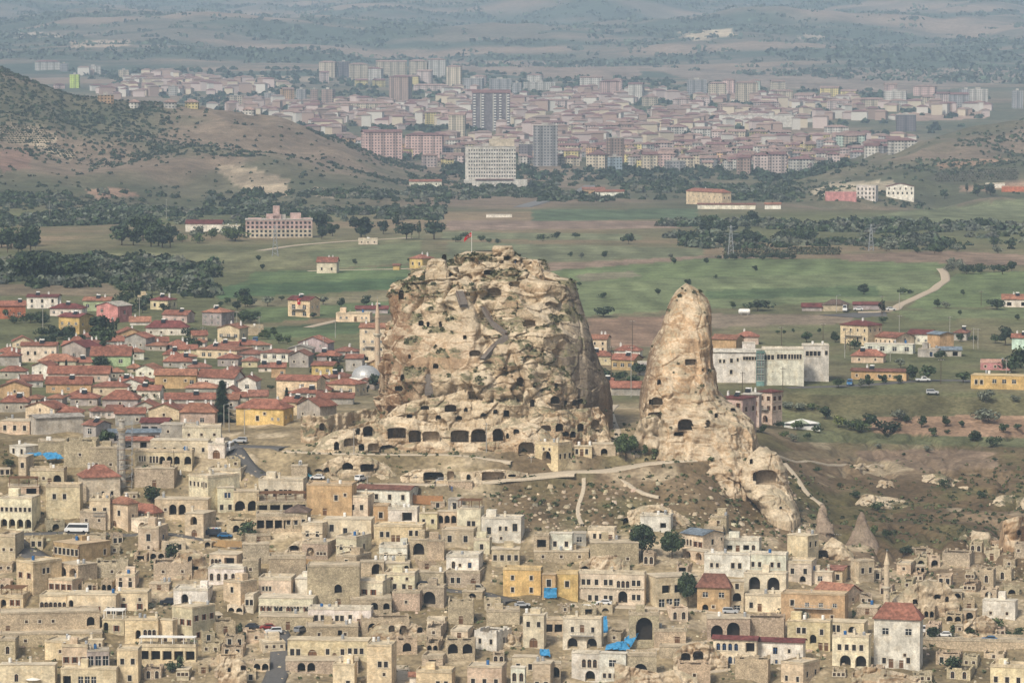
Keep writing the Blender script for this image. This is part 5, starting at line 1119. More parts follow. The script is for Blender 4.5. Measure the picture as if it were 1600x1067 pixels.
# outcrops of soft rock with hollows, between the houses
for i, (pts, caves, lab) in enumerate((([(1052, 1020, 1052), (1066, 1008, 1052), (1090, 1002, 1052), (1115, 1010, 1050), (1138, 1030, 1050)], [(1071, 1026, 14, 12), (1091, 1024, 16, 14), (1036, 1048, 9, 9)], 'honeycombed rock outcrop below the masonry vaults'), ([(262, 885, 905), (276, 868, 905), (295, 860, 905), (312, 864, 905), (325, 880, 905)], [(297, 873, 7, 8), (287, 886, 8, 7), (303, 887, 14, 6)], 'rounded rock outcrop with dark holes left of the loggia'), ([(570, 985, 1000), (590, 972, 1000), (625, 968, 1000), (650, 974, 1000), (668, 988, 1000)], [(612, 982, 9, 10), (630, 984, 11, 13), (656, 984, 8, 9)], 'low rock outcrop with cave rooms right of the long white house'),
        ([(760, 1000, 1012), (780, 985, 1012), (800, 990, 1012), (815, 1004, 1012)], [(788, 1000, 9, 8)], 'brown rock outcrop beside the narrow arched house'), ([(1395, 935, 960), (1420, 915, 960), (1450, 905, 962), (1480, 912, 962), (1500, 940, 962)], [(1454, 897, 9, 9), (1465, 932, 10, 7), (1480, 936, 6, 9), (1430, 940, 8, 8)], 'jagged pale rock outcrop right of the stone minaret'), ([(1330, 1050, 1080), (1352, 1040, 1080), (1400, 1048, 1080), (1440, 1060, 1080)], [], 'pale rock shelf under the red pyramid roofed house'),
        ([(340, 1040, 1085), (352, 1025, 1085), (372, 1022, 1085), (386, 1040, 1085)], [(358, 1046, 5, 8), (380, 1043, 9, 8)], 'rounded orange rock with small holes on the garden terraces'), ([(905, 880, 898), (925, 868, 898), (955, 866, 898), (985, 880, 898)], [(914, 889, 10, 10)], 'pale rock bank behind the long cream mansion'), ([(1530, 985, 1000), (1505, 970, 1000), (1540, 960, 1000), (1560, 975, 1000)][1:], [(1515, 984, 11, 8)], 'rock bank with a hollow beside the hedge'), ([(1280, 858, 875), (1300, 838, 875), (1320, 850, 876), (1335, 868, 876)], [(1286, 866, 16, 13)], 'rough rock bank beside the plain yellow block house'), ([(960, 1035, 1085), (1030, 1050, 1085), (1060, 1045, 1085), (1090, 1060, 1085)], [], 'rubbly rock bank along the bottom track'),
        ([(445, 860, 874), (460, 846, 874), (480, 842, 874), (500, 850, 874), (515, 866, 874)], [(460, 856, 14, 8)], 'low brown rock bank beneath the bracketed cream house'), ([(980, 800, 822), (1000, 790, 822), (1030, 788, 822), (1060, 800, 822), (1080, 815, 822)], [(1032, 802, 22, 8), (978, 815, 8, 12)], 'rock ledge with a wide low cave above the dark town trees'))):
    cliff('rock_outcrop', pts, 3, 6, caves, lab, 'rock outcrop', k=.45, seed=101 + i, step=1.2, rows=26, amp=(.8, .7, .9), veg=.5, cave_depth=4)
# ------------------------------------------------------------------ roads and paths laid on the ground
FADED = flat('faded asphalt', (.16, .155, .15)); ASPH = flat('asphalt', (.105, .10, .095)); DUST = flat('packed pale earth', (.46, .385, .285)); TRACK = flat('field track', (.42, .34, .25))
def ribbon(name, pts, width, mat, label, lift=.14, step=2.0, kind='structure'):
    """pts: points of the photograph on the ground, joined by a strip that follows it"""
    q = np.array([at(x, y) for x, y in pts]); d = np.concatenate([[0], np.cumsum(np.hypot(*np.diff(q[:, :2], axis=0).T))]); n = max(int(d[-1] / step), 2)
    s = np.linspace(0, d[-1], n); X, Y = np.interp(s, d, q[:, 0]), np.interp(s, d, q[:, 1])
    for _ in range(6): X[1:-1] = (X[:-2] + X[1:-1] * 2 + X[2:]) / 4; Y[1:-1] = (Y[:-2] + Y[1:-1] * 2 + Y[2:]) / 4
    tx, ty = np.gradient(X), np.gradient(Y); L = np.hypot(tx, ty) + 1e-9; nx, ny = -ty / L, tx / L; vs = []
    ks = (-.5, -.25, 0, .25, .5); zc = zt(X, Y); k9 = np.ones(7) / 7; zc = np.convolve(np.pad(zc, 3, 'edge'), k9, 'valid')
    zm = np.max([zt(X + nx * k * width, Y + ny * k * width) for k in ks], 0); zc = np.maximum(zc, .3 * zc + .7 * zm)
    rows_ = [np.stack([X + nx * k * width, Y + ny * k * width, zc + lift], 1) for k in ks]
    lo = [rows_[0] - np.array([0, 0, .8]), rows_[-1] - np.array([0, 0, .8])]; G = np.stack([lo[0]] + rows_ + [lo[1]], 1); m = G.shape[1]; i = np.arange(n * m).reshape(n, m)
    o = link(name, grid_mesh(name, G.reshape(-1, 3), np.stack([i[:-1, :-1], i[1:, :-1], i[1:, 1:], i[:-1, 1:]], -1).reshape(-1, 4), mat)); tag(o, label, name.replace('_', ' '), kind=kind); return o
for a in ROADS: ribbon(*a[:3], MT[a[3]] if a[3] in MT else ASPH, a[4], step=a[5])
# ------------------------------------------------------------------ trees
def crown_mesh(name, n, size, shape, seed, clump=9, spread=.42):
    """leaf faces in clumps through a crown of height 1 and width about `shape`"""
    r = np.random.default_rng(seed); w_, z0 = shape; cs = []
    while len(cs) < clump:
        p = r.uniform(-1, 1, 3)
        if np.linalg.norm(p) < 1: cs.append(p * np.array([.62, .62, .62]))
    cs = np.array(cs); ci = r.integers(0, clump, n); d = r.normal(size=(n, 3)); d /= np.linalg.norm(d, axis=1, keepdims=True)
    c = cs[ci] + d * (r.uniform(.55, 1.05, (n, 1)) ** .6) * spread * r.uniform(.7, 1.15, clump)[ci][:, None]
    c *= np.array([w_ / 2, w_ / 2, (1 - z0) / 2]); c[:, 2] += z0 + (1 - z0) / 2
    nrm = d + r.normal(size=(n, 3)) * .55; nrm[:, 2] += .35; nrm /= np.linalg.norm(nrm, axis=1, keepdims=True); a = np.cross(nrm, r.normal(size=(n, 3))); a /= np.linalg.norm(a, axis=1, keepdims=True); b = np.cross(nrm, a)
    s = size * r.uniform(.6, 1.3, (n, 1)); v = np.stack([c - a * s - b * s * .6, c + a * s - b * s * .5, c + a * s * .7 + b * s * .6, c - a * s * .8 + b * s * .55], 1).reshape(-1, 3)
    return v, np.arange(4 * n).reshape(n, 4)
def conifer(n, seed):
    r = np.random.default_rng(seed); h = r.uniform(.06, 1, n) ** 1.15; lay = np.floor(h * 13) / 13; rad = (1 - h) * .30 + .012; a = r.uniform(0, 2 * np.pi, n); q = np.sqrt(r.uniform(.1, 1, n)) * (.75 + .3 * np.sin(a * 5 + lay * 40))
    c = np.stack([np.cos(a) * rad * q, np.sin(a) * rad * q, h - rad * q * .35], 1); s = r.uniform(.024, .045, (n, 1)); o = np.stack([np.cos(a), np.sin(a), -.3 + 0 * a], 1); t = np.stack([-np.sin(a), np.cos(a), 0 * a], 1)
    v = np.stack([c - o * s - t * s * .6, c + o * s * 1.6 - t * s * .3, c + o * s * 1.6 + t * s * .3, c - o * s + t * s * .6], 1).reshape(-1, 3); return v, np.arange(4 * n).reshape(n, 4)
TREES = {}
def tree_kind(k):
    if k in TREES: return TREES[k]
    base, var = k[0], int(k[1])
    if base == 'r': v, f = crown_mesh('crown', 520, .062, (1.1, .16), 100 + var, 10)        # round broadleaf
    if base == 'b': v, f = crown_mesh('crown', 380, .07, (1.6, .05), 130 + var, 9)           # bushy, to the ground
    if base == 'p': v, f = crown_mesh('crown', 300, .035, (.34, .08), 160 + var, 12, .36)     # poplar
    if base == 'H': v, f = crown_mesh('crown', 4200, .026, (.98, .10), 190 + var, 22, .34)    # large tree near the camera
    if base == 'k': v, f = conifer(3200, 210 + var)
    me = grid_mesh('crown', v, f, LEAF); b = MB()
    th = {'r': .035, 'b': .03, 'p': .02, 'H': .028, 'k': .018}[base]; top = {'r': .55, 'b': .4, 'p': .6, 'H': .6, 'k': .9}[base]
    b.cyl(0, 0, -.08, top, th, th * .4, 7)
    if base in 'rH':
        rr = random.Random(var)
        for i in range(6): a = i * 1.05 + rr.random(); z = .2 + .05 * i; b.bar((0, 0, z), (.26 * math.cos(a), .26 * math.sin(a), z + .24), th * .35)
    TREES[k] = (me, b.mesh('trunk', BARK)); return TREES[k]
LC = dict(d=((.040, .058, .026), 'dark green'), g=((.062, .085, .032), 'mid green'), o=((.135, .145, .105), 'silvery grey'), y=((.11, .125, .04), 'yellow green'), n=((.032, .046, .026), 'blackish green'))
def tree(px, py, hpx, kind='r', colr='d', wide=1.0, look=None, group=None, cat='tree'):
    D = gd(px, py); p = P(px, py, D); p[2] = float(zt(p[0], D)); h = hpx * D / 5990; k = kind + str(random.randrange(4 if kind != 'H' else 3)) if len(kind) == 1 else kind
    cm, tm = tree_kind(k); o = empty({'p': 'poplar_tree', 'k': 'conifer_tree', 'b': 'bush'}.get(k[0], 'tree'), p, random.uniform(0, 6.28)); c = np.array(LC[colr][0]) * random.uniform(.8, 1.25)
    a = link('crown', cm, o, color=tuple(c)); t = link('trunk', tm, o); o.scale = (h * wide, h * wide, h)
    sh = {'p': 'slim poplar', 'k': 'pointed conifer', 'b': 'bush', 'H': 'large leafy tree', 'r': 'round tree'}[k[0]]; sz = 'small ' if hpx < 10 else 'big ' if hpx > 26 else ''
    if look and look.startswith('!'): l, _, short = look[1:].partition('='); pend(o, px, py - hpx / 2, l, cat, group, True); (lm(px, py - hpx / 2, 'the ' + short) if short else 0)
    else: pend(o, px, py - hpx / 2, look or f"{sz}{LC[colr][1]} {sh}", cat if k[0] != 'b' else 'bush', group)
    return o
# trees one can point to
for a in ((978, 719, 48, 'H0', 'g', 1.0, '!big round green tree alone on the pale forecourt below the citadel=big round forecourt tree'), (1003, 874, 66, 'H1', 'd', .85, '!tallest dark leafy tree in the middle of the old town=tall dark town tree'), (1050, 872, 50, 'H2', 'd', .95, '!wide dark leafy tree touching the blue solar roof=wide tree by the solar roof'),
          (1075, 950, 66, 'H0', 'd', .62, '!leafy tree rising in front of the unfinished grey block=tree before the grey block'), (347, 658, 64, 'k0', 'n', 1.2, '!tall blackish conifer among the red roofs=tall black conifer'), (1024, 716, 19, 'r1', 'g', .7), (1008, 713, 20, 'r2', 'g', .7), (988, 716, 12, 'r0', 'g', .7), (1072, 718, 12, 'r3', 'd', .8),
          (448, 625, 20, 'k1', 'n', 1.2), (496, 622, 20, 'k2', 'n', 1.2), (586, 610, 30, 'r', 'n', .9), (575, 616, 18, 'p', 'n'), (325, 682, 24, 'r', 'd', 1.2), (165, 700, 34, 'r', 'd', .9), (228, 750, 28, 'r', 'd', 1), (252, 756, 26, 'r', 'g', 1.2), (236, 786, 30, 'r', 'd', 1.1), (388, 845, 32, 'r', 'd', 1.1, '!dark green tree beside the wooden fence below the curving road=tree by the wooden fence'), (268, 880, 36, 'b', 'd', .55),
          (12, 730, 16, 'b', 'd'), (199, 1000, 22, 'p', 'd', 1.3), (282, 1056, 38, 'p', 'd', 1.2), (375, 995, 26, 'p', 'd', 1.2), (381, 1007, 24, 'p', 'd', 1.2), (270, 1050, 22, 'b', 'd', .8), (327, 998, 16, 'b', 'g', 1.0), (301, 1012, 14, 'b', 'g', .9), (238, 950, 12, 'b', 'o', 1), (1230, 964, 26, 'b', 'o', 1.1), (1257, 968, 18, 'b', 'o', .9), (1334, 968, 18, 'p', 'd', 1.5), (1272, 950, 12, 'b', 'g', 1),
          (1458, 1000, 24, 'r', 'd', 1.1), (1488, 998, 26, 'p', 'd', 1.3), (1518, 998, 22, 'r', 'g', 1.4), (1592, 998, 20, 'r', 'd', 1.2), (1575, 998, 14, 'r', 'd', 1), (1484, 1045, 28, 'b', 'd', 1.1, '!large dark shrub on the slope under the long grey retaining wall'), (1555, 980, 16, 'b', 'g', 2.2), (1384, 840, 16, 'b', 'd', .9), (1418, 868, 18, 'b', 'n', 1.1), (1365, 838, 20, 'b', 'g', .5),
          (1276, 738, 12, 'b', 'd', .9), (1334, 778, 16, 'b', 'd', .9), (1370, 798, 16, 'b', 'd', 1.1), (1313, 762, 10, 'b', 'd', .8), (1474, 762, 16, 'b', 'd', .9), (1534, 778, 14, 'b', 'd', 1), (1206, 796, 18, 'b', 'd', .9), (1050, 700, 22, 'b', 'o', .9), (1000, 690, 18, 'b', 'o', .9), (1120, 730, 22, 'b', 'o', .8), (950, 652, 16, 'b', 'g', .9), (1110, 722, 12, 'b', 'g', 1),
          (1172, 668, 12, 'p', 'd', 1.2), (380, 505, 14, 'r', 'g', 1), (372, 534, 22, 'p', 'd', 1.6)): tree(*a)
def belt(n, x0, x1, y0, y1, h0, h1, kinds, cols, group=None, wide=(.9, 1.3), seed=0):
    r = random.Random(seed + int(x0) * 7 + int(y0)); used = []
    for _ in range(n):
        for _t in range(20):
            x, y = r.uniform(x0, x1), r.uniform(y0, y1)
            if all(abs(x - q[0]) > 5 or abs(y - q[1]) > 3 for q in used): break
        used.append((x, y)); tree(x, y, r.uniform(h0, h1), r.choice(kinds), r.choice(cols), r.uniform(*wide), None, group)
# suburb gardens, fields, belts between the fields and the hills
SG = 'garden trees between the red roofed houses'
belt(16, 55, 125, 520, 545, 14, 24, 'rrb', 'dn', SG); belt(5, 150, 185, 520, 545, 24, 40, 'rp', 'dn', SG); belt(8, 180, 260, 470, 490, 14, 24, 'rb', 'dn', SG); belt(7, 10, 70, 495, 512, 14, 22, 'rb', 'dn', SG); belt(8, 278, 335, 520, 548, 14, 22, 'bb', 'dn', SG); belt(9, 360, 400, 470, 510, 12, 22, 'rb', 'dng', SG); belt(6, 135, 170, 545, 575, 12, 20, 'rb', 'dn', SG); belt(6, 200, 260, 600, 625, 10, 16, 'rb', 'dn', SG); belt(4, 75, 105, 575, 590, 14, 22, 'kp', 'n', SG); belt(8, 480, 580, 545, 590, 10, 20, 'rb', 'dn', SG); belt(6, 405, 450, 520, 540, 10, 18, 'rb', 'dg', SG)
belt(7, 930, 1000, 580, 605, 14, 24, 'rb', 'dn', SG); belt(6, 380, 470, 600, 640, 8, 14, 'rb', 'dg', SG)
FT = 'scattered trees on the green fields'
for a in ((404, 408, 10), (410, 421, 9), (555, 414, 10), (640, 410, 8), (945, 403, 12), (982, 382, 20, 'b', 'n', 1.0), (908, 404, 10, 'r', 'o'), (891, 402, 9), (1028, 461, 11), (1075, 447, 12), (941, 466, 11, 'b'), (943, 495, 18, 'b', 'n', 1.5), (905, 448, 9), (1104, 412, 10), (1053, 413, 11), (1048, 405, 10, 'r', 'o'), (1118, 436, 7), (1180, 424, 10), (1350, 460, 18, 'r', 'n', 1.3), (1407, 460, 14, 'b'), (1423, 460, 9, 'b'), (1505, 462, 10), (1184, 486, 20, 'b', 'n', 1.9), (1145, 482, 12), (1465, 480, 14), (1478, 482, 12, 'b', 'o'), (1558, 484, 18, 'b', 'n', 1.5), (1500, 492, 8), (1590, 500, 10), (1378, 490, 24, 'p', 'n', 2.2), (1380, 505, 12, 'b'), (1571, 540, 32, 'r', 'n', .9), (1555, 536, 16, 'b', 'd'), (1595, 575, 40, 'b', 'd', 1.0), (1580, 582, 26, 'b', 'd', 1.1),
          (533, 480, 16, 'r', 'd'), (572, 478, 18, 'r', 'n', 1.2), (470, 475, 18, 'r', 'o', 1.2), (418, 478, 18, 'r', 'o', 1.1), (395, 478, 14, 'r', 'o'), (355, 476, 12, 'r', 'd'), (505, 476, 16, 'r', 'o'), (387, 480, 20, 'r', 'd'), (489, 498, 12, 'r', 'd'), (345, 480, 10), (440, 470, 9), (1260, 535, 20, 'r', 'd', 1.1), (1305, 535, 18, 'r', 'd', 1.1), (1335, 545, 20, 'b', 'd', 1), (1310, 606, 18, 'r', 'd', 1.1), (1345, 606, 16, 'r', 'o'), (1358, 606, 22, 'r', 'd', .8), (1380, 600, 16, 'r', 'd'), (1404, 600, 16, 'r', 'g'), (1425, 596, 28, 'r', 'd', .8), (1450, 596, 30, 'r', 'd', .9), (1407, 575, 18, 'r', 'o'), (1393, 550, 16, 'r', 'd', 1.2), (1470, 562, 16, 'b', 'd'), (1505, 598, 20, 'r', 'd', 1.2), (1540, 628, 22, 'b', 'o', 1.0), (1587, 628, 12, 'b', 'o'), (1545, 660, 24, 'b', 'o', 1.4), (1530, 655, 20, 'b', 'o', 1.2), (1500, 534, 14, 'r', 'd'), (1520, 534, 12, 'b'), (1370, 562, 12, 'b'), (1280, 520, 8), (1240, 520, 7), (1225, 522, 7), (1215, 522, 7)):
    a = list(a) + [None] * 3; tree(a[0], a[1], a[2], a[3] or 'r', a[4] or 'd', a[5] or 1.1, None, FT)
OT = 'orchard trees beyond the grassy spur'
for a in ((1390, 680, 26, 'b', 'n', 1.2), (1290, 655, 22, 'r', 'd', 1.1), (1345, 676, 26, 'b', 'g', .9), (1310, 668, 22, 'b', 'y', .9), (1358, 672, 28, 'r', 'd', 1.1), (1440, 668, 20, 'r', 'd', 1), (1478, 666, 18, 'r', 'd', 1), (1503, 668, 12, 'r', 'd', 1), (1522, 690, 20, 'r', 'd', 1.3), (1552, 698, 18, 'b', 'd', 1.1), (1568, 676, 16, 'r', 'd', 1.2), (1590, 672, 12, 'r', 'd', 1.2), (1458, 682, 16, 'r', 'g', 1), (1480, 678, 8, 'b', 'd'), (1245, 640, 14, 'b', 'o', 1.6), (1230, 638, 12, 'b', 'o', 1.5), (1270, 640, 12, 'b', 'g', 1.4), (1245, 672, 18, 'b', 'g', 1), (1278, 676, 14, 'b', 'd', 1.1), (1330, 672, 18, 'b', 'd', 1), (1404, 656, 22, 'b', 'o', 1), (1418, 660, 14, 'b', 'd', 1), (1215, 668, 14, 'b', 'd'), (1190, 676, 14, 'b', 'g'), (1225, 684, 12, 'b', 'g'), (1262, 686, 12, 'b', 'd'), (1372, 700, 10, 'b', 'o'), (1450, 706, 12, 'b', 'o'), (1240, 690, 14, 'b', 'o'), (1555, 720, 8, 'b', 'd'), (1412, 712, 6, 'b', 'd')):
    a = list(a) + [None] * 2; tree(a[0], a[1], a[2], a[3], a[4], a[5] or 1.0, None, OT)
BT = 'belt of trees between the fields and the hills'
belt(14, 0, 62, 380, 396, 22, 40, 'rrp', 'nd', BT); belt(10, 30, 130, 425, 440, 26, 44, 'rrb', 'nd', BT); belt(12, 140, 330, 450, 466, 12, 22, 'bbr', 'oond', BT); belt(14, 190, 270, 372, 388, 26, 44, 'rrp', 'nd', BT); belt(8, 270, 380, 366, 384, 16, 28, 'rb', 'dgo', BT); belt(14, 480, 680, 362, 378, 20, 36, 'rrp', 'dn', BT); belt(9, 160, 230, 418, 430, 12, 22, 'rb', 'dno', BT)
belt(8, 700, 900, 372, 382, 8, 14, 'bb', 'dn', BT); belt(14, 1060, 1290, 372, 388, 12, 22, 'rbb', 'dn', BT); belt(14, 1290, 1600, 384, 398, 12, 20, 'bbr', 'ndo', BT); belt(12, 1120, 1240, 404, 408, 8, 13, 'b', 'n', BT); belt(9, 1490, 1600, 424, 430, 10, 18, 'br', 'nd', BT); belt(8, 1060, 1180, 352, 368, 14, 26, 'rb', 'nd', BT)
belt(6, 1470, 1560, 302, 312, 14, 22, 'rp', 'nd', BT); belt(5, 1480, 1500, 410, 428, 10, 18, 'b', 'o', BT)
# ------------------------------------------------------------------ what nobody could count: scrub, far woods, stones
def scatter(name, xs, ys, hs_m, cols, label, kind='bush', quads=16, mat=None, wide=1.5, leaf=.27, zs=None):
    """one mesh of many small leafy clumps (or stones) standing on the ground at world x, y"""
    n = len(xs); r = np.random.default_rng(len(xs)); zs = zt(xs, ys) if zs is None else zs; mat = mat or SCRUB
    if kind == 'bush':
        d = r.normal(size=(n, quads, 3)); d /= np.linalg.norm(d, axis=2, keepdims=True); d[..., 2] = np.abs(d[..., 2]) * .9
        h = hs_m[:, None, None]; c = d * np.array([wide / 2, wide / 2, .8]) * h * r.uniform(.5, 1.0, (n, quads, 1)); c += np.stack([xs, ys, zs], 1)[:, None, :]
        nm = d + r.normal(size=d.shape) * .5; nm /= np.linalg.norm(nm, axis=2, keepdims=True); a = np.cross(nm, r.normal(size=d.shape)); a /= np.linalg.norm(a, axis=2, keepdims=True); b = np.cross(nm, a); s = h * leaf * r.uniform(.6, 1.3, (n, quads, 1))
        v = np.stack([c - a * s - b * s, c + a * s - b * s * .8, c + a * s * .8 + b * s, c - a * s + b * s * .8], 2).reshape(-1, 3); f = np.arange(len(v)).reshape(-1, 4); cc = np.repeat(cols, quads * 4, 0) * np.repeat(r.uniform(.6, 1.5, n * quads), 4)[:, None]
    else:
        bx = np.array([(-1, -1, -.4), (1, -1, -.4), (1, 1, -.4), (-1, 1, -.4), (-.7, -.7, .6), (.7, -.6, .75), (.6, .7, .6), (-.6, .6, .7)]); v = bx[None] * r.uniform(.55, 1.2, (n, 8, 3)) * (hs_m[:, None, None] * .5); an = r.uniform(0, 6.28, n); ca, sa = np.cos(an)[:, None], np.sin(an)[:, None]
        v = np.stack([v[..., 0] * ca - v[..., 1] * sa, v[..., 0] * sa + v[..., 1] * ca, v[..., 2]], -1) + np.stack([xs, ys, zs], 1)[:, None, :]; v = v.reshape(-1, 3)
        q = np.array([(4, 5, 6, 7), (0, 1, 5, 4), (1, 2, 6, 5), (2, 3, 7, 6), (3, 0, 4, 7)]); f = (q[None] + 8 * np.arange(n)[:, None, None]).reshape(-1, 4); cc = np.repeat(cols, 8, 0) * np.repeat(r.uniform(.75, 1.2, n), 8)[:, None]
    o = link(name, grid_mesh(name, v, f, mat, cc)); tag(o, label, None, kind='stuff'); return o
def mk_vc(name, rough=.85):
    m, t, b = new_mat(name); c = nn(t, 'VertexColor', layer_name='Col').outputs['Color']; c = mul(t, c, ramp(t, noise(t, 2.0, 3, geo(t)), .75, 1.2)); t.links.new(c, b.inputs['Base Color']); return m
SCRUB = mk_vc('scrub leaves'); STONE = mk_vc('loose stones')
def sample(n, poly, dens=None, seed=0, dmin=0, dmax=1e9):
    """n world points spread evenly over the ground seen inside a polygon of the photograph"""
    r = np.random.default_rng(seed); m = inpoly(PX, PY, poly) & (DD > dmin) & (DD < dmax); area = np.gradient(GX, axis=1) * np.gradient(DD, axis=0); wgt = np.where(m, area, 0)
    if dens is not None: wgt = wgt * dens
    wgt = wgt.ravel() / wgt.sum(); k = r.choice(wgt.size, n, p=wgt); gx, gy = np.gradient(GX, axis=1).ravel()[k], np.gradient(DD, axis=0).ravel()[k]
    return GX.ravel()[k] + r.uniform(-.5, .5, n) * gx, DD.ravel()[k] + r.uniform(-.5, .5, n) * gy
def cl(base, n, seed=0, v=.25): r = np.random.default_rng(seed); return np.array(base)[None] * r.uniform(1 - v, 1 + v, (n, 1)) * r.uniform(.94, 1.06, (n, 3))
rr = np.random.default_rng(5)
hd = sm(-.2, .35, fbm(GX / 130, DD / 200, o=4, seed=71)) ** 1.3 + .06
x, y = sample(11500, [(-420, -40), (-60, 60), (60, 90), (200, 150), (420, 180), (700, 275), (700, 330), (-420, 345)], hd, 1, 2650, 4300); scatter('hillside_scrub', x, y, rr.uniform(.9, 3.6, len(x)), cl((.040, .054, .032), len(x)), 'dark bushes and small trees dotted over the left hills', quads=14)
x, y = sample(2400, [(1180, 305), (1300, 250), (1460, 205), (1660, 165), (1900, 120), (1900, 330), (1180, 330)], hd, 2, 3000, 4200); scatter('hillside_scrub', x, y, rr.uniform(1.2, 3.8, len(x)), cl((.052, .068, .040), len(x)), 'dark bushes dotted over the bare right hill', quads=14)
for i, (n, poly) in enumerate(((1500, [(-300, 305), (690, 300), (690, 345), (-300, 360)]), (560, [(-260, 400), (340, 405), (340, 465), (-260, 440)]), (620, [(1020, 345), (1840, 350), (1840, 395), (1060, 388)]), (700, [(640, 272), (800, 285), (1250, 285), (1250, 312), (900, 318), (640, 310)]))):
    x, y = sample(n, poly, sm(-.25, .25, fbm(GX / 70, DD / 110, o=3, seed=81 + i)) + .08, 20 + i, 1200, 4200); c = cl((.040, .055, .028), n, i, .4); k = rr.random(n) < (.55 if i == 2 else .3); c[k] = cl((.10, .11, .08), int(k.sum()), i)
    scatter('scrub_wood', x, y, rr.uniform(1.8, 6.5, n) ** 1.0, c, ['dense belt of bushes at the foot of the left hills', 'thick silvery and dark scrub around the fields on the left', 'wide grey green scrub wood behind the right fields', 'dark wooded strip in front of the distant city'][i], quads=64, wide=1.9, leaf=.17)
x, y = sample(8600, [(-260, -20), (1860, -20), (1860, 150), (1000, 110), (500, 100), (-260, 95)], sm(-.1, .4, strip) + .12, 3, 6500, 17500); scatter('far_woodland', x, y, rr.uniform(7, 16, len(x)), cl((.062, .078, .058), len(x)), 'scattered woods and hedges over the far hazy country', quads=9, wide=3.2)
x, y = sample(1700, [(60, 100), (700, 110), (1540, 150), (1540, 190), (1200, 270), (720, 280), (330, 175)], None, 4, 4100, 7200); scatter('city_trees', x, y, rr.uniform(5, 10, len(x)), cl((.038, .055, .036), len(x)), 'street trees between the houses of the distant city', quads=20, wide=1.6)
x, y = sample(420, [(690, 258), (820, 262), (1240, 262), (1330, 250), (1330, 268), (1240, 284), (800, 284), (690, 280)], None, 14, 3300, 4300); scatter('city_trees', x, y, rr.uniform(3, 8, len(x)), cl((.036, .052, .032), len(x)), 'trees along the near edge of the distant city', quads=40, wide=1.7, leaf=.18)
# vine rows
for i, poly in enumerate(([(0, 196), (40, 194), (88, 212), (80, 224), (20, 226), (0, 222)], [(55, 230), (85, 226), (116, 240), (122, 250), (100, 248)], [(1460, 270), (1590, 262), (1590, 282), (1462, 286)], [(480, 294), (530, 296), (545, 310), (500, 310)], [(1130, 390), (1330, 388), (1330, 400), (1130, 402)])):
    px, py = np.meshgrid(np.arange(poly[0][0] - 20, poly[0][0] + 180, 4.6), np.arange(185, 410, 3.0)); px = px + (py % 6) * .8; m = inpoly(px, py, poly); q = np.array([at(a, b)[:2] for a, b in zip(px[m], py[m])]); scatter('vineyard', q[:, 0], q[:, 1], np.full(len(q), 1.8), cl((.055, .06, .035), len(q)), ['vine bushes in rows on the pale upper slope', 'vine bushes in rows on the pale lower slope', 'young trees in rows on the right hill', 'vine bushes in rows beside the quarry', 'vine rows in the pale strip beyond the green fields'][i], quads=10)
# town slope: scrub and stones
spd = (1 - sm(1180, 1260, DD)) * sm(.0, .4, n2 + .4) + .15
x, y = sample(2200, [(-200, 690), (480, 700), (1240, 720), (1800, 690), (1800, 1120), (-200, 1120)], spd, 6, 960, 1320); scatter('slope_scrub', x, y, rr.uniform(.3, 1.1, len(x)), cl((.095, .105, .05), len(x), 1, .4), 'low olive scrub growing over the town slope', quads=12)
x, y = sample(900, [(690, 745), (1240, 740), (1330, 800), (1660, 700), (1660, 860), (1250, 840), (830, 830)], None, 7, 1060, 1320); scatter('slope_scrub', x, y, rr.uniform(.4, 1.3, len(x)), cl((.075, .085, .04), len(x), 2, .4), 'tufts and low bushes on the grassy spur and valley side', quads=14)
x, y = sample(6200, [(-200, 700), (500, 740), (760, 760), (1240, 800), (1340, 870), (1800, 850), (1800, 1120), (-200, 1120)], None, 8, 960, 1180); scatter('loose_stones', x, y, rr.uniform(.25, 1.25, len(x)) ** 1.3, cl((.42, .345, .24), len(x), 3, .3), 'loose stones and rubble strewn over the town slope', kind='stone', mat=STONE)
x, y = sample(260, [(800, 760), (1240, 740), (1280, 840), (860, 830)], None, 9, 1060, 1200); scatter('loose_stones', x, y, rr.uniform(.3, 1.0, len(x)) ** 2 * 2.2, cl((.38, .31, .215), len(x), 4, .3), 'pale boulders scattered on the grassy spur', kind='stone', mat=STONE)
x, y = sample(900, [(480, 600), (600, 600), (960, 600), (1000, 640), (1190, 660), (1200, 720), (960, 720), (480, 712)], None, 10, 1125, 1200); scatter('slope_scrub', x, y, rr.uniform(.4, 1.2, len(x)), cl((.085, .095, .045), len(x), 5, .4), 'low scrub on the ground around the citadel', quads=12)

def rock_shrubs(key, n, seed, label, lo=.45):
    """low bushes rooted on the ledges of a rock"""
    G = GRIDS[key]; N = np.cross(np.gradient(G, axis=1), np.gradient(G, axis=0)); N /= np.linalg.norm(N, axis=2, keepdims=True) + 1e-9; up = np.abs(N[..., 2]); w_ = (sm(lo, lo + .3, up) * sm(0, .3, fbm(G[..., 0] / 6, G[..., 1] / 6, G[..., 2] / 3, 4, 91) + .1)).ravel(); w_[:G.shape[1] * 3] = 0; r = np.random.default_rng(seed); k = r.choice(w_.size, n, p=w_ / w_.sum()); q = G.reshape(-1, 3)[k]
    scatter('rock_shrubs', q[:, 0], q[:, 1], r.uniform(.35, 1.25, n), cl((.085, .085, .042), n, seed, .4), label, quads=14, zs=q[:, 2])
rock_shrubs('rock_castle', 520, 3, 'olive shrubs clinging to the ledges of the citadel'); rock_shrubs('rock_pinnacle', 40, 4, 'few shrubs at the foot of the leaning pinnacle')
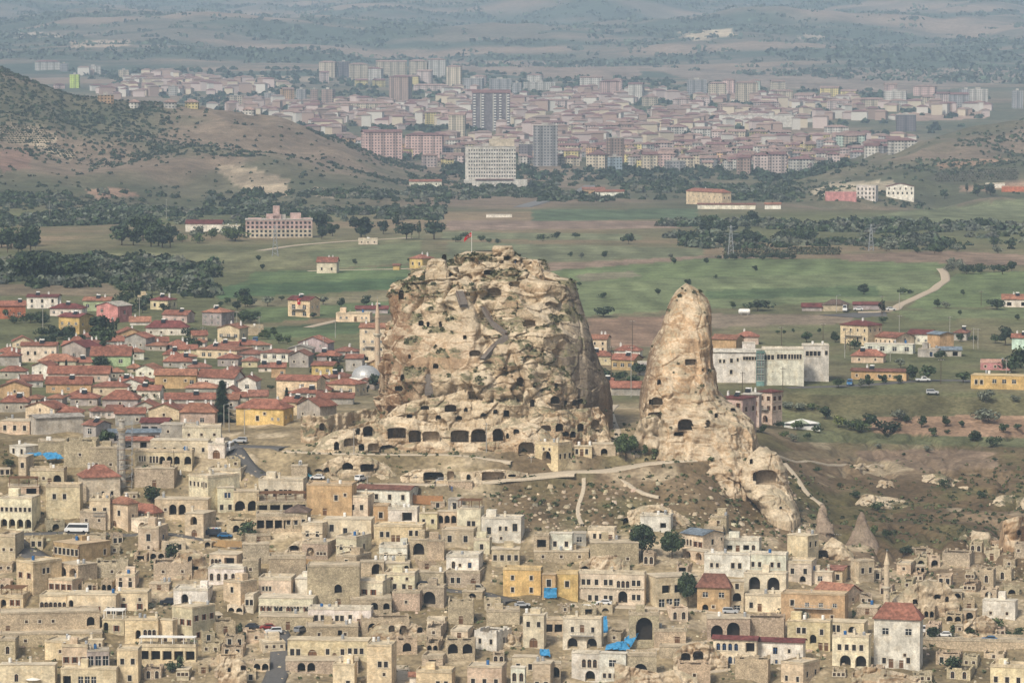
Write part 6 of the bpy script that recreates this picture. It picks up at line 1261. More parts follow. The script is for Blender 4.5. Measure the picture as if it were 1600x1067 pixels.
# ------------------------------------------------------------------ the distant city
def _math(t, op, a, b=None):
    n = nn(t, 'Math', operation=op); t.links.new(a, n.inputs[0])
    if b is not None:
        if isinstance(b, float): n.inputs[1].default_value = b
        else: t.links.new(b, n.inputs[1])
    return n.outputs[0]
def mk_facade():
    m, t, b = new_mat('rendered facade with windows'); uv = nn(t, 'UVMap').outputs[0]; s = nn(t, 'SeparateXYZ'); t.links.new(uv, s.inputs[0]); oi = nn(t, 'ObjectInfo')
    fu = _math(t, 'FRACT', _math(t, 'DIVIDE', s.outputs[0], 3.3)); fv = _math(t, 'FRACT', _math(t, 'DIVIDE', s.outputs[1], 3.0))
    win = _math(t, 'MULTIPLY', _math(t, 'MULTIPLY', _math(t, 'GREATER_THAN', fu, .26), _math(t, 'LESS_THAN', fu, .74)), _math(t, 'MULTIPLY', _math(t, 'GREATER_THAN', fv, .3), _math(t, 'LESS_THAN', fv, .8)))
    bay = _math(t, 'LESS_THAN', _math(t, 'FRACT', _math(t, 'ADD', _math(t, 'DIVIDE', s.outputs[0], 13.2), oi.outputs['Random'])), .3)     # a bay of darker balconies
    c = mul(t, oi.outputs['Color'], ramp(t, bay, 1.0, .6, 0, 1)); c = mul(t, c, ramp(t, noise(t, .12, 3, geo(t)), .85, 1.1))
    c = mixc(t, _math(t, 'MULTIPLY', win, .88), c, (.035, .04, .045)); t.links.new(c, b.inputs['Base Color']); return m
FAC = mk_facade()
def plain_box(W, Dp, H, name='wall', mat=None, found=-6):
    me = MB().box(-W / 2, 0, found, W / 2, Dp, H).mesh(name, mat or FAC); set_uv(me); return me
CITYC = dict(w=((.52, .49, .44), 'white'), c=((.50, .43, .33), 'cream'), p=((.49, .40, .37), 'pinkish'), k=((.32, .31, .31), 'grey'), o=((.50, .33, .20), 'orange tan'), d=((.17, .15, .16), 'dark grey'), y=((.55, .46, .22), 'yellow'), l=((.45, .56, .12), 'lime yellow'), m=((.40, .47, .40), 'mint green'), b=((.30, .36, .40), 'light blue'), n=((.33, .24, .20), 'brown'), P=((.52, .37, .335), 'salmon pink'))
ROOFC = dict(r=(.25, .17, .145), m=(.17, .095, .09), n=(.21, .155, .135), f=(.40, .37, .33), w=(.6, .58, .54))
def block(x0, x1, yt, yb, c, roof='r', look=None, side=0.22, rh=2.6, dmin=3000, mat=None, cat='apartment block', name='apartment_block', group=None, extra=None):
    xm = (x0 + x1) / 2; D = gd(xm, yb, dmin); s = D / 5990; p = P(xm, yb, D); H = (yb - yt) * s; rr_ = random.Random(int(x0 * 31 + yb)); th = rr_.choice((-1, 1)) * rr_.uniform(.1, .35) if side else 0
    Wt = (x1 - x0) * s; Dp = max(min(Wt * .6, 16), 8); W = max((Wt - Dp * abs(math.sin(th))) / math.cos(th), 5)
    e = empty(name, p, th - math.atan(p[0] / D)); col_ = tuple(np.clip(np.array(CITYC[c][0]) * rr_.uniform(.9, 1.1), 0, .8)); link('wall', plain_box(W, Dp, H, mat=mat), e, color=col_)
    if roof == 'f': link('roof', MB().box(-W / 2 - .3, -.3, H, W / 2 + .3, Dp + .3, H + .5, 0, True).box(-W * .15, Dp * .3, H + .5, W * .1, Dp * .7, H + 3).mesh('roof', FLATR), e, color=ROOFC['f'])
    else: link('roof', roof_solid(MB(), W, Dp, H, 'h' if rr_.random() < .6 else 'g', rh, .8).mesh('roof', TILE), e, color=tuple(np.array(ROOFC[roof]) * rr_.uniform(.85, 1.2)))
    look = look or f"distant {CITYC[c][1]} {'red' if roof in 'rn' else 'maroon' if roof == 'm' else 'flat'}-roofed apartment block"
    if look.startswith('!'): l, _, short = look[1:].partition('='); pend(e, xm, (yt + yb) / 2, l, cat, group, True); (lm(xm, (yt + yb) / 2, 'the ' + short) if short else 0)
    else: pend(e, xm, (yt + yb) / 2, look, cat, group)
    return e, W, Dp, H, s
# the two landmarks of the city: each window or balcony a part of its own
e, W, Dp, H, s = block(738, 797, 146, 205, 'd', 'm', '!tall dark apartment tower with white balconies and a maroon roof in the distant city=tall dark city tower', rh=4, mat=WALL, side=0)
bm = MB().box(-1.5, -1.4, 0, 1.5, -.02, 1.1, 0, True).mesh('balcony', WHITE); sm_ = MB().box(-1.1, -.12, 0, 1.1, -.02, 1.6, 0, True).mesh('window', GLASS)
for i in range(14):
    for u in (-.44, -.22, .10, .24, .45): link('balcony', bm, e, (u * W, 0, H * (i + .35) / 14.3))
for u in (-.33, .0, .35): link('white_pier', MB().box(-.7, -.25, 0, .7, -.01, H * .99, 0, True).mesh('white_pier', CONC), e, (u * W + 2.6, 0, 0))
e, W, Dp, H, s = block(727, 806, 230, 291, 'w', 'f', '!large pale cream hotel block with rows of small square windows before the distant city=large pale hotel block', mat=WALL, side=0)
sm_ = MB().box(-.6, -.1, 0, .6, .1, 1.35, 0, True).mesh('window', GLASS); q = MB()
for i in range(10):
    for j in range(19):
        x_, z_ = W * (-.42 + .90 * j / 18), H * (i + .5) / 10.6
        if (i + j) % 2 and j > 0 or j == 0: link('window', sm_, e, (x_, 0, z_)) if i * 19 + j < 190 and len([c for c in e.children if c.name.startswith('window')]) < 98 else q.box(x_ - .6, -.1, z_, x_ + .6, .1, z_ + 1.35, 0, True)
        else: q.box(x_ - .6, -.1, z_, x_ + .6, .1, z_ + 1.35, 0, True)
o = q.build('window_rows', GLASS, e); o['kind'] = 'stuff'
link('stair_tower', plain_box(W * .5, Dp * .6, H * 1.2, 'stair_tower', WALL), e, (W * .22, Dp * .3, 0), color=CITYC['c'][0]); link('low_wing', plain_box(W * 1.25, 16, H * .17, 'low_wing', WALL), e, (W * .1, -17, 0), color=CITYC['w'][0])
link('low_wing_roof', MB().box(-W * .3, -18, H * .175, W * .45, -3, H * .19, 0, True).mesh('low_wing_roof', TILE), e, color=ROOFC['m'])
# pink stepped hotel at the foot of the left hills
e, W, Dp, H, s = block(384, 488, 344, 372, 'P', 'f', '!stepped pink and cream hotel with many small windows among trees below the left hills=pink stepped hotel', dmin=1500, mat=WALL, side=0)
sm2 = MB().box(-.7, -.1, 0, .7, .1, 1.4, 0, True).mesh('window', GLASS)
for i in range(4):
    for j in range(15): link('window', sm2, e, (W * (-.46 + .92 * j / 14), 0, H * (i + .35) / 4.3))
link('lower_storeys', MB().box(-W / 2 + .02, -.06, -3, W / 2 - .02, -.015, H * .5, 0, True).mesh('lower_storeys', WALL), e, color=CITYC['c'][0])
for u, wf, hf in ((-.08, .22, 1.3), (-.04, .1, 1.75), (.25, .16, 1.35), (.38, .2, 1.08), (-.36, .2, 1.08)): link('upper_block', plain_box(W * wf, Dp * .6, H * hf, 'upper_block', WALL), e, (W * u, Dp * .2, 0), color=CITYC['P'][0])
BL = '''496 525 98 122 c r|530 548 97 122 d f|547 577 101 126 c r|570 597 108 126 w m|588 636 97 122 c r|640 668 96 122 c r|668 698 94 122 w r|696 721 105 138 c r|650 675 112 133 p r|605 641 121 157 n m|722 755 123 147 k f|765 800 124 145 k f|500 515 114 131 p m|555 576 126 135 y m|584 604 126 136 y m|645 700 134 142 p r
820 870 129 141 w f|822 848 118 130 w r|905 941 122 138 w r|938 971 128 155 P m|955 972 125 140 P r|980 1005 132 157 w m|1075 1106 125 150 k f|1107 1136 131 158 c r|1128 1148 126 155 P r|1150 1186 130 162 c r|1172 1188 127 150 m r|1205 1229 128 143 c r|1210 1240 143 160 c r|1280 1311 138 156 y r|1311 1339 143 157 y r|1380 1416 143 166 w f|1382 1402 133 150 P r|1425 1462 136 150 P r|1462 1486 147 170 p m|1484 1515 148 172 k m|1515 1545 140 170 w f|1500 1520 140 152 k f|1440 1462 152 168 c r|1582 1600 142 170 k f
1402 1433 180 206 d f|700 727 180 216 c r|567 631 207 244 P m|632 692 212 249 P m|631 656 233 248 y r|835 873 197 260 k f|809 838 226 250 d f|950 978 216 258 n f|951 974 246 268 b f|913 948 242 265 c m|1003 1028 242 267 c m|1027 1056 241 262 P r|1040 1073 252 267 k f|1072 1102 238 256 w m|1150 1173 247 272 n m|1175 1202 243 270 p m|1200 1232 242 274 p m|1234 1274 249 272 w m|913 941 196 216 p r|942 967 196 215 n r|968 991 195 215 n r|1043 1071 199 214 w r|1083 1111 202 217 w r|1110 1132 206 220 p r|1136 1166 206 222 c r|1172 1202 206 222 y r|1202 1238 207 226 w r|1240 1258 212 224 n r|1260 1303 211 228 y r|1305 1352 212 228 m r|1290 1328 199 214 w r|888 912 195 213 c r|838 884 192 206 w m|820 838 190 206 w r|870 905 228 244 c m|1020 1055 224 240 p r|880 905 236 256 y r
440 462 140 160 o r|462 478 140 160 k f|412 430 146 160 k f|486 498 140 164 n f|500 522 140 164 n f|515 612 162 176 c r|540 580 154 166 n r|618 655 120 133 y r|664 690 176 194 y r|610 640 178 190 c r|560 580 178 192 w r|658 700 180 190 P r|690 708 178 194 P r|155 180 149 162 o f|186 202 110 125 c f|108 124 117 138 l f|56 95 97 110 w m|95 108 100 112 k f|135 158 104 116 w f|264 280 136 150 w f|360 382 150 166 c f|335 352 122 134 p f|200 218 160 170 w r|258 278 160 170 w r|288 310 160 170 y r|378 398 172 180 w r|85 103 133 139 P m|220 240 124 134 c f|300 322 132 142 p f|850 885 158 170 p r|895 930 150 162 p r|1005 1030 152 166 c r|1050 1080 156 168 p r|1085 1110 152 166 p r|1240 1270 150 162 p r|1290 1330 158 172 p r|1340 1380 156 172 c r|1390 1420 158 172 w r|735 760 120 134 p r|800 815 130 150 k f|845 905 146 156 p r|1010 1065 172 182 p r|1120 1160 164 176 n r|1180 1220 160 172 p r|760 795 216 228 w r|1060 1090 222 234 w m|960 990 222 236 c m|1100 1140 226 240 c m|1360 1400 222 234 w m|1390 1436 220 234 w m|1320 1360 232 244 w m|1270 1320 236 250 c m'''
for q in BL.replace('\n', '|').split('|'):
    a = q.split(); sp = {'835': '!bare grey concrete frame tower still under construction in the distant city=bare concrete tower', '108': '!lime yellow apartment block alone on the shoulder of the left hill=lime yellow block', '951': '!light blue fronted block at the near edge of the distant city=light blue block', '567': '!left of two long pink apartment blocks with maroon roofs=first pink block', '632': '!right of two long pink apartment blocks with maroon roofs=second pink block', '1402': '!dark and white block on open ground near the right hill=dark and white block', '605': '!brown apartment tower with a maroon roof up the city slope=brown city tower', '1305': '!mint green apartment block with a red roof in the right of the city=mint green block', '496': '!pale tower block standing at the upper left end of the city skyline=upper left tower block', '1515': '!white block at the upper right end of the city=upper right white block', '56': '!white hall with a maroon roof high on the left hill shoulder=maroon roofed hall on the hill', '938': '!salmon and white tower block in the upper middle of the city=salmon tower block', '155': '!orange tan block at the left edge of the city=orange tan block'}.get(a[0] if a[2] not in ('133',) else '', None)
    block(*[float(v) for v in a[:4]], a[4], a[5], sp)
e, W, Dp, H, s = block(1130, 1240, 181, 199, 'w', 'f', '!very long low white warehouse in the right part of the distant city=long white warehouse', mat=WALL, side=0, cat='warehouse', name='warehouse')
block(205, 292, 116, 120, 'w', 'f', '!long low white shed far behind the left hill=long white shed', mat=WALL, side=0, cat='shed', name='shed')
# the small houses: the nearest 290 as things, the rest as one mass
def small_house_meshes(n):
    out = []
    for i in range(n):
        r = random.Random(900 + i); W, Dp, H = r.uniform(9, 18), r.uniform(8, 12), r.choice((6, 6, 9, 9, 12)) * r.uniform(.9, 1.1); out.append((plain_box(W, Dp, H, found=-5), roof_solid(MB(), W, Dp, H, r.choice('hhg'), r.uniform(1.8, 3.0), .6).mesh('roof', TILE), W, H))
    return out
SH = small_house_meshes(14); CITY = [(60, 104), (200, 116), (330, 128), (420, 136), (500, 138), (560, 142), (720, 146), (830, 148), (1000, 150), (1200, 156), (1400, 166), (1545, 170), (1545, 182), (1470, 205), (1410, 238), (1300, 262), (1240, 276), (830, 276), (800, 236), (720, 270), (640, 256), (520, 222), (430, 188), (330, 173), (200, 162), (130, 142)]
cx_, cy_ = sample(2600, CITY, None, 77, 3850, 7000); ok = []
dens = fbm(cx_ / 260, cy_ / 260, o=3, seed=95) + .35; grid = {}
for x, y, dn in zip(cx_, cy_, dens):
    k = (int(x // 17), int(y // 17))
    if dn < 0 or k in grid: continue
    grid[k] = 1; ok.append((x, y))
ok.sort(key=lambda p: p[1]); near, rest = ok[:290], ok[290:]
for i, (x, y) in enumerate(near):
    wme, rme, W, H = SH[i % 14]; r = random.Random(i); z = float(zt(x, y)); e = empty('city_house', (x, y, z), r.uniform(-.6, .6)); c = r.choice('wwwccckkpoy'); link('wall', wme, e, color=tuple(np.array(CITYC[c][0]) * r.uniform(.85, 1.15))); link('roof', rme, e, color=tuple(np.array(ROOFC[r.choice('rrnm')]) * r.uniform(.8, 1.2)))
    px, py = proj(x, y, z + H / 2); pend(e, px, py, f"small distant {CITYC[c][1]} red-roofed house", 'house', 'small houses of the distant city')
b = MB(); rv = MB()
for i, (x, y) in enumerate(rest):
    r = random.Random(5000 + i); z = float(zt(x, y)); W, Dp, H = r.uniform(9, 22), r.uniform(8, 12), r.choice((6, 9, 9, 12, 15)); an = r.uniform(-.5, .5); M = Matrix.Translation((x, y, z)) @ Matrix.Rotation(an, 4, 'Z')
    t = MB().box(-W / 2, 0, -5, W / 2, Dp, H); b.add([M @ Vector(v) for v in t.v], t.f, r.randrange(4)); t = roof_solid(MB(), W, Dp, H, 'h', 2.4, .6); rv.add([M @ Vector(v) for v in t.v], t.f, r.randrange(3))
for m_ in ((b, 'far_houses', [flat('far wall ' + k, CITYC[k][0]) for k in 'wcpn'], 'countless small pale houses filling the far part of the distant city'), (rv, 'far_house_roofs', [flat('far roof ' + k, ROOFC[k]) for k in 'rmn'], 'red and brown roofs of the countless far city houses')):
    tag(m_[0].build(m_[1], m_[2]), m_[3], None, kind='stuff')
# ------------------------------------------------------------------ minarets and the domed mosque
def lathe_part(name, prof, mat, parent, n=20): return link(name, MB().lathe(0, 0, prof, n).mesh(name, mat), parent)
TUF = flat('pale cut tuff', (.56, .455, .32)); TUF2 = flat('grey cut stone', (.46, .42, .35)); LEAD = flat('lead sheet', (.42, .42, .41), .45, .35)
def minaret(px, yb, yt, wpx, mat, label, short, bal=.5, cone=.24, windows=3, topless=False, dcall=None):
    D = dcall or gd(px, yb); s = D / 5990; p = P(px, yb, D); H = (yb - yt) * s; r = wpx * s / 2; e = empty('minaret', p); hb = H * (1 - bal)
    lathe_part('shaft', [(r * 1.25, -3), (r * 1.25, H * .06), (r, H * .1), (r * .92, hb - r * .8)], mat, e); lathe_part('balcony', [(r * .92, hb - r * .9), (r * 1.1, hb - r * .5), (r * 1.45, hb), (r * 1.5, hb + r * .55), (r * 1.38, hb + r * .55), (r * 1.35, hb + .05), (r * .6, hb + .05)], TRIM, e)
    zt_ = H if topless else H * (1 - cone); lathe_part('upper_shaft', [(r * .8, hb - .1), (r * .8, zt_ - .05)] + ([(r * 1.15, zt_), (r * 1.15, zt_ + .3), (0, zt_ + .35)] if topless else []), mat, e)
    if not topless: c_ = lathe_part('cap', [(r * .78, zt_ - .06), (r * .95, zt_), (r * .55, zt_ + (H - zt_) * .42), (.03, H)], mat, e); lathe_part('finial', [(.03, H - .1), (.14, H + .25), (.03, H + .5), (.02, H + .9)], STEEL, c_, 8)
    for i in range(windows): link('slit_window', part_mesh('s', .4, .8), e, (0, -r * 1.0 - .02, H * (.2 + .12 * i)))
    pend(e, px, (yb + yt) / 2, label, 'minaret', None, True); lm(px, (yb + yt) / 2, 'the ' + short); return e, D, s, H, r
minaret(590, 592, 466, 9, flat('rose tuff', (.52, .39, .27)), 'slim rosy minaret with a pointed cap left of the citadel', 'slim minaret', bal=.45, cone=.24, windows=2)
e, D, s, H, r = minaret(191, 758, 656, 11, TUF2, 'grey stone minaret shaft wrapped in steel scaffolding', 'scaffolded minaret', bal=.14, windows=3, topless=True)
p = P(191, 758, D); q = MB(); w_ = 2.1
for sx in (-1, 1):
    for sy in (-1, 1): q.bar((sx * w_, sy * w_, -2), (sx * w_, sy * w_, H * 1.02), .07)
for i in range(13):
    z = H * i / 12.5
    for a, b_ in (((-w_, -w_), (w_, -w_)), ((w_, -w_), (w_, w_)), ((w_, w_), (-w_, w_)), ((-w_, w_), (-w_, -w_))): q.bar((*a, z), (*b_, z), .06)
    if i < 12: q.bar((-w_, -w_, z), (w_, -w_, z + H / 12.5), .045) if i % 2 else q.bar((w_, -w_, z), (w_, w_, z + H / 12.5), .045)
sc = empty('scaffold', (p[0] + .9, p[1], p[2])); q.build('scaffold_tubes', STEEL, sc); q = MB()
for i in range(1, 12, 2): q.box(-w_, -w_ - .5, H * i / 12.5, w_, -w_ + .1, H * i / 12.5 + .08, 0, True)
q.build('scaffold_board', BROWNWOOD, sc); pend(sc, 197, 705, 'steel tube scaffolding standing around the grey minaret', 'scaffold', None, True)
minaret(1385, 962, 860, 10.5, TUF, 'pale stone minaret with a carved balcony behind the red pyramid roof', 'stone minaret', bal=.56, cone=.2, windows=2)
D = gd(571, 606); s = D / 5990; p = P(571, 606, D); R_ = 23 * s; e = empty('mosque', p); link('wall', plain_box(R_ * 2.3, R_ * 2.0, 13 * s, 'wall', WALL), e, color=WC['w'][0]); zb = 14 * s
o = lathe_part('dome', [(R_ * math.cos(a), zb + R_ * .86 * math.sin(a)) for a in np.linspace(0, math.pi / 2 - .02, 12)], LEAD, e, 32); o.location = (0, R_, 0); o = lathe_part('drum', [(R_ * 1.04, 0), (R_ * 1.04, zb + .2), (R_ * .98, zb + .25)], WHITE, e, 32); o.location = (0, R_, 0); o = lathe_part('finial', [(.05, zb + R_ * .84), (.3, zb + R_ * .9), (.05, zb + R_), (.02, zb + R_ * 1.12)], STEEL, e, 8); o.location = (0, R_, 0)
pend(e, 571, 585, 'mosque with a broad silver grey dome at the foot of the citadel', 'mosque', None, True); lm(571, 585, 'the silver domed mosque')
minaret(1256, 246, 218, 2.4, TUF, 'far slim white minaret among the right city houses', 'far slim minaret', windows=0); minaret(1032, 222, 190, 2.0, TUF, 'far thin minaret in the middle of the distant city', 'far thin minaret', windows=0)
# ------------------------------------------------------------------ cars
def profile_body(prof, W, inset=0.0): return prof
CARM = {}
def car_meshes(kind):
    """side outline (x forward, z up) swept to the width; glass band, wheels and lamps are parts of their own"""
    if kind in CARM: return CARM[kind]
    sp = dict(car=(4.3, 1.75, [(-2.15, .35), (-2.12, .85), (-1.7, .95), (-1.35, 1.42), (.35, 1.45), (1.05, .98), (2.0, .82), (2.15, .6), (2.15, .35)], (-1.55, .98, -1.25, 1.36, .3, 1.38, .92, .98)),
              suv=(4.4, 1.8, [(-2.2, .4), (-2.2, 1.0), (-2.05, 1.7), (.4, 1.75), (1.0, 1.15), (2.05, 1.0), (2.2, .75), (2.2, .4)], (-2.0, 1.15, -1.9, 1.64, .36, 1.68, .88, 1.15)),
              van=(5.0, 1.95, [(-2.5, .4), (-2.5, 1.95), (-2.4, 2.05), (1.3, 2.05), (1.9, 1.3), (2.4, 1.1), (2.5, .8), (2.5, .4)], (-2.2, 1.25, -2.2, 1.85, 1.2, 1.88, 1.7, 1.25)),
              minibus=(6.9, 2.0, [(-3.45, .4), (-3.45, 2.5), (-3.3, 2.65), (2.2, 2.65), (2.95, 1.5), (3.4, 1.25), (3.45, .9), (3.45, .4)], (-3.2, 1.5, -3.2, 2.3, 2.1, 2.35, 2.72, 1.5)),
              pickup=(5.2, 1.85, [(-2.6, .45), (-2.6, 1.05), (-.5, 1.05), (-.35, 1.75), (.9, 1.78), (1.5, 1.1), (2.5, .98), (2.6, .7), (2.6, .45)], (-.3, 1.1, -.22, 1.66, .85, 1.7, 1.35, 1.1)))[kind]
    L, W, pr, g = sp; n = len(pr); b = MB(); hw = W / 2
    tw = lambda z: hw - max(0, z - 1.0) * .14
    b.add([(x, -tw(z), z) for x, z in pr] + [(x, tw(z), z) for x, z in pr], [tuple(range(n)), tuple(reversed(range(n, 2 * n)))] + [(i, n + i, n + (i + 1) % n, (i + 1) % n) for i in range(n)])
    body = b.mesh('body', PAINT); q = MB(); gp = [(g[0], g[1]), (g[2], g[3]), (g[4], g[5]), (g[6], g[7])]
    for sgn in (-1, 1): q.add([(x, sgn * (tw(z) + .015), z) for x, z in gp], [(0, 1, 2, 3)])
    fx = [(p, r) for p, r in zip(pr, pr[1:]) if p[1] > 1.2 and r[1] < p[1] - .3 and r[0] > p[0]]
    if fx: (x0, z0), (x1, z1) = fx[0]; q.add([(x0 + .06, -tw(z0) + .12, z0 - .02), (x0 + .06, tw(z0) - .12, z0 - .02), (x1 + .03, tw(z1) - .1, z1 + .06), (x1 + .03, -tw(z1) + .1, z1 + .06)], [(0, 1, 2, 3)])
    x0, z0 = pr[1]; q.add([(pr[2][0] - .03, -hw + .2, max(pr[2][1], 1.0) * (.98 if kind != 'car' else 1.02)), (pr[2][0] - .03, hw - .2, max(pr[2][1], 1.0) * (.98 if kind != 'car' else 1.02)), (pr[3][0] - .04, hw - .3, pr[3][1] - .06) if kind == 'car' else (-L / 2 - .02, hw - .2, 1.25), (pr[3][0] - .04, -hw + .3, pr[3][1] - .06) if kind == 'car' else (-L / 2 - .02, -hw + .2, 1.25)], [(0, 1, 2, 3)])
    wh = MB(); wh.lathe(0, 0, [(0, -.11), (.19, -.12), (.33, -.11), (.34, 0), (.33, .11), (.19, .12), (0, .11)], 14)
    wm = wh.mesh('wheel', flat('rubber tyre', (.02, .02, .02))); hl = MB().box(-.04, -.2, -.08, .04, .2, .08, 0, True).mesh('headlight', flat('lamp glass', (.7, .7, .66), .2))
    CARM[kind] = (body, q.mesh('windows', GLASS), wm, hl, L, W); return CARM[kind]
PAINTS = dict(white=(.68, .68, .67), silver=(.42, .43, .44), blue=(.03, .13, .28), dark=(.03, .035, .045), beige=(.42, .37, .28), red=(.25, .03, .025), grey=(.22, .22, .23), teal=(.05, .2, .27))
def car(px, py, kind, c, head, label, dshift=0):
    D = gd(px, py) - dshift; p = P(px, py, D); p[2] = max(p[2], float(zt(p[0], D)) + .3); body, gl, wm, hl, L, W = car_meshes(kind); nm = {'car': 'car', 'suv': 'car', 'van': 'van', 'minibus': 'minibus', 'pickup': 'pickup_truck'}[kind]; e = empty(nm, p, math.radians(head))
    link('body', body, e, color=PAINTS[c]); link('windows', gl, e)
    for sx in (-1, 1):
        for sy in (-1, 1): o = link('wheel', wm, e, (sx * L * .31, sy * (W / 2 - .08), .34)); o.rotation_euler = (math.pi / 2, 0, 0)
    for sy in (-1, 1): link('headlight', hl, e, (L / 2 - .02, sy * W * .34, .72))
    pend(e, px, py - 5, label, nm.replace('_', ' '), None, True)
for a in ((476, 748, 'car', 'teal', 170, 'teal blue car at the end of the parked row under the low rock bank'), (496, 750, 'car', 'white', 172, 'white saloon car parked under the low rock bank'), (564, 752, 'suv', 'white', 60, 'white car seen from behind beside the dark roof terrace'), (692, 755, 'car', 'silver', 5, 'silver saloon car on the upper road'), (120, 833, 'minibus', 'white', 176, 'white minibus with dark windows on the street at the left'),
          (358, 706, 'minibus', 'white', 262, 'white minibus coming down the steep road'), (375, 693, 'suv', 'silver', 172, 'silver estate car at the top of the steep road'), (332, 838, 'van', 'dark', 175, 'black van in front of the stone shop'), (352, 841, 'car', 'blue', 350, 'blue car parked by the stone shop'), (816, 949, 'car', 'silver', 4, 'silver hatchback before the long cream mansion gate'), (944, 946, 'car', 'white', 170, 'white car half hidden beside the white parapet'), (1142, 960, 'suv', 'silver', 345, 'silver van shaped car below the patched brown roof'),
          (1139, 996, 'suv', 'white', 200, 'small white jeep inside the wide stone arch'), (427, 991, 'suv', 'white', 195, 'white compact car in the dark lane'), (418, 984, 'car', 'red', 190, 'dark red car behind the white compact car'), (470, 989, 'suv', 'grey', 60, 'grey car beside the long low white house'), (262, 945, 'suv', 'dark', 185, 'dark car by the white arched house'), (396, 983, 'car', 'dark', 350, 'black car under the long cream mansion'), (744, 925, 'van', 'beige', 350, 'beige van on the short sloping lane'), (659, 917, 'car', 'dark', 180, 'dark blue car above the great square bay'),
          (1447, 990, 'van', 'white', 178, 'white van beside the red pyramid roofed house'), (1476, 996, 'car', 'white', 172, 'white saloon between shrubs on the far street'), (1546, 1003, 'car', 'blue', 175, 'dark blue car behind the grey retaining wall'), (1592, 1008, 'car', 'dark', 175, 'black car at the right end of the grey retaining wall'), (1328, 603, 'van', 'blue', 260, 'blue and white van under the white school'), (1442, 597, 'pickup', 'white', 4, 'white pickup truck on the plateau road'), (1457, 617, 'suv', 'silver', 352, 'silver van alone on the brown field edge'),
          (1320, 487, 'minibus', 'white', 265, 'white minibus on the parking area'), (1341, 486, 'car', 'white', 175, 'white car on the parking area'), (1392, 486, 'car', 'white', 10, 'white car at the corner of the farm track'), (301, 541, 'minibus', 'white', 178, 'long white bus parked among the suburb gardens'), (399, 536, 'van', 'blue', 268, 'dark blue truck near the small cream barn'), (1416, 549, 'car', 'dark', 175, 'dark car before the white shop front')): car(*a)
# ------------------------------------------------------------------ poles, lamps, masts
def pole(px, yb, yt, kind, label):
    D = gd(px, yb); s = D / 5990; p = P(px, yb, D); H = (yb - yt) * s; e = empty('utility_pole' if kind != 'l' else 'street_lamp', p, random.uniform(-.5, .5)); link('post', MB().cyl(0, 0, -1.5, H, .16, .1, 8).mesh('post', BARK if kind == 'w' else CONC), e)
    if kind == 'l':
        q = MB(); q.bar((0, 0, H), (1.5, 0, H + .25), .06); q.build('arm', STEEL, e); link('lamp_head', MB().box(1.2, -.15, H + .2, 1.9, .15, H + .36, 0, True).mesh('lamp_head', STEEL), e)
    else:
        link('crossarm', MB().box(-1.0, -.07, H - .7, 1.0, .07, H - .55, 0, True).mesh('crossarm', BARK), e); q = MB()
        for x in (-.9, -.3, .3, .9): q.cyl(x, 0, H - .55, H - .3, .06)
        q.build('insulator', WHITE, e)
    pend(e, px, (yb + yt) / 2, label, 'utility pole' if kind != 'l' else 'street lamp')
for px, yb, yt, k in ((272, 758, 703, 'w'), (67, 513, 480, 'c'), (218, 494, 466, 'c'), (370, 504, 486, 'c'), (405, 528, 494, 'c'), (317, 530, 510, 'c'), (505, 552, 526, 'c'), (524, 528, 500, 'c'), (21, 503, 490, 'c'), (350, 668, 632, 'l'), (358, 674, 635, 'l'), (382, 678, 640, 'l'), (1221, 540, 510, 'w'), (1286, 530, 505, 'w'), (1321, 546, 512, 'w'), (1328, 548, 516, 'w'), (1347, 530, 500, 'w'), (1405, 520, 492, 'c'), (1484, 525, 494, 'c'), (1521, 545, 512, 'c'), (1528, 545, 513, 'c'), (1320, 560, 526, 'c'), (1223, 620, 573, 'w'), (1204, 602, 578, 'w'), (1160, 620, 580, 'w'), (1307, 488, 462, 'l'), (1405, 484, 458, 'l'), (1533, 478, 454, 'w'), (1378, 500, 462, 'w'), (955, 610, 540, 'w'), (988, 560, 500, 'w'), (986, 620, 540, 'c'), (553, 710, 668, 'c'), (760, 706, 660, 'c'), (574, 757, 742, 'c'), (650, 752, 742, 'c'), (1309, 866, 832, 'w'), (830, 722, 712, 'c'), (1572, 605, 560, 'c'), (1470, 600, 560, 'w'), (1391, 565, 548, 'c')): pole(px, yb, yt, k, {'w': 'dark wooden utility pole', 'c': 'pale concrete utility pole', 'l': 'street lamp with a single arm'}[k])
def pylon(px, yb, yt, label):
    D = gd(px, yb); s = D / 5990; p = P(px, yb, D); H = (yb - yt) * s; w_ = H * .1; e = empty('pylon', p); q = MB()
    for sx in (-1, 1):
        for sy in (-1, 1): q.bar((sx * w_, sy * w_, -1), (sx * .25, sy * .25, H), .12)
    for i in range(7):
        z0, z1 = H * i / 7, H * (i + 1) / 7; a, c = w_ * (1 - i / 7) + .25, w_ * (1 - (i + 1) / 7) + .25
        for sy in (-1, 1): q.bar((-a, sy * a, z0), (c, sy * c, z1), .07); q.bar((a, sy * a, z0), (-c, sy * c, z1), .07)
    q.build('lattice_tower', STEEL, e); q = MB()
    for z, l in ((.72, 4), (.84, 3.2), (.95, 2.2)): q.bar((-l, 0, H * z), (l, 0, H * z), .1)
    q.build('crossarm', STEEL, e); pend(e, px, (yb + yt) / 2, label, 'pylon')
for a in ((112, 436, 402), (1142, 402, 352), (1361, 392, 350), (430, 400, 352)): pylon(*a, 'grey steel lattice pylon')
for px, yb, yt in ((78, 345, 314), (260, 342, 312)): pole(px, yb, yt, 'c', 'tall white mast at the foot of the left hills')
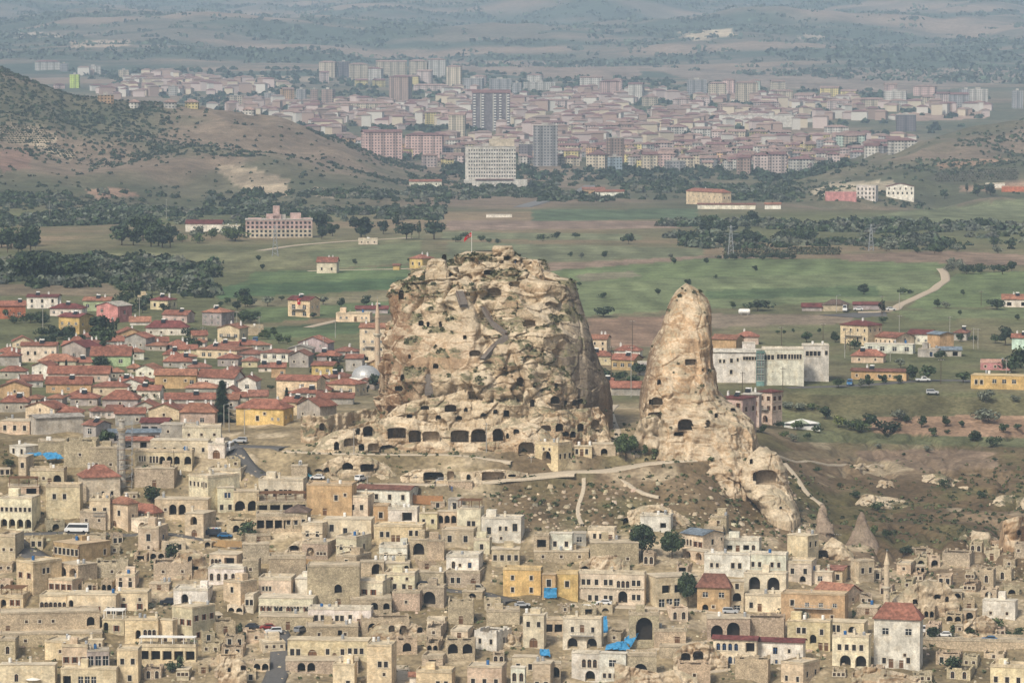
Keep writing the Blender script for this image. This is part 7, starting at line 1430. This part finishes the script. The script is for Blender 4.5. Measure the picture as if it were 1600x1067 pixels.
# ------------------------------------------------------------------ flag and stairs on the citadel
def on_rock(px, py, key='rock_castle'):
    G = ROCKD[key]; x, y = proj(G[:, 0], G[:, 1], G[:, 2]); k = np.argsort((x - px) ** 2 + (y - py) ** 2)[:6]; return float(G[k, 1].min())
D = on_rock(735, 398); s = D / 5990; p = P(737, 398, D); H = 36 * s; e = empty('flag', p); po = link('pole', MB().cyl(0, 0, -1, H, .09, .06, 8).mesh('pole', WHITE), e)
L, hh, nx_, nz_ = 13.5 * s, 9.0 * s * .75, 14, 7; droop = lambda u: (-u * L * .86, .35 * math.sin(u * 7) - u * .5, H - .2 - u * u * 1.0 - u * .9)
vs = [(droop(i / nx_)[0], droop(i / nx_)[1], droop(i / nx_)[2] - hh * j / nz_ * (1 - .15 * i / nx_)) for i in range(nx_ + 1) for j in range(nz_ + 1)]
cl_ = link('cloth', MB().add(vs, [(i * (nz_ + 1) + j, (i + 1) * (nz_ + 1) + j, (i + 1) * (nz_ + 1) + j + 1, i * (nz_ + 1) + j + 1) for i in range(nx_) for j in range(nz_)]).mesh('cloth', flat('red flag cloth', (.42, .015, .02))), e)
def on_cloth(u, v): a = droop(u); return (a[0], a[1] - .06, a[2] - hh * v * (1 - .15 * u))
q = MB(); n = 14; pts = []
for k in range(n + 1): t = math.radians(40 + 280 * k / n); pts.append((.36 + .19 * math.cos(t), .5 + .30 * math.sin(t)))
inn = []
for k in range(n + 1): t = math.radians(40 + 280 * k / n); inn.append((.39 + .145 * math.cos(t), .5 + .23 * math.sin(t)))
q.add([on_cloth(*a) for a in pts] + [on_cloth(*a) for a in inn], [(i, i + 1, n + 2 + i, n + 1 + i) for i in range(n)]); st = [(.60 + (.10 if k % 2 == 0 else .04) * math.cos(k * math.pi / 5 + math.pi), .5 + (.16 if k % 2 == 0 else .065) * math.sin(k * math.pi / 5 + math.pi)) for k in range(10)]; q.add([on_cloth(*a) for a in st], [tuple(range(10))])
q.build('crescent_and_star', WHITE, cl_); pend(e, 737, 372, 'red flag with a white crescent and star flying on the citadel top', 'flag', None, True); lm(737, 378, 'the red flag')
PLANK = flat('weathered grey planks', (.17, .145, .125))
def stairs(pts, wpx, label):
    q = MB(); rl = MB(); P3 = []
    for x, y in pts: D_ = on_rock(x, y) - .9; P3.append(np.array(P(x, y, D_)))
    e = empty('stairway', P3[-1]); o_ = P3[-1]
    for a, b in zip(P3, P3[1:]):
        L = np.linalg.norm(b - a); n = max(int(L / .4), 3); t = (b - a) / L; nr_ = np.cross(t, (0, 0, 1)); nr_ = nr_ / (np.linalg.norm(nr_) + 1e-6)
        if abs(nr_[0]) < .4: nr_ = np.array([1.0, 0, 0])
        w_ = wpx * 1170 / 5990 / 2
        for i in range(n):
            c = a + (b - a) * (i + .5) / n - o_; d = nr_ * w_; u = t * L / n * .55; h = np.array([0, 0, .12]); v = [c - d - u, c + d - u, c + d + u, c - d + u]; q.add([x for x in v] + [x + h for x in v] + [x - np.array([0, 0, 1.2]) for x in v], [(4, 5, 6, 7), (0, 1, 5, 4), (1, 2, 6, 5), (2, 3, 7, 6), (3, 0, 4, 7), (8, 9, 1, 0), (9, 10, 2, 1), (11, 8, 0, 3)])
        for sg in (-1, 1): rl.bar(a - o_ + nr_ * w_ * sg + np.array([0, 0, 1.1]), b - o_ + nr_ * w_ * sg + np.array([0, 0, 1.1]), .06)
    q.build('treads', PLANK, e); rl.build('handrail', BROWNWOOD, e); x, y = pts[0]; pend(e, x, y, label, 'stairway', None, True)
stairs([(718, 455), (725, 476)], 13, 'short wooden stair flight high on the citadel'); stairs([(756, 480), (770, 503), (792, 520)], 8, 'middle wooden stair flight slanting down to the right across the citadel'); stairs([(790, 524), (770, 541), (754, 560)], 8, 'wooden stair flight slanting down to the left across the citadel'); stairs([(670, 585), (670, 614)], 13, 'straight wooden stair flight at the foot of the citadel')
# ------------------------------------------------------------------ sheets, fences, shades and other small things
TARP = flat('blue tarpaulin', (.045, .23, .43), .5)
def tarp(pts, dd, label, sag=.5):
    """a crumpled sheet over the ground: corner points of the photograph (in order round it)"""
    P3 = []
    for x, y, lift in pts: D = gd(x, y + lift) - dd; P3.append(P(x, y, D))
    a, b, c, d = [np.array(q) for q in P3]; n = 12; o_ = (a + b + c + d) / 4; vs = []
    for i in range(n + 1):
        for j in range(n + 1): u, v = i / n, j / n; w_ = (a * (1 - u) + b * u) * (1 - v) + (d * (1 - u) + c * u) * v; r = float(vnoise(w_[0] * 1.3, w_[1] * 1.3, w_[2] * 1.3, 5)); vs.append(w_ - o_ + np.array([.12 * r, -.35 * r, .3 * r - sag * 4 * u * (1 - u) * v * (1 - v)]))
    pad = [v + np.array([0, .05, -.06]) for v in vs]; f = [(i * (n + 1) + j, (i + 1) * (n + 1) + j, (i + 1) * (n + 1) + j + 1, i * (n + 1) + j + 1) for i in range(n) for j in range(n)]
    o = MB().add(vs, f).add(pad, [tuple(reversed(q)) for q in f]).build('tarpaulin', TARP, loc=o_); pend(o, pts[0][0], pts[0][1], label, 'tarpaulin', None, True)
tarp([(66, 708, 14), (88, 706, 14), (100, 715, 10), (74, 718, 10)], .5, 'bright blue tarpaulin roof over a yard on the left'); tarp([(38, 708, 14), (64, 707, 14), (66, 711, 12), (40, 712, 12)], .5, 'thin blue sheet beside the larger blue tarpaulin roof', .2); tarp([(850, 918, 16), (870, 918, 16), (870, 933, 2), (850, 933, 2)], 1.2, 'blue sheet hung like a curtain beside the mustard yellow house', .2)
tarp([(948, 1006, 6), (978, 1000, 8), (984, 1014, 2), (946, 1014, 2)], 2.0, 'wide blue sheet heaped on the ground by the huge dark arch'); tarp([(975, 998, 10), (990, 985, 16), (999, 987, 16), (986, 1010, 6)], 2.5, 'blue sheet trailing up the rubble to the huge dark arch'); tarp([(940, 964, 20), (948, 962, 20), (950, 988, 8), (941, 988, 8)], 1, 'blue sheet draped down the wall beside the white canopied house', .2); tarp([(843, 1013, 8), (858, 1013, 8), (860, 1025, 2), (844, 1023, 2)], 1.5, 'small crumpled blue sheet beside the narrow arched house')
FENCE = flat('new fence boards', (.40, .255, .12))
def fence(pts, hpx, label, mat=FENCE):
    q3 = [P(x, y, gd(x, y) - .4) for x, y in pts]; o_ = q3[0]; b = MB(); ps = MB()
    for a, c in zip(q3, q3[1:]):
        L = np.linalg.norm(c - a); n = max(int(L / .28), 2); h = hpx * a[1] / 5990; t = (c - a) / L; up = np.array([0, 0, 1.0])
        for i in range(n): m = a - o_ + (c - a) * i / n; w_ = (c - a) / n * .93; hh_ = h * random.uniform(.95, 1.03); v = [m, m + w_, m + w_ + up * hh_, m + up * hh_]; bk = np.array([t[1], -t[0], 0]) * -.06; b.add(v + [x + bk for x in v], [(0, 1, 2, 3), (7, 6, 5, 4), (3, 2, 6, 7), (0, 3, 7, 4), (1, 5, 6, 2)])
        for i in range(0, n, 7): m = a - o_ + (c - a) * i / n + np.array([0, .12, 0]); ps.box(m[0] - .06, m[1], m[2] - .8, m[0] + .06, m[1] + .12, m[2] + h * 1.05)
    e = empty('wooden_fence', o_); b.build('boards', mat, e); ps.build('fence_posts', BROWNWOOD, e); pend(e, pts[0][0], pts[0][1], label, 'fence', None, True)
fence([(330, 852), (352, 855), (378, 856)], 11, 'new tan board fence beside the blue car'); fence([(418, 866), (440, 872), (458, 878)], 8, 'first tan board fence along the sloping lane'); fence([(474, 880), (500, 888), (524, 894)], 9, 'second tan board fence on top of the high retaining wall'); fence([(642, 786), (668, 788), (692, 788)], 14, 'orange board fence beside the long brown roofed house', flat('orange boards', (.36, .19, .09)))
def parasol(px, py, wpx, hpx, label, closed=False):
    D = gd(px, py); s = D / 5990; p = P(px, py, D); H, r = hpx * s, wpx * s / 2; e = empty('parasol', p); link('pole', MB().cyl(0, 0, -.5, H, .05).mesh('pole', STEEL), e); prof = [(.35, H * .3), (.28, H * .7), (.03, H)] if closed else [(r, H * .8), (r * .55, H * .92), (.03, H), ]
    link('canopy', MB().lathe(0, 0, prof + ([(r * .98, H * .78)] if False else []), 8 if not closed else 10).mesh('canopy', WHITE), e); pend(e, px, py - hpx / 2, label, 'parasol')
parasol(38, 1064, 24, 14, 'open white parasol on the bottom left terrace'); parasol(71, 1064, 26, 15, 'open white parasol on the bottom left terrace'); parasol(52, 1072, 24, 14, 'open white parasol on the bottom left terrace')
for x in (334, 342, 346): parasol(x, 690, 4, 13, 'closed white parasol by the parking lane', True)
for x, y in ((282, 745), (124, 1043), (167, 1058)): parasol(x, y, 4, 12, 'closed white parasol on a cafe terrace', True)
D = gd(1252, 668); s = D / 5990; p = P(1252, 668, D); e = empty('gazebo', p); a, H = 28 * s, 8 * s
q = MB()
for sx in (-1, -.33, .33, 1):
    for sy in (-.6, .6): q.box(sx * a - .1, sy * a - .1, -1, sx * a + .1, sy * a + .1, H)
q.build('posts', GREENP, e); mats = [WHITE, flat('sage canvas', (.30, .33, .24))]; q = MB()
for i in range(8):
    t0, t1 = 2 * math.pi * (i + .5) / 8, 2 * math.pi * (i + 1.5) / 8; q.add([(a * 1.1 * math.cos(t0), a * .8 * math.sin(t0), H), (a * 1.1 * math.cos(t1), a * .8 * math.sin(t1), H), (.25 * math.cos(t1), .25 * math.sin(t1), H + 6 * s), (.25 * math.cos(t0), .25 * math.sin(t0), H + 6 * s)], [(0, 1, 2, 3)], i % 2)
q.build('canopy', mats, e); link('low_wall', MB().box(-a, -a * .62, -1, a, a * .62, .9).mesh('low_wall', WHITE), e); pend(e, 1252, 652, 'white and green striped garden pavilion beyond the grassy spur', 'gazebo', None, True); lm(1252, 655, 'the striped garden pavilion')
D = gd(908, 950); p = P(908, 959, D + 3); s = D / 5990; e = empty('canopy', p); q = MB()
for sx in (-1, -.2, .5, 1): q.box(sx * 22 * s - .06, -.06, -.5, sx * 22 * s + .06, .06, 11 * s); q.box(sx * 22 * s - .06, 3, -.5, sx * 22 * s + .06, 3.12, 11 * s)
q.build('posts', STEEL, e); link('roof_sheet', MB().box(-23.5 * s, -.6, 11 * s, 23.5 * s, 4, 11 * s + .45, 0, True).mesh('roof_sheet', WHITE), e); pend(e, 908, 952, 'white sheet canopy on posts over a roof terrace', 'canopy', None, True)
D = gd(1163, 492); s = D / 5990; p = P(1163, 492, D); e = empty('storage_tank', p); q = MB().lathe(0, 0, [(0, -2.6), (.9, -2.4), (1.1, -2), (1.1, 2), (.9, 2.4), (0, 2.6)], 16); o = q.build('tank_drum', WHITE, e, (0, 0, 1.5)); o.rotation_euler = (0, math.pi / 2, 0); link('cradle', MB().box(-1.6, -.7, -.5, -1.3, .7, .8).box(1.3, -.7, -.5, 1.6, .7, .8).mesh('cradle', CONC), e); pend(e, 1163, 489, 'white cylindrical storage tank at the edge of the green fields', 'tank', None, True)
def hung_flag(px, py, wpx, hpx, near, label):
    D = gd(px, near) - .6; s = D / 5990; p = P(px, py, D); b = MB(); w_, h_ = wpx * s / 2, hpx * s; n = 6
    e = empty('hung_flag', p); link('cloth', MB().add([((i / n - .5) * 2 * w_, .06 * math.sin(i * 2), -h_ * j / 4) for i in range(n + 1) for j in range(5)], [(i * 5 + j, (i + 1) * 5 + j, (i + 1) * 5 + j + 1, i * 5 + j + 1) for i in range(n) for j in range(4)]).mesh('cloth', flat('red flag cloth', (.42, .015, .02))), e)
    q = MB(); r = w_ * .5; m = 10; vs = [(r * math.cos(math.radians(50 + 260 * k / m)), -.1, -h_ * .35 + r * math.sin(math.radians(50 + 260 * k / m))) for k in range(m + 1)] + [(r * .25 + r * .72 * math.cos(math.radians(50 + 260 * k / m)), -.1, -h_ * .35 + r * .72 * math.sin(math.radians(50 + 260 * k / m))) for k in range(m + 1)]; q.add(vs, [(i, i + 1, m + 2 + i, m + 1 + i) for i in range(m)]); q.build('crescent', WHITE, e); pend(e, px, py, label, 'flag', None, True)
hung_flag(467, 467, 5, 9, 495, 'red flag hung from the balcony of the yellow three storey house'); hung_flag(23, 531, 6, 8, 542, 'red flag hung on a wall at the left end of the suburb')
def sign(px, py, wpx, hpx, near, cols, label):
    D = gd(px, near) - .5; s = D / 5990; p = P(px, py, D); w_, h_ = wpx * s / 2, hpx * s / 2; e = empty('shop_sign', p); link('board', MB().box(-w_, 0, -h_, w_, .12, h_, 0, True).mesh('board', WHITE), e); n = len(cols)
    for i, c in enumerate(cols): link('colour_panel', MB().box(-w_ * .95 + 1.9 * w_ * i / n, -.03, -h_ * .8, -w_ * .95 + 1.9 * w_ * (i + .8) / n, 0, h_ * .8, 0, True).mesh('colour_panel', flat('sign ' + str(c), c, .5)), e)
    pend(e, px, py, label, 'sign', None, True)
sign(334, 828, 23, 9, 838, [(.05, .3, .25), (.6, .5, .1), (.45, .1, .2), (.1, .3, .5), (.5, .5, .4)], 'colourful panelled shop sign behind the blue car'); sign(311, 823, 12, 4, 838, [(.16, .03, .1)], 'narrow dark red sign beside the tall pointed arch')
# people: a handful of tiny figures
def person_mesh(pose):
    bm = bpy.data.meshes.new('person'); J = [(0, 0, .95), (0, 0, 1.2), (0, 0, 1.42), (0, 0, 1.55), (0, 0, 1.72), (.1, 0, .9), (.13, -.08 * pose, .5), (.14, .06 * pose, .06), (-.1, 0, .9), (-.13, .1 * pose, .5), (-.14, -.05 * pose, .06), (.2, 0, 1.4), (.27, .05 * pose, 1.12), (.27, -.1, .86), (-.2, 0, 1.4), (-.27, -.05 * pose, 1.12), (-.27, -.08, .86), (.14, -.14, .03), (-.14, -.2, .03)]
    E = [(0, 1), (1, 2), (2, 3), (3, 4), (0, 5), (5, 6), (6, 7), (7, 17), (0, 8), (8, 9), (9, 10), (10, 18), (2, 11), (11, 12), (12, 13), (2, 14), (14, 15), (15, 16)]; bm.from_pydata(J, E, []); return bm
RAD = [.15, .15, .16, .06, .105, .1, .075, .05, .1, .075, .05, .07, .05, .035, .07, .05, .035, .04, .04]
for i, (px, py, c, on, lab) in enumerate(((706, 768, (.06, .11, .25), 0, 'person in blue standing at the end of the orange board fence'), (703, 766, (.05, .05, .06), 0, 'person in dark clothes walking below the upper road'), (680, 760, (.08, .07, .07), 0, 'person in dark clothes on the slope below the silver car'), (805, 416, (.05, .06, .09), 1, 'person in dark blue on the citadel top'), (749, 416, (.06, .05, .05), 1, 'person in black at the viewing terrace on the citadel top'), (278, 1022, (.3, .05, .04), 0, 'person in red on the bottom terrace'))):
    D = on_rock(px, py) - 1.0 if on else gd(px, py); p = P(px, py, D); o = link('person', person_mesh(1 if i % 2 else -1), loc=p, rz=random.uniform(-1, 1)); o.data.materials.append(flat('clothes %d' % i, c)); m = o.modifiers.new('skin', 'SKIN'); sv_ = o.data.skin_vertices if len(o.data.skin_vertices) else None
    if sv_ is None:
        bpy.context.view_layer.objects.active = o; o.data.update()
    if len(o.data.skin_vertices):
        for k, r in enumerate(RAD): o.data.skin_vertices[0].data[k].radius = (r, r * .8)
        o.data.skin_vertices[0].data[0].use_root = True
    o.modifiers.new('smooth', 'SUBSURF').levels = 1
    pend(o, px, py - 5, lab, 'person', None, True)
finish_labels()
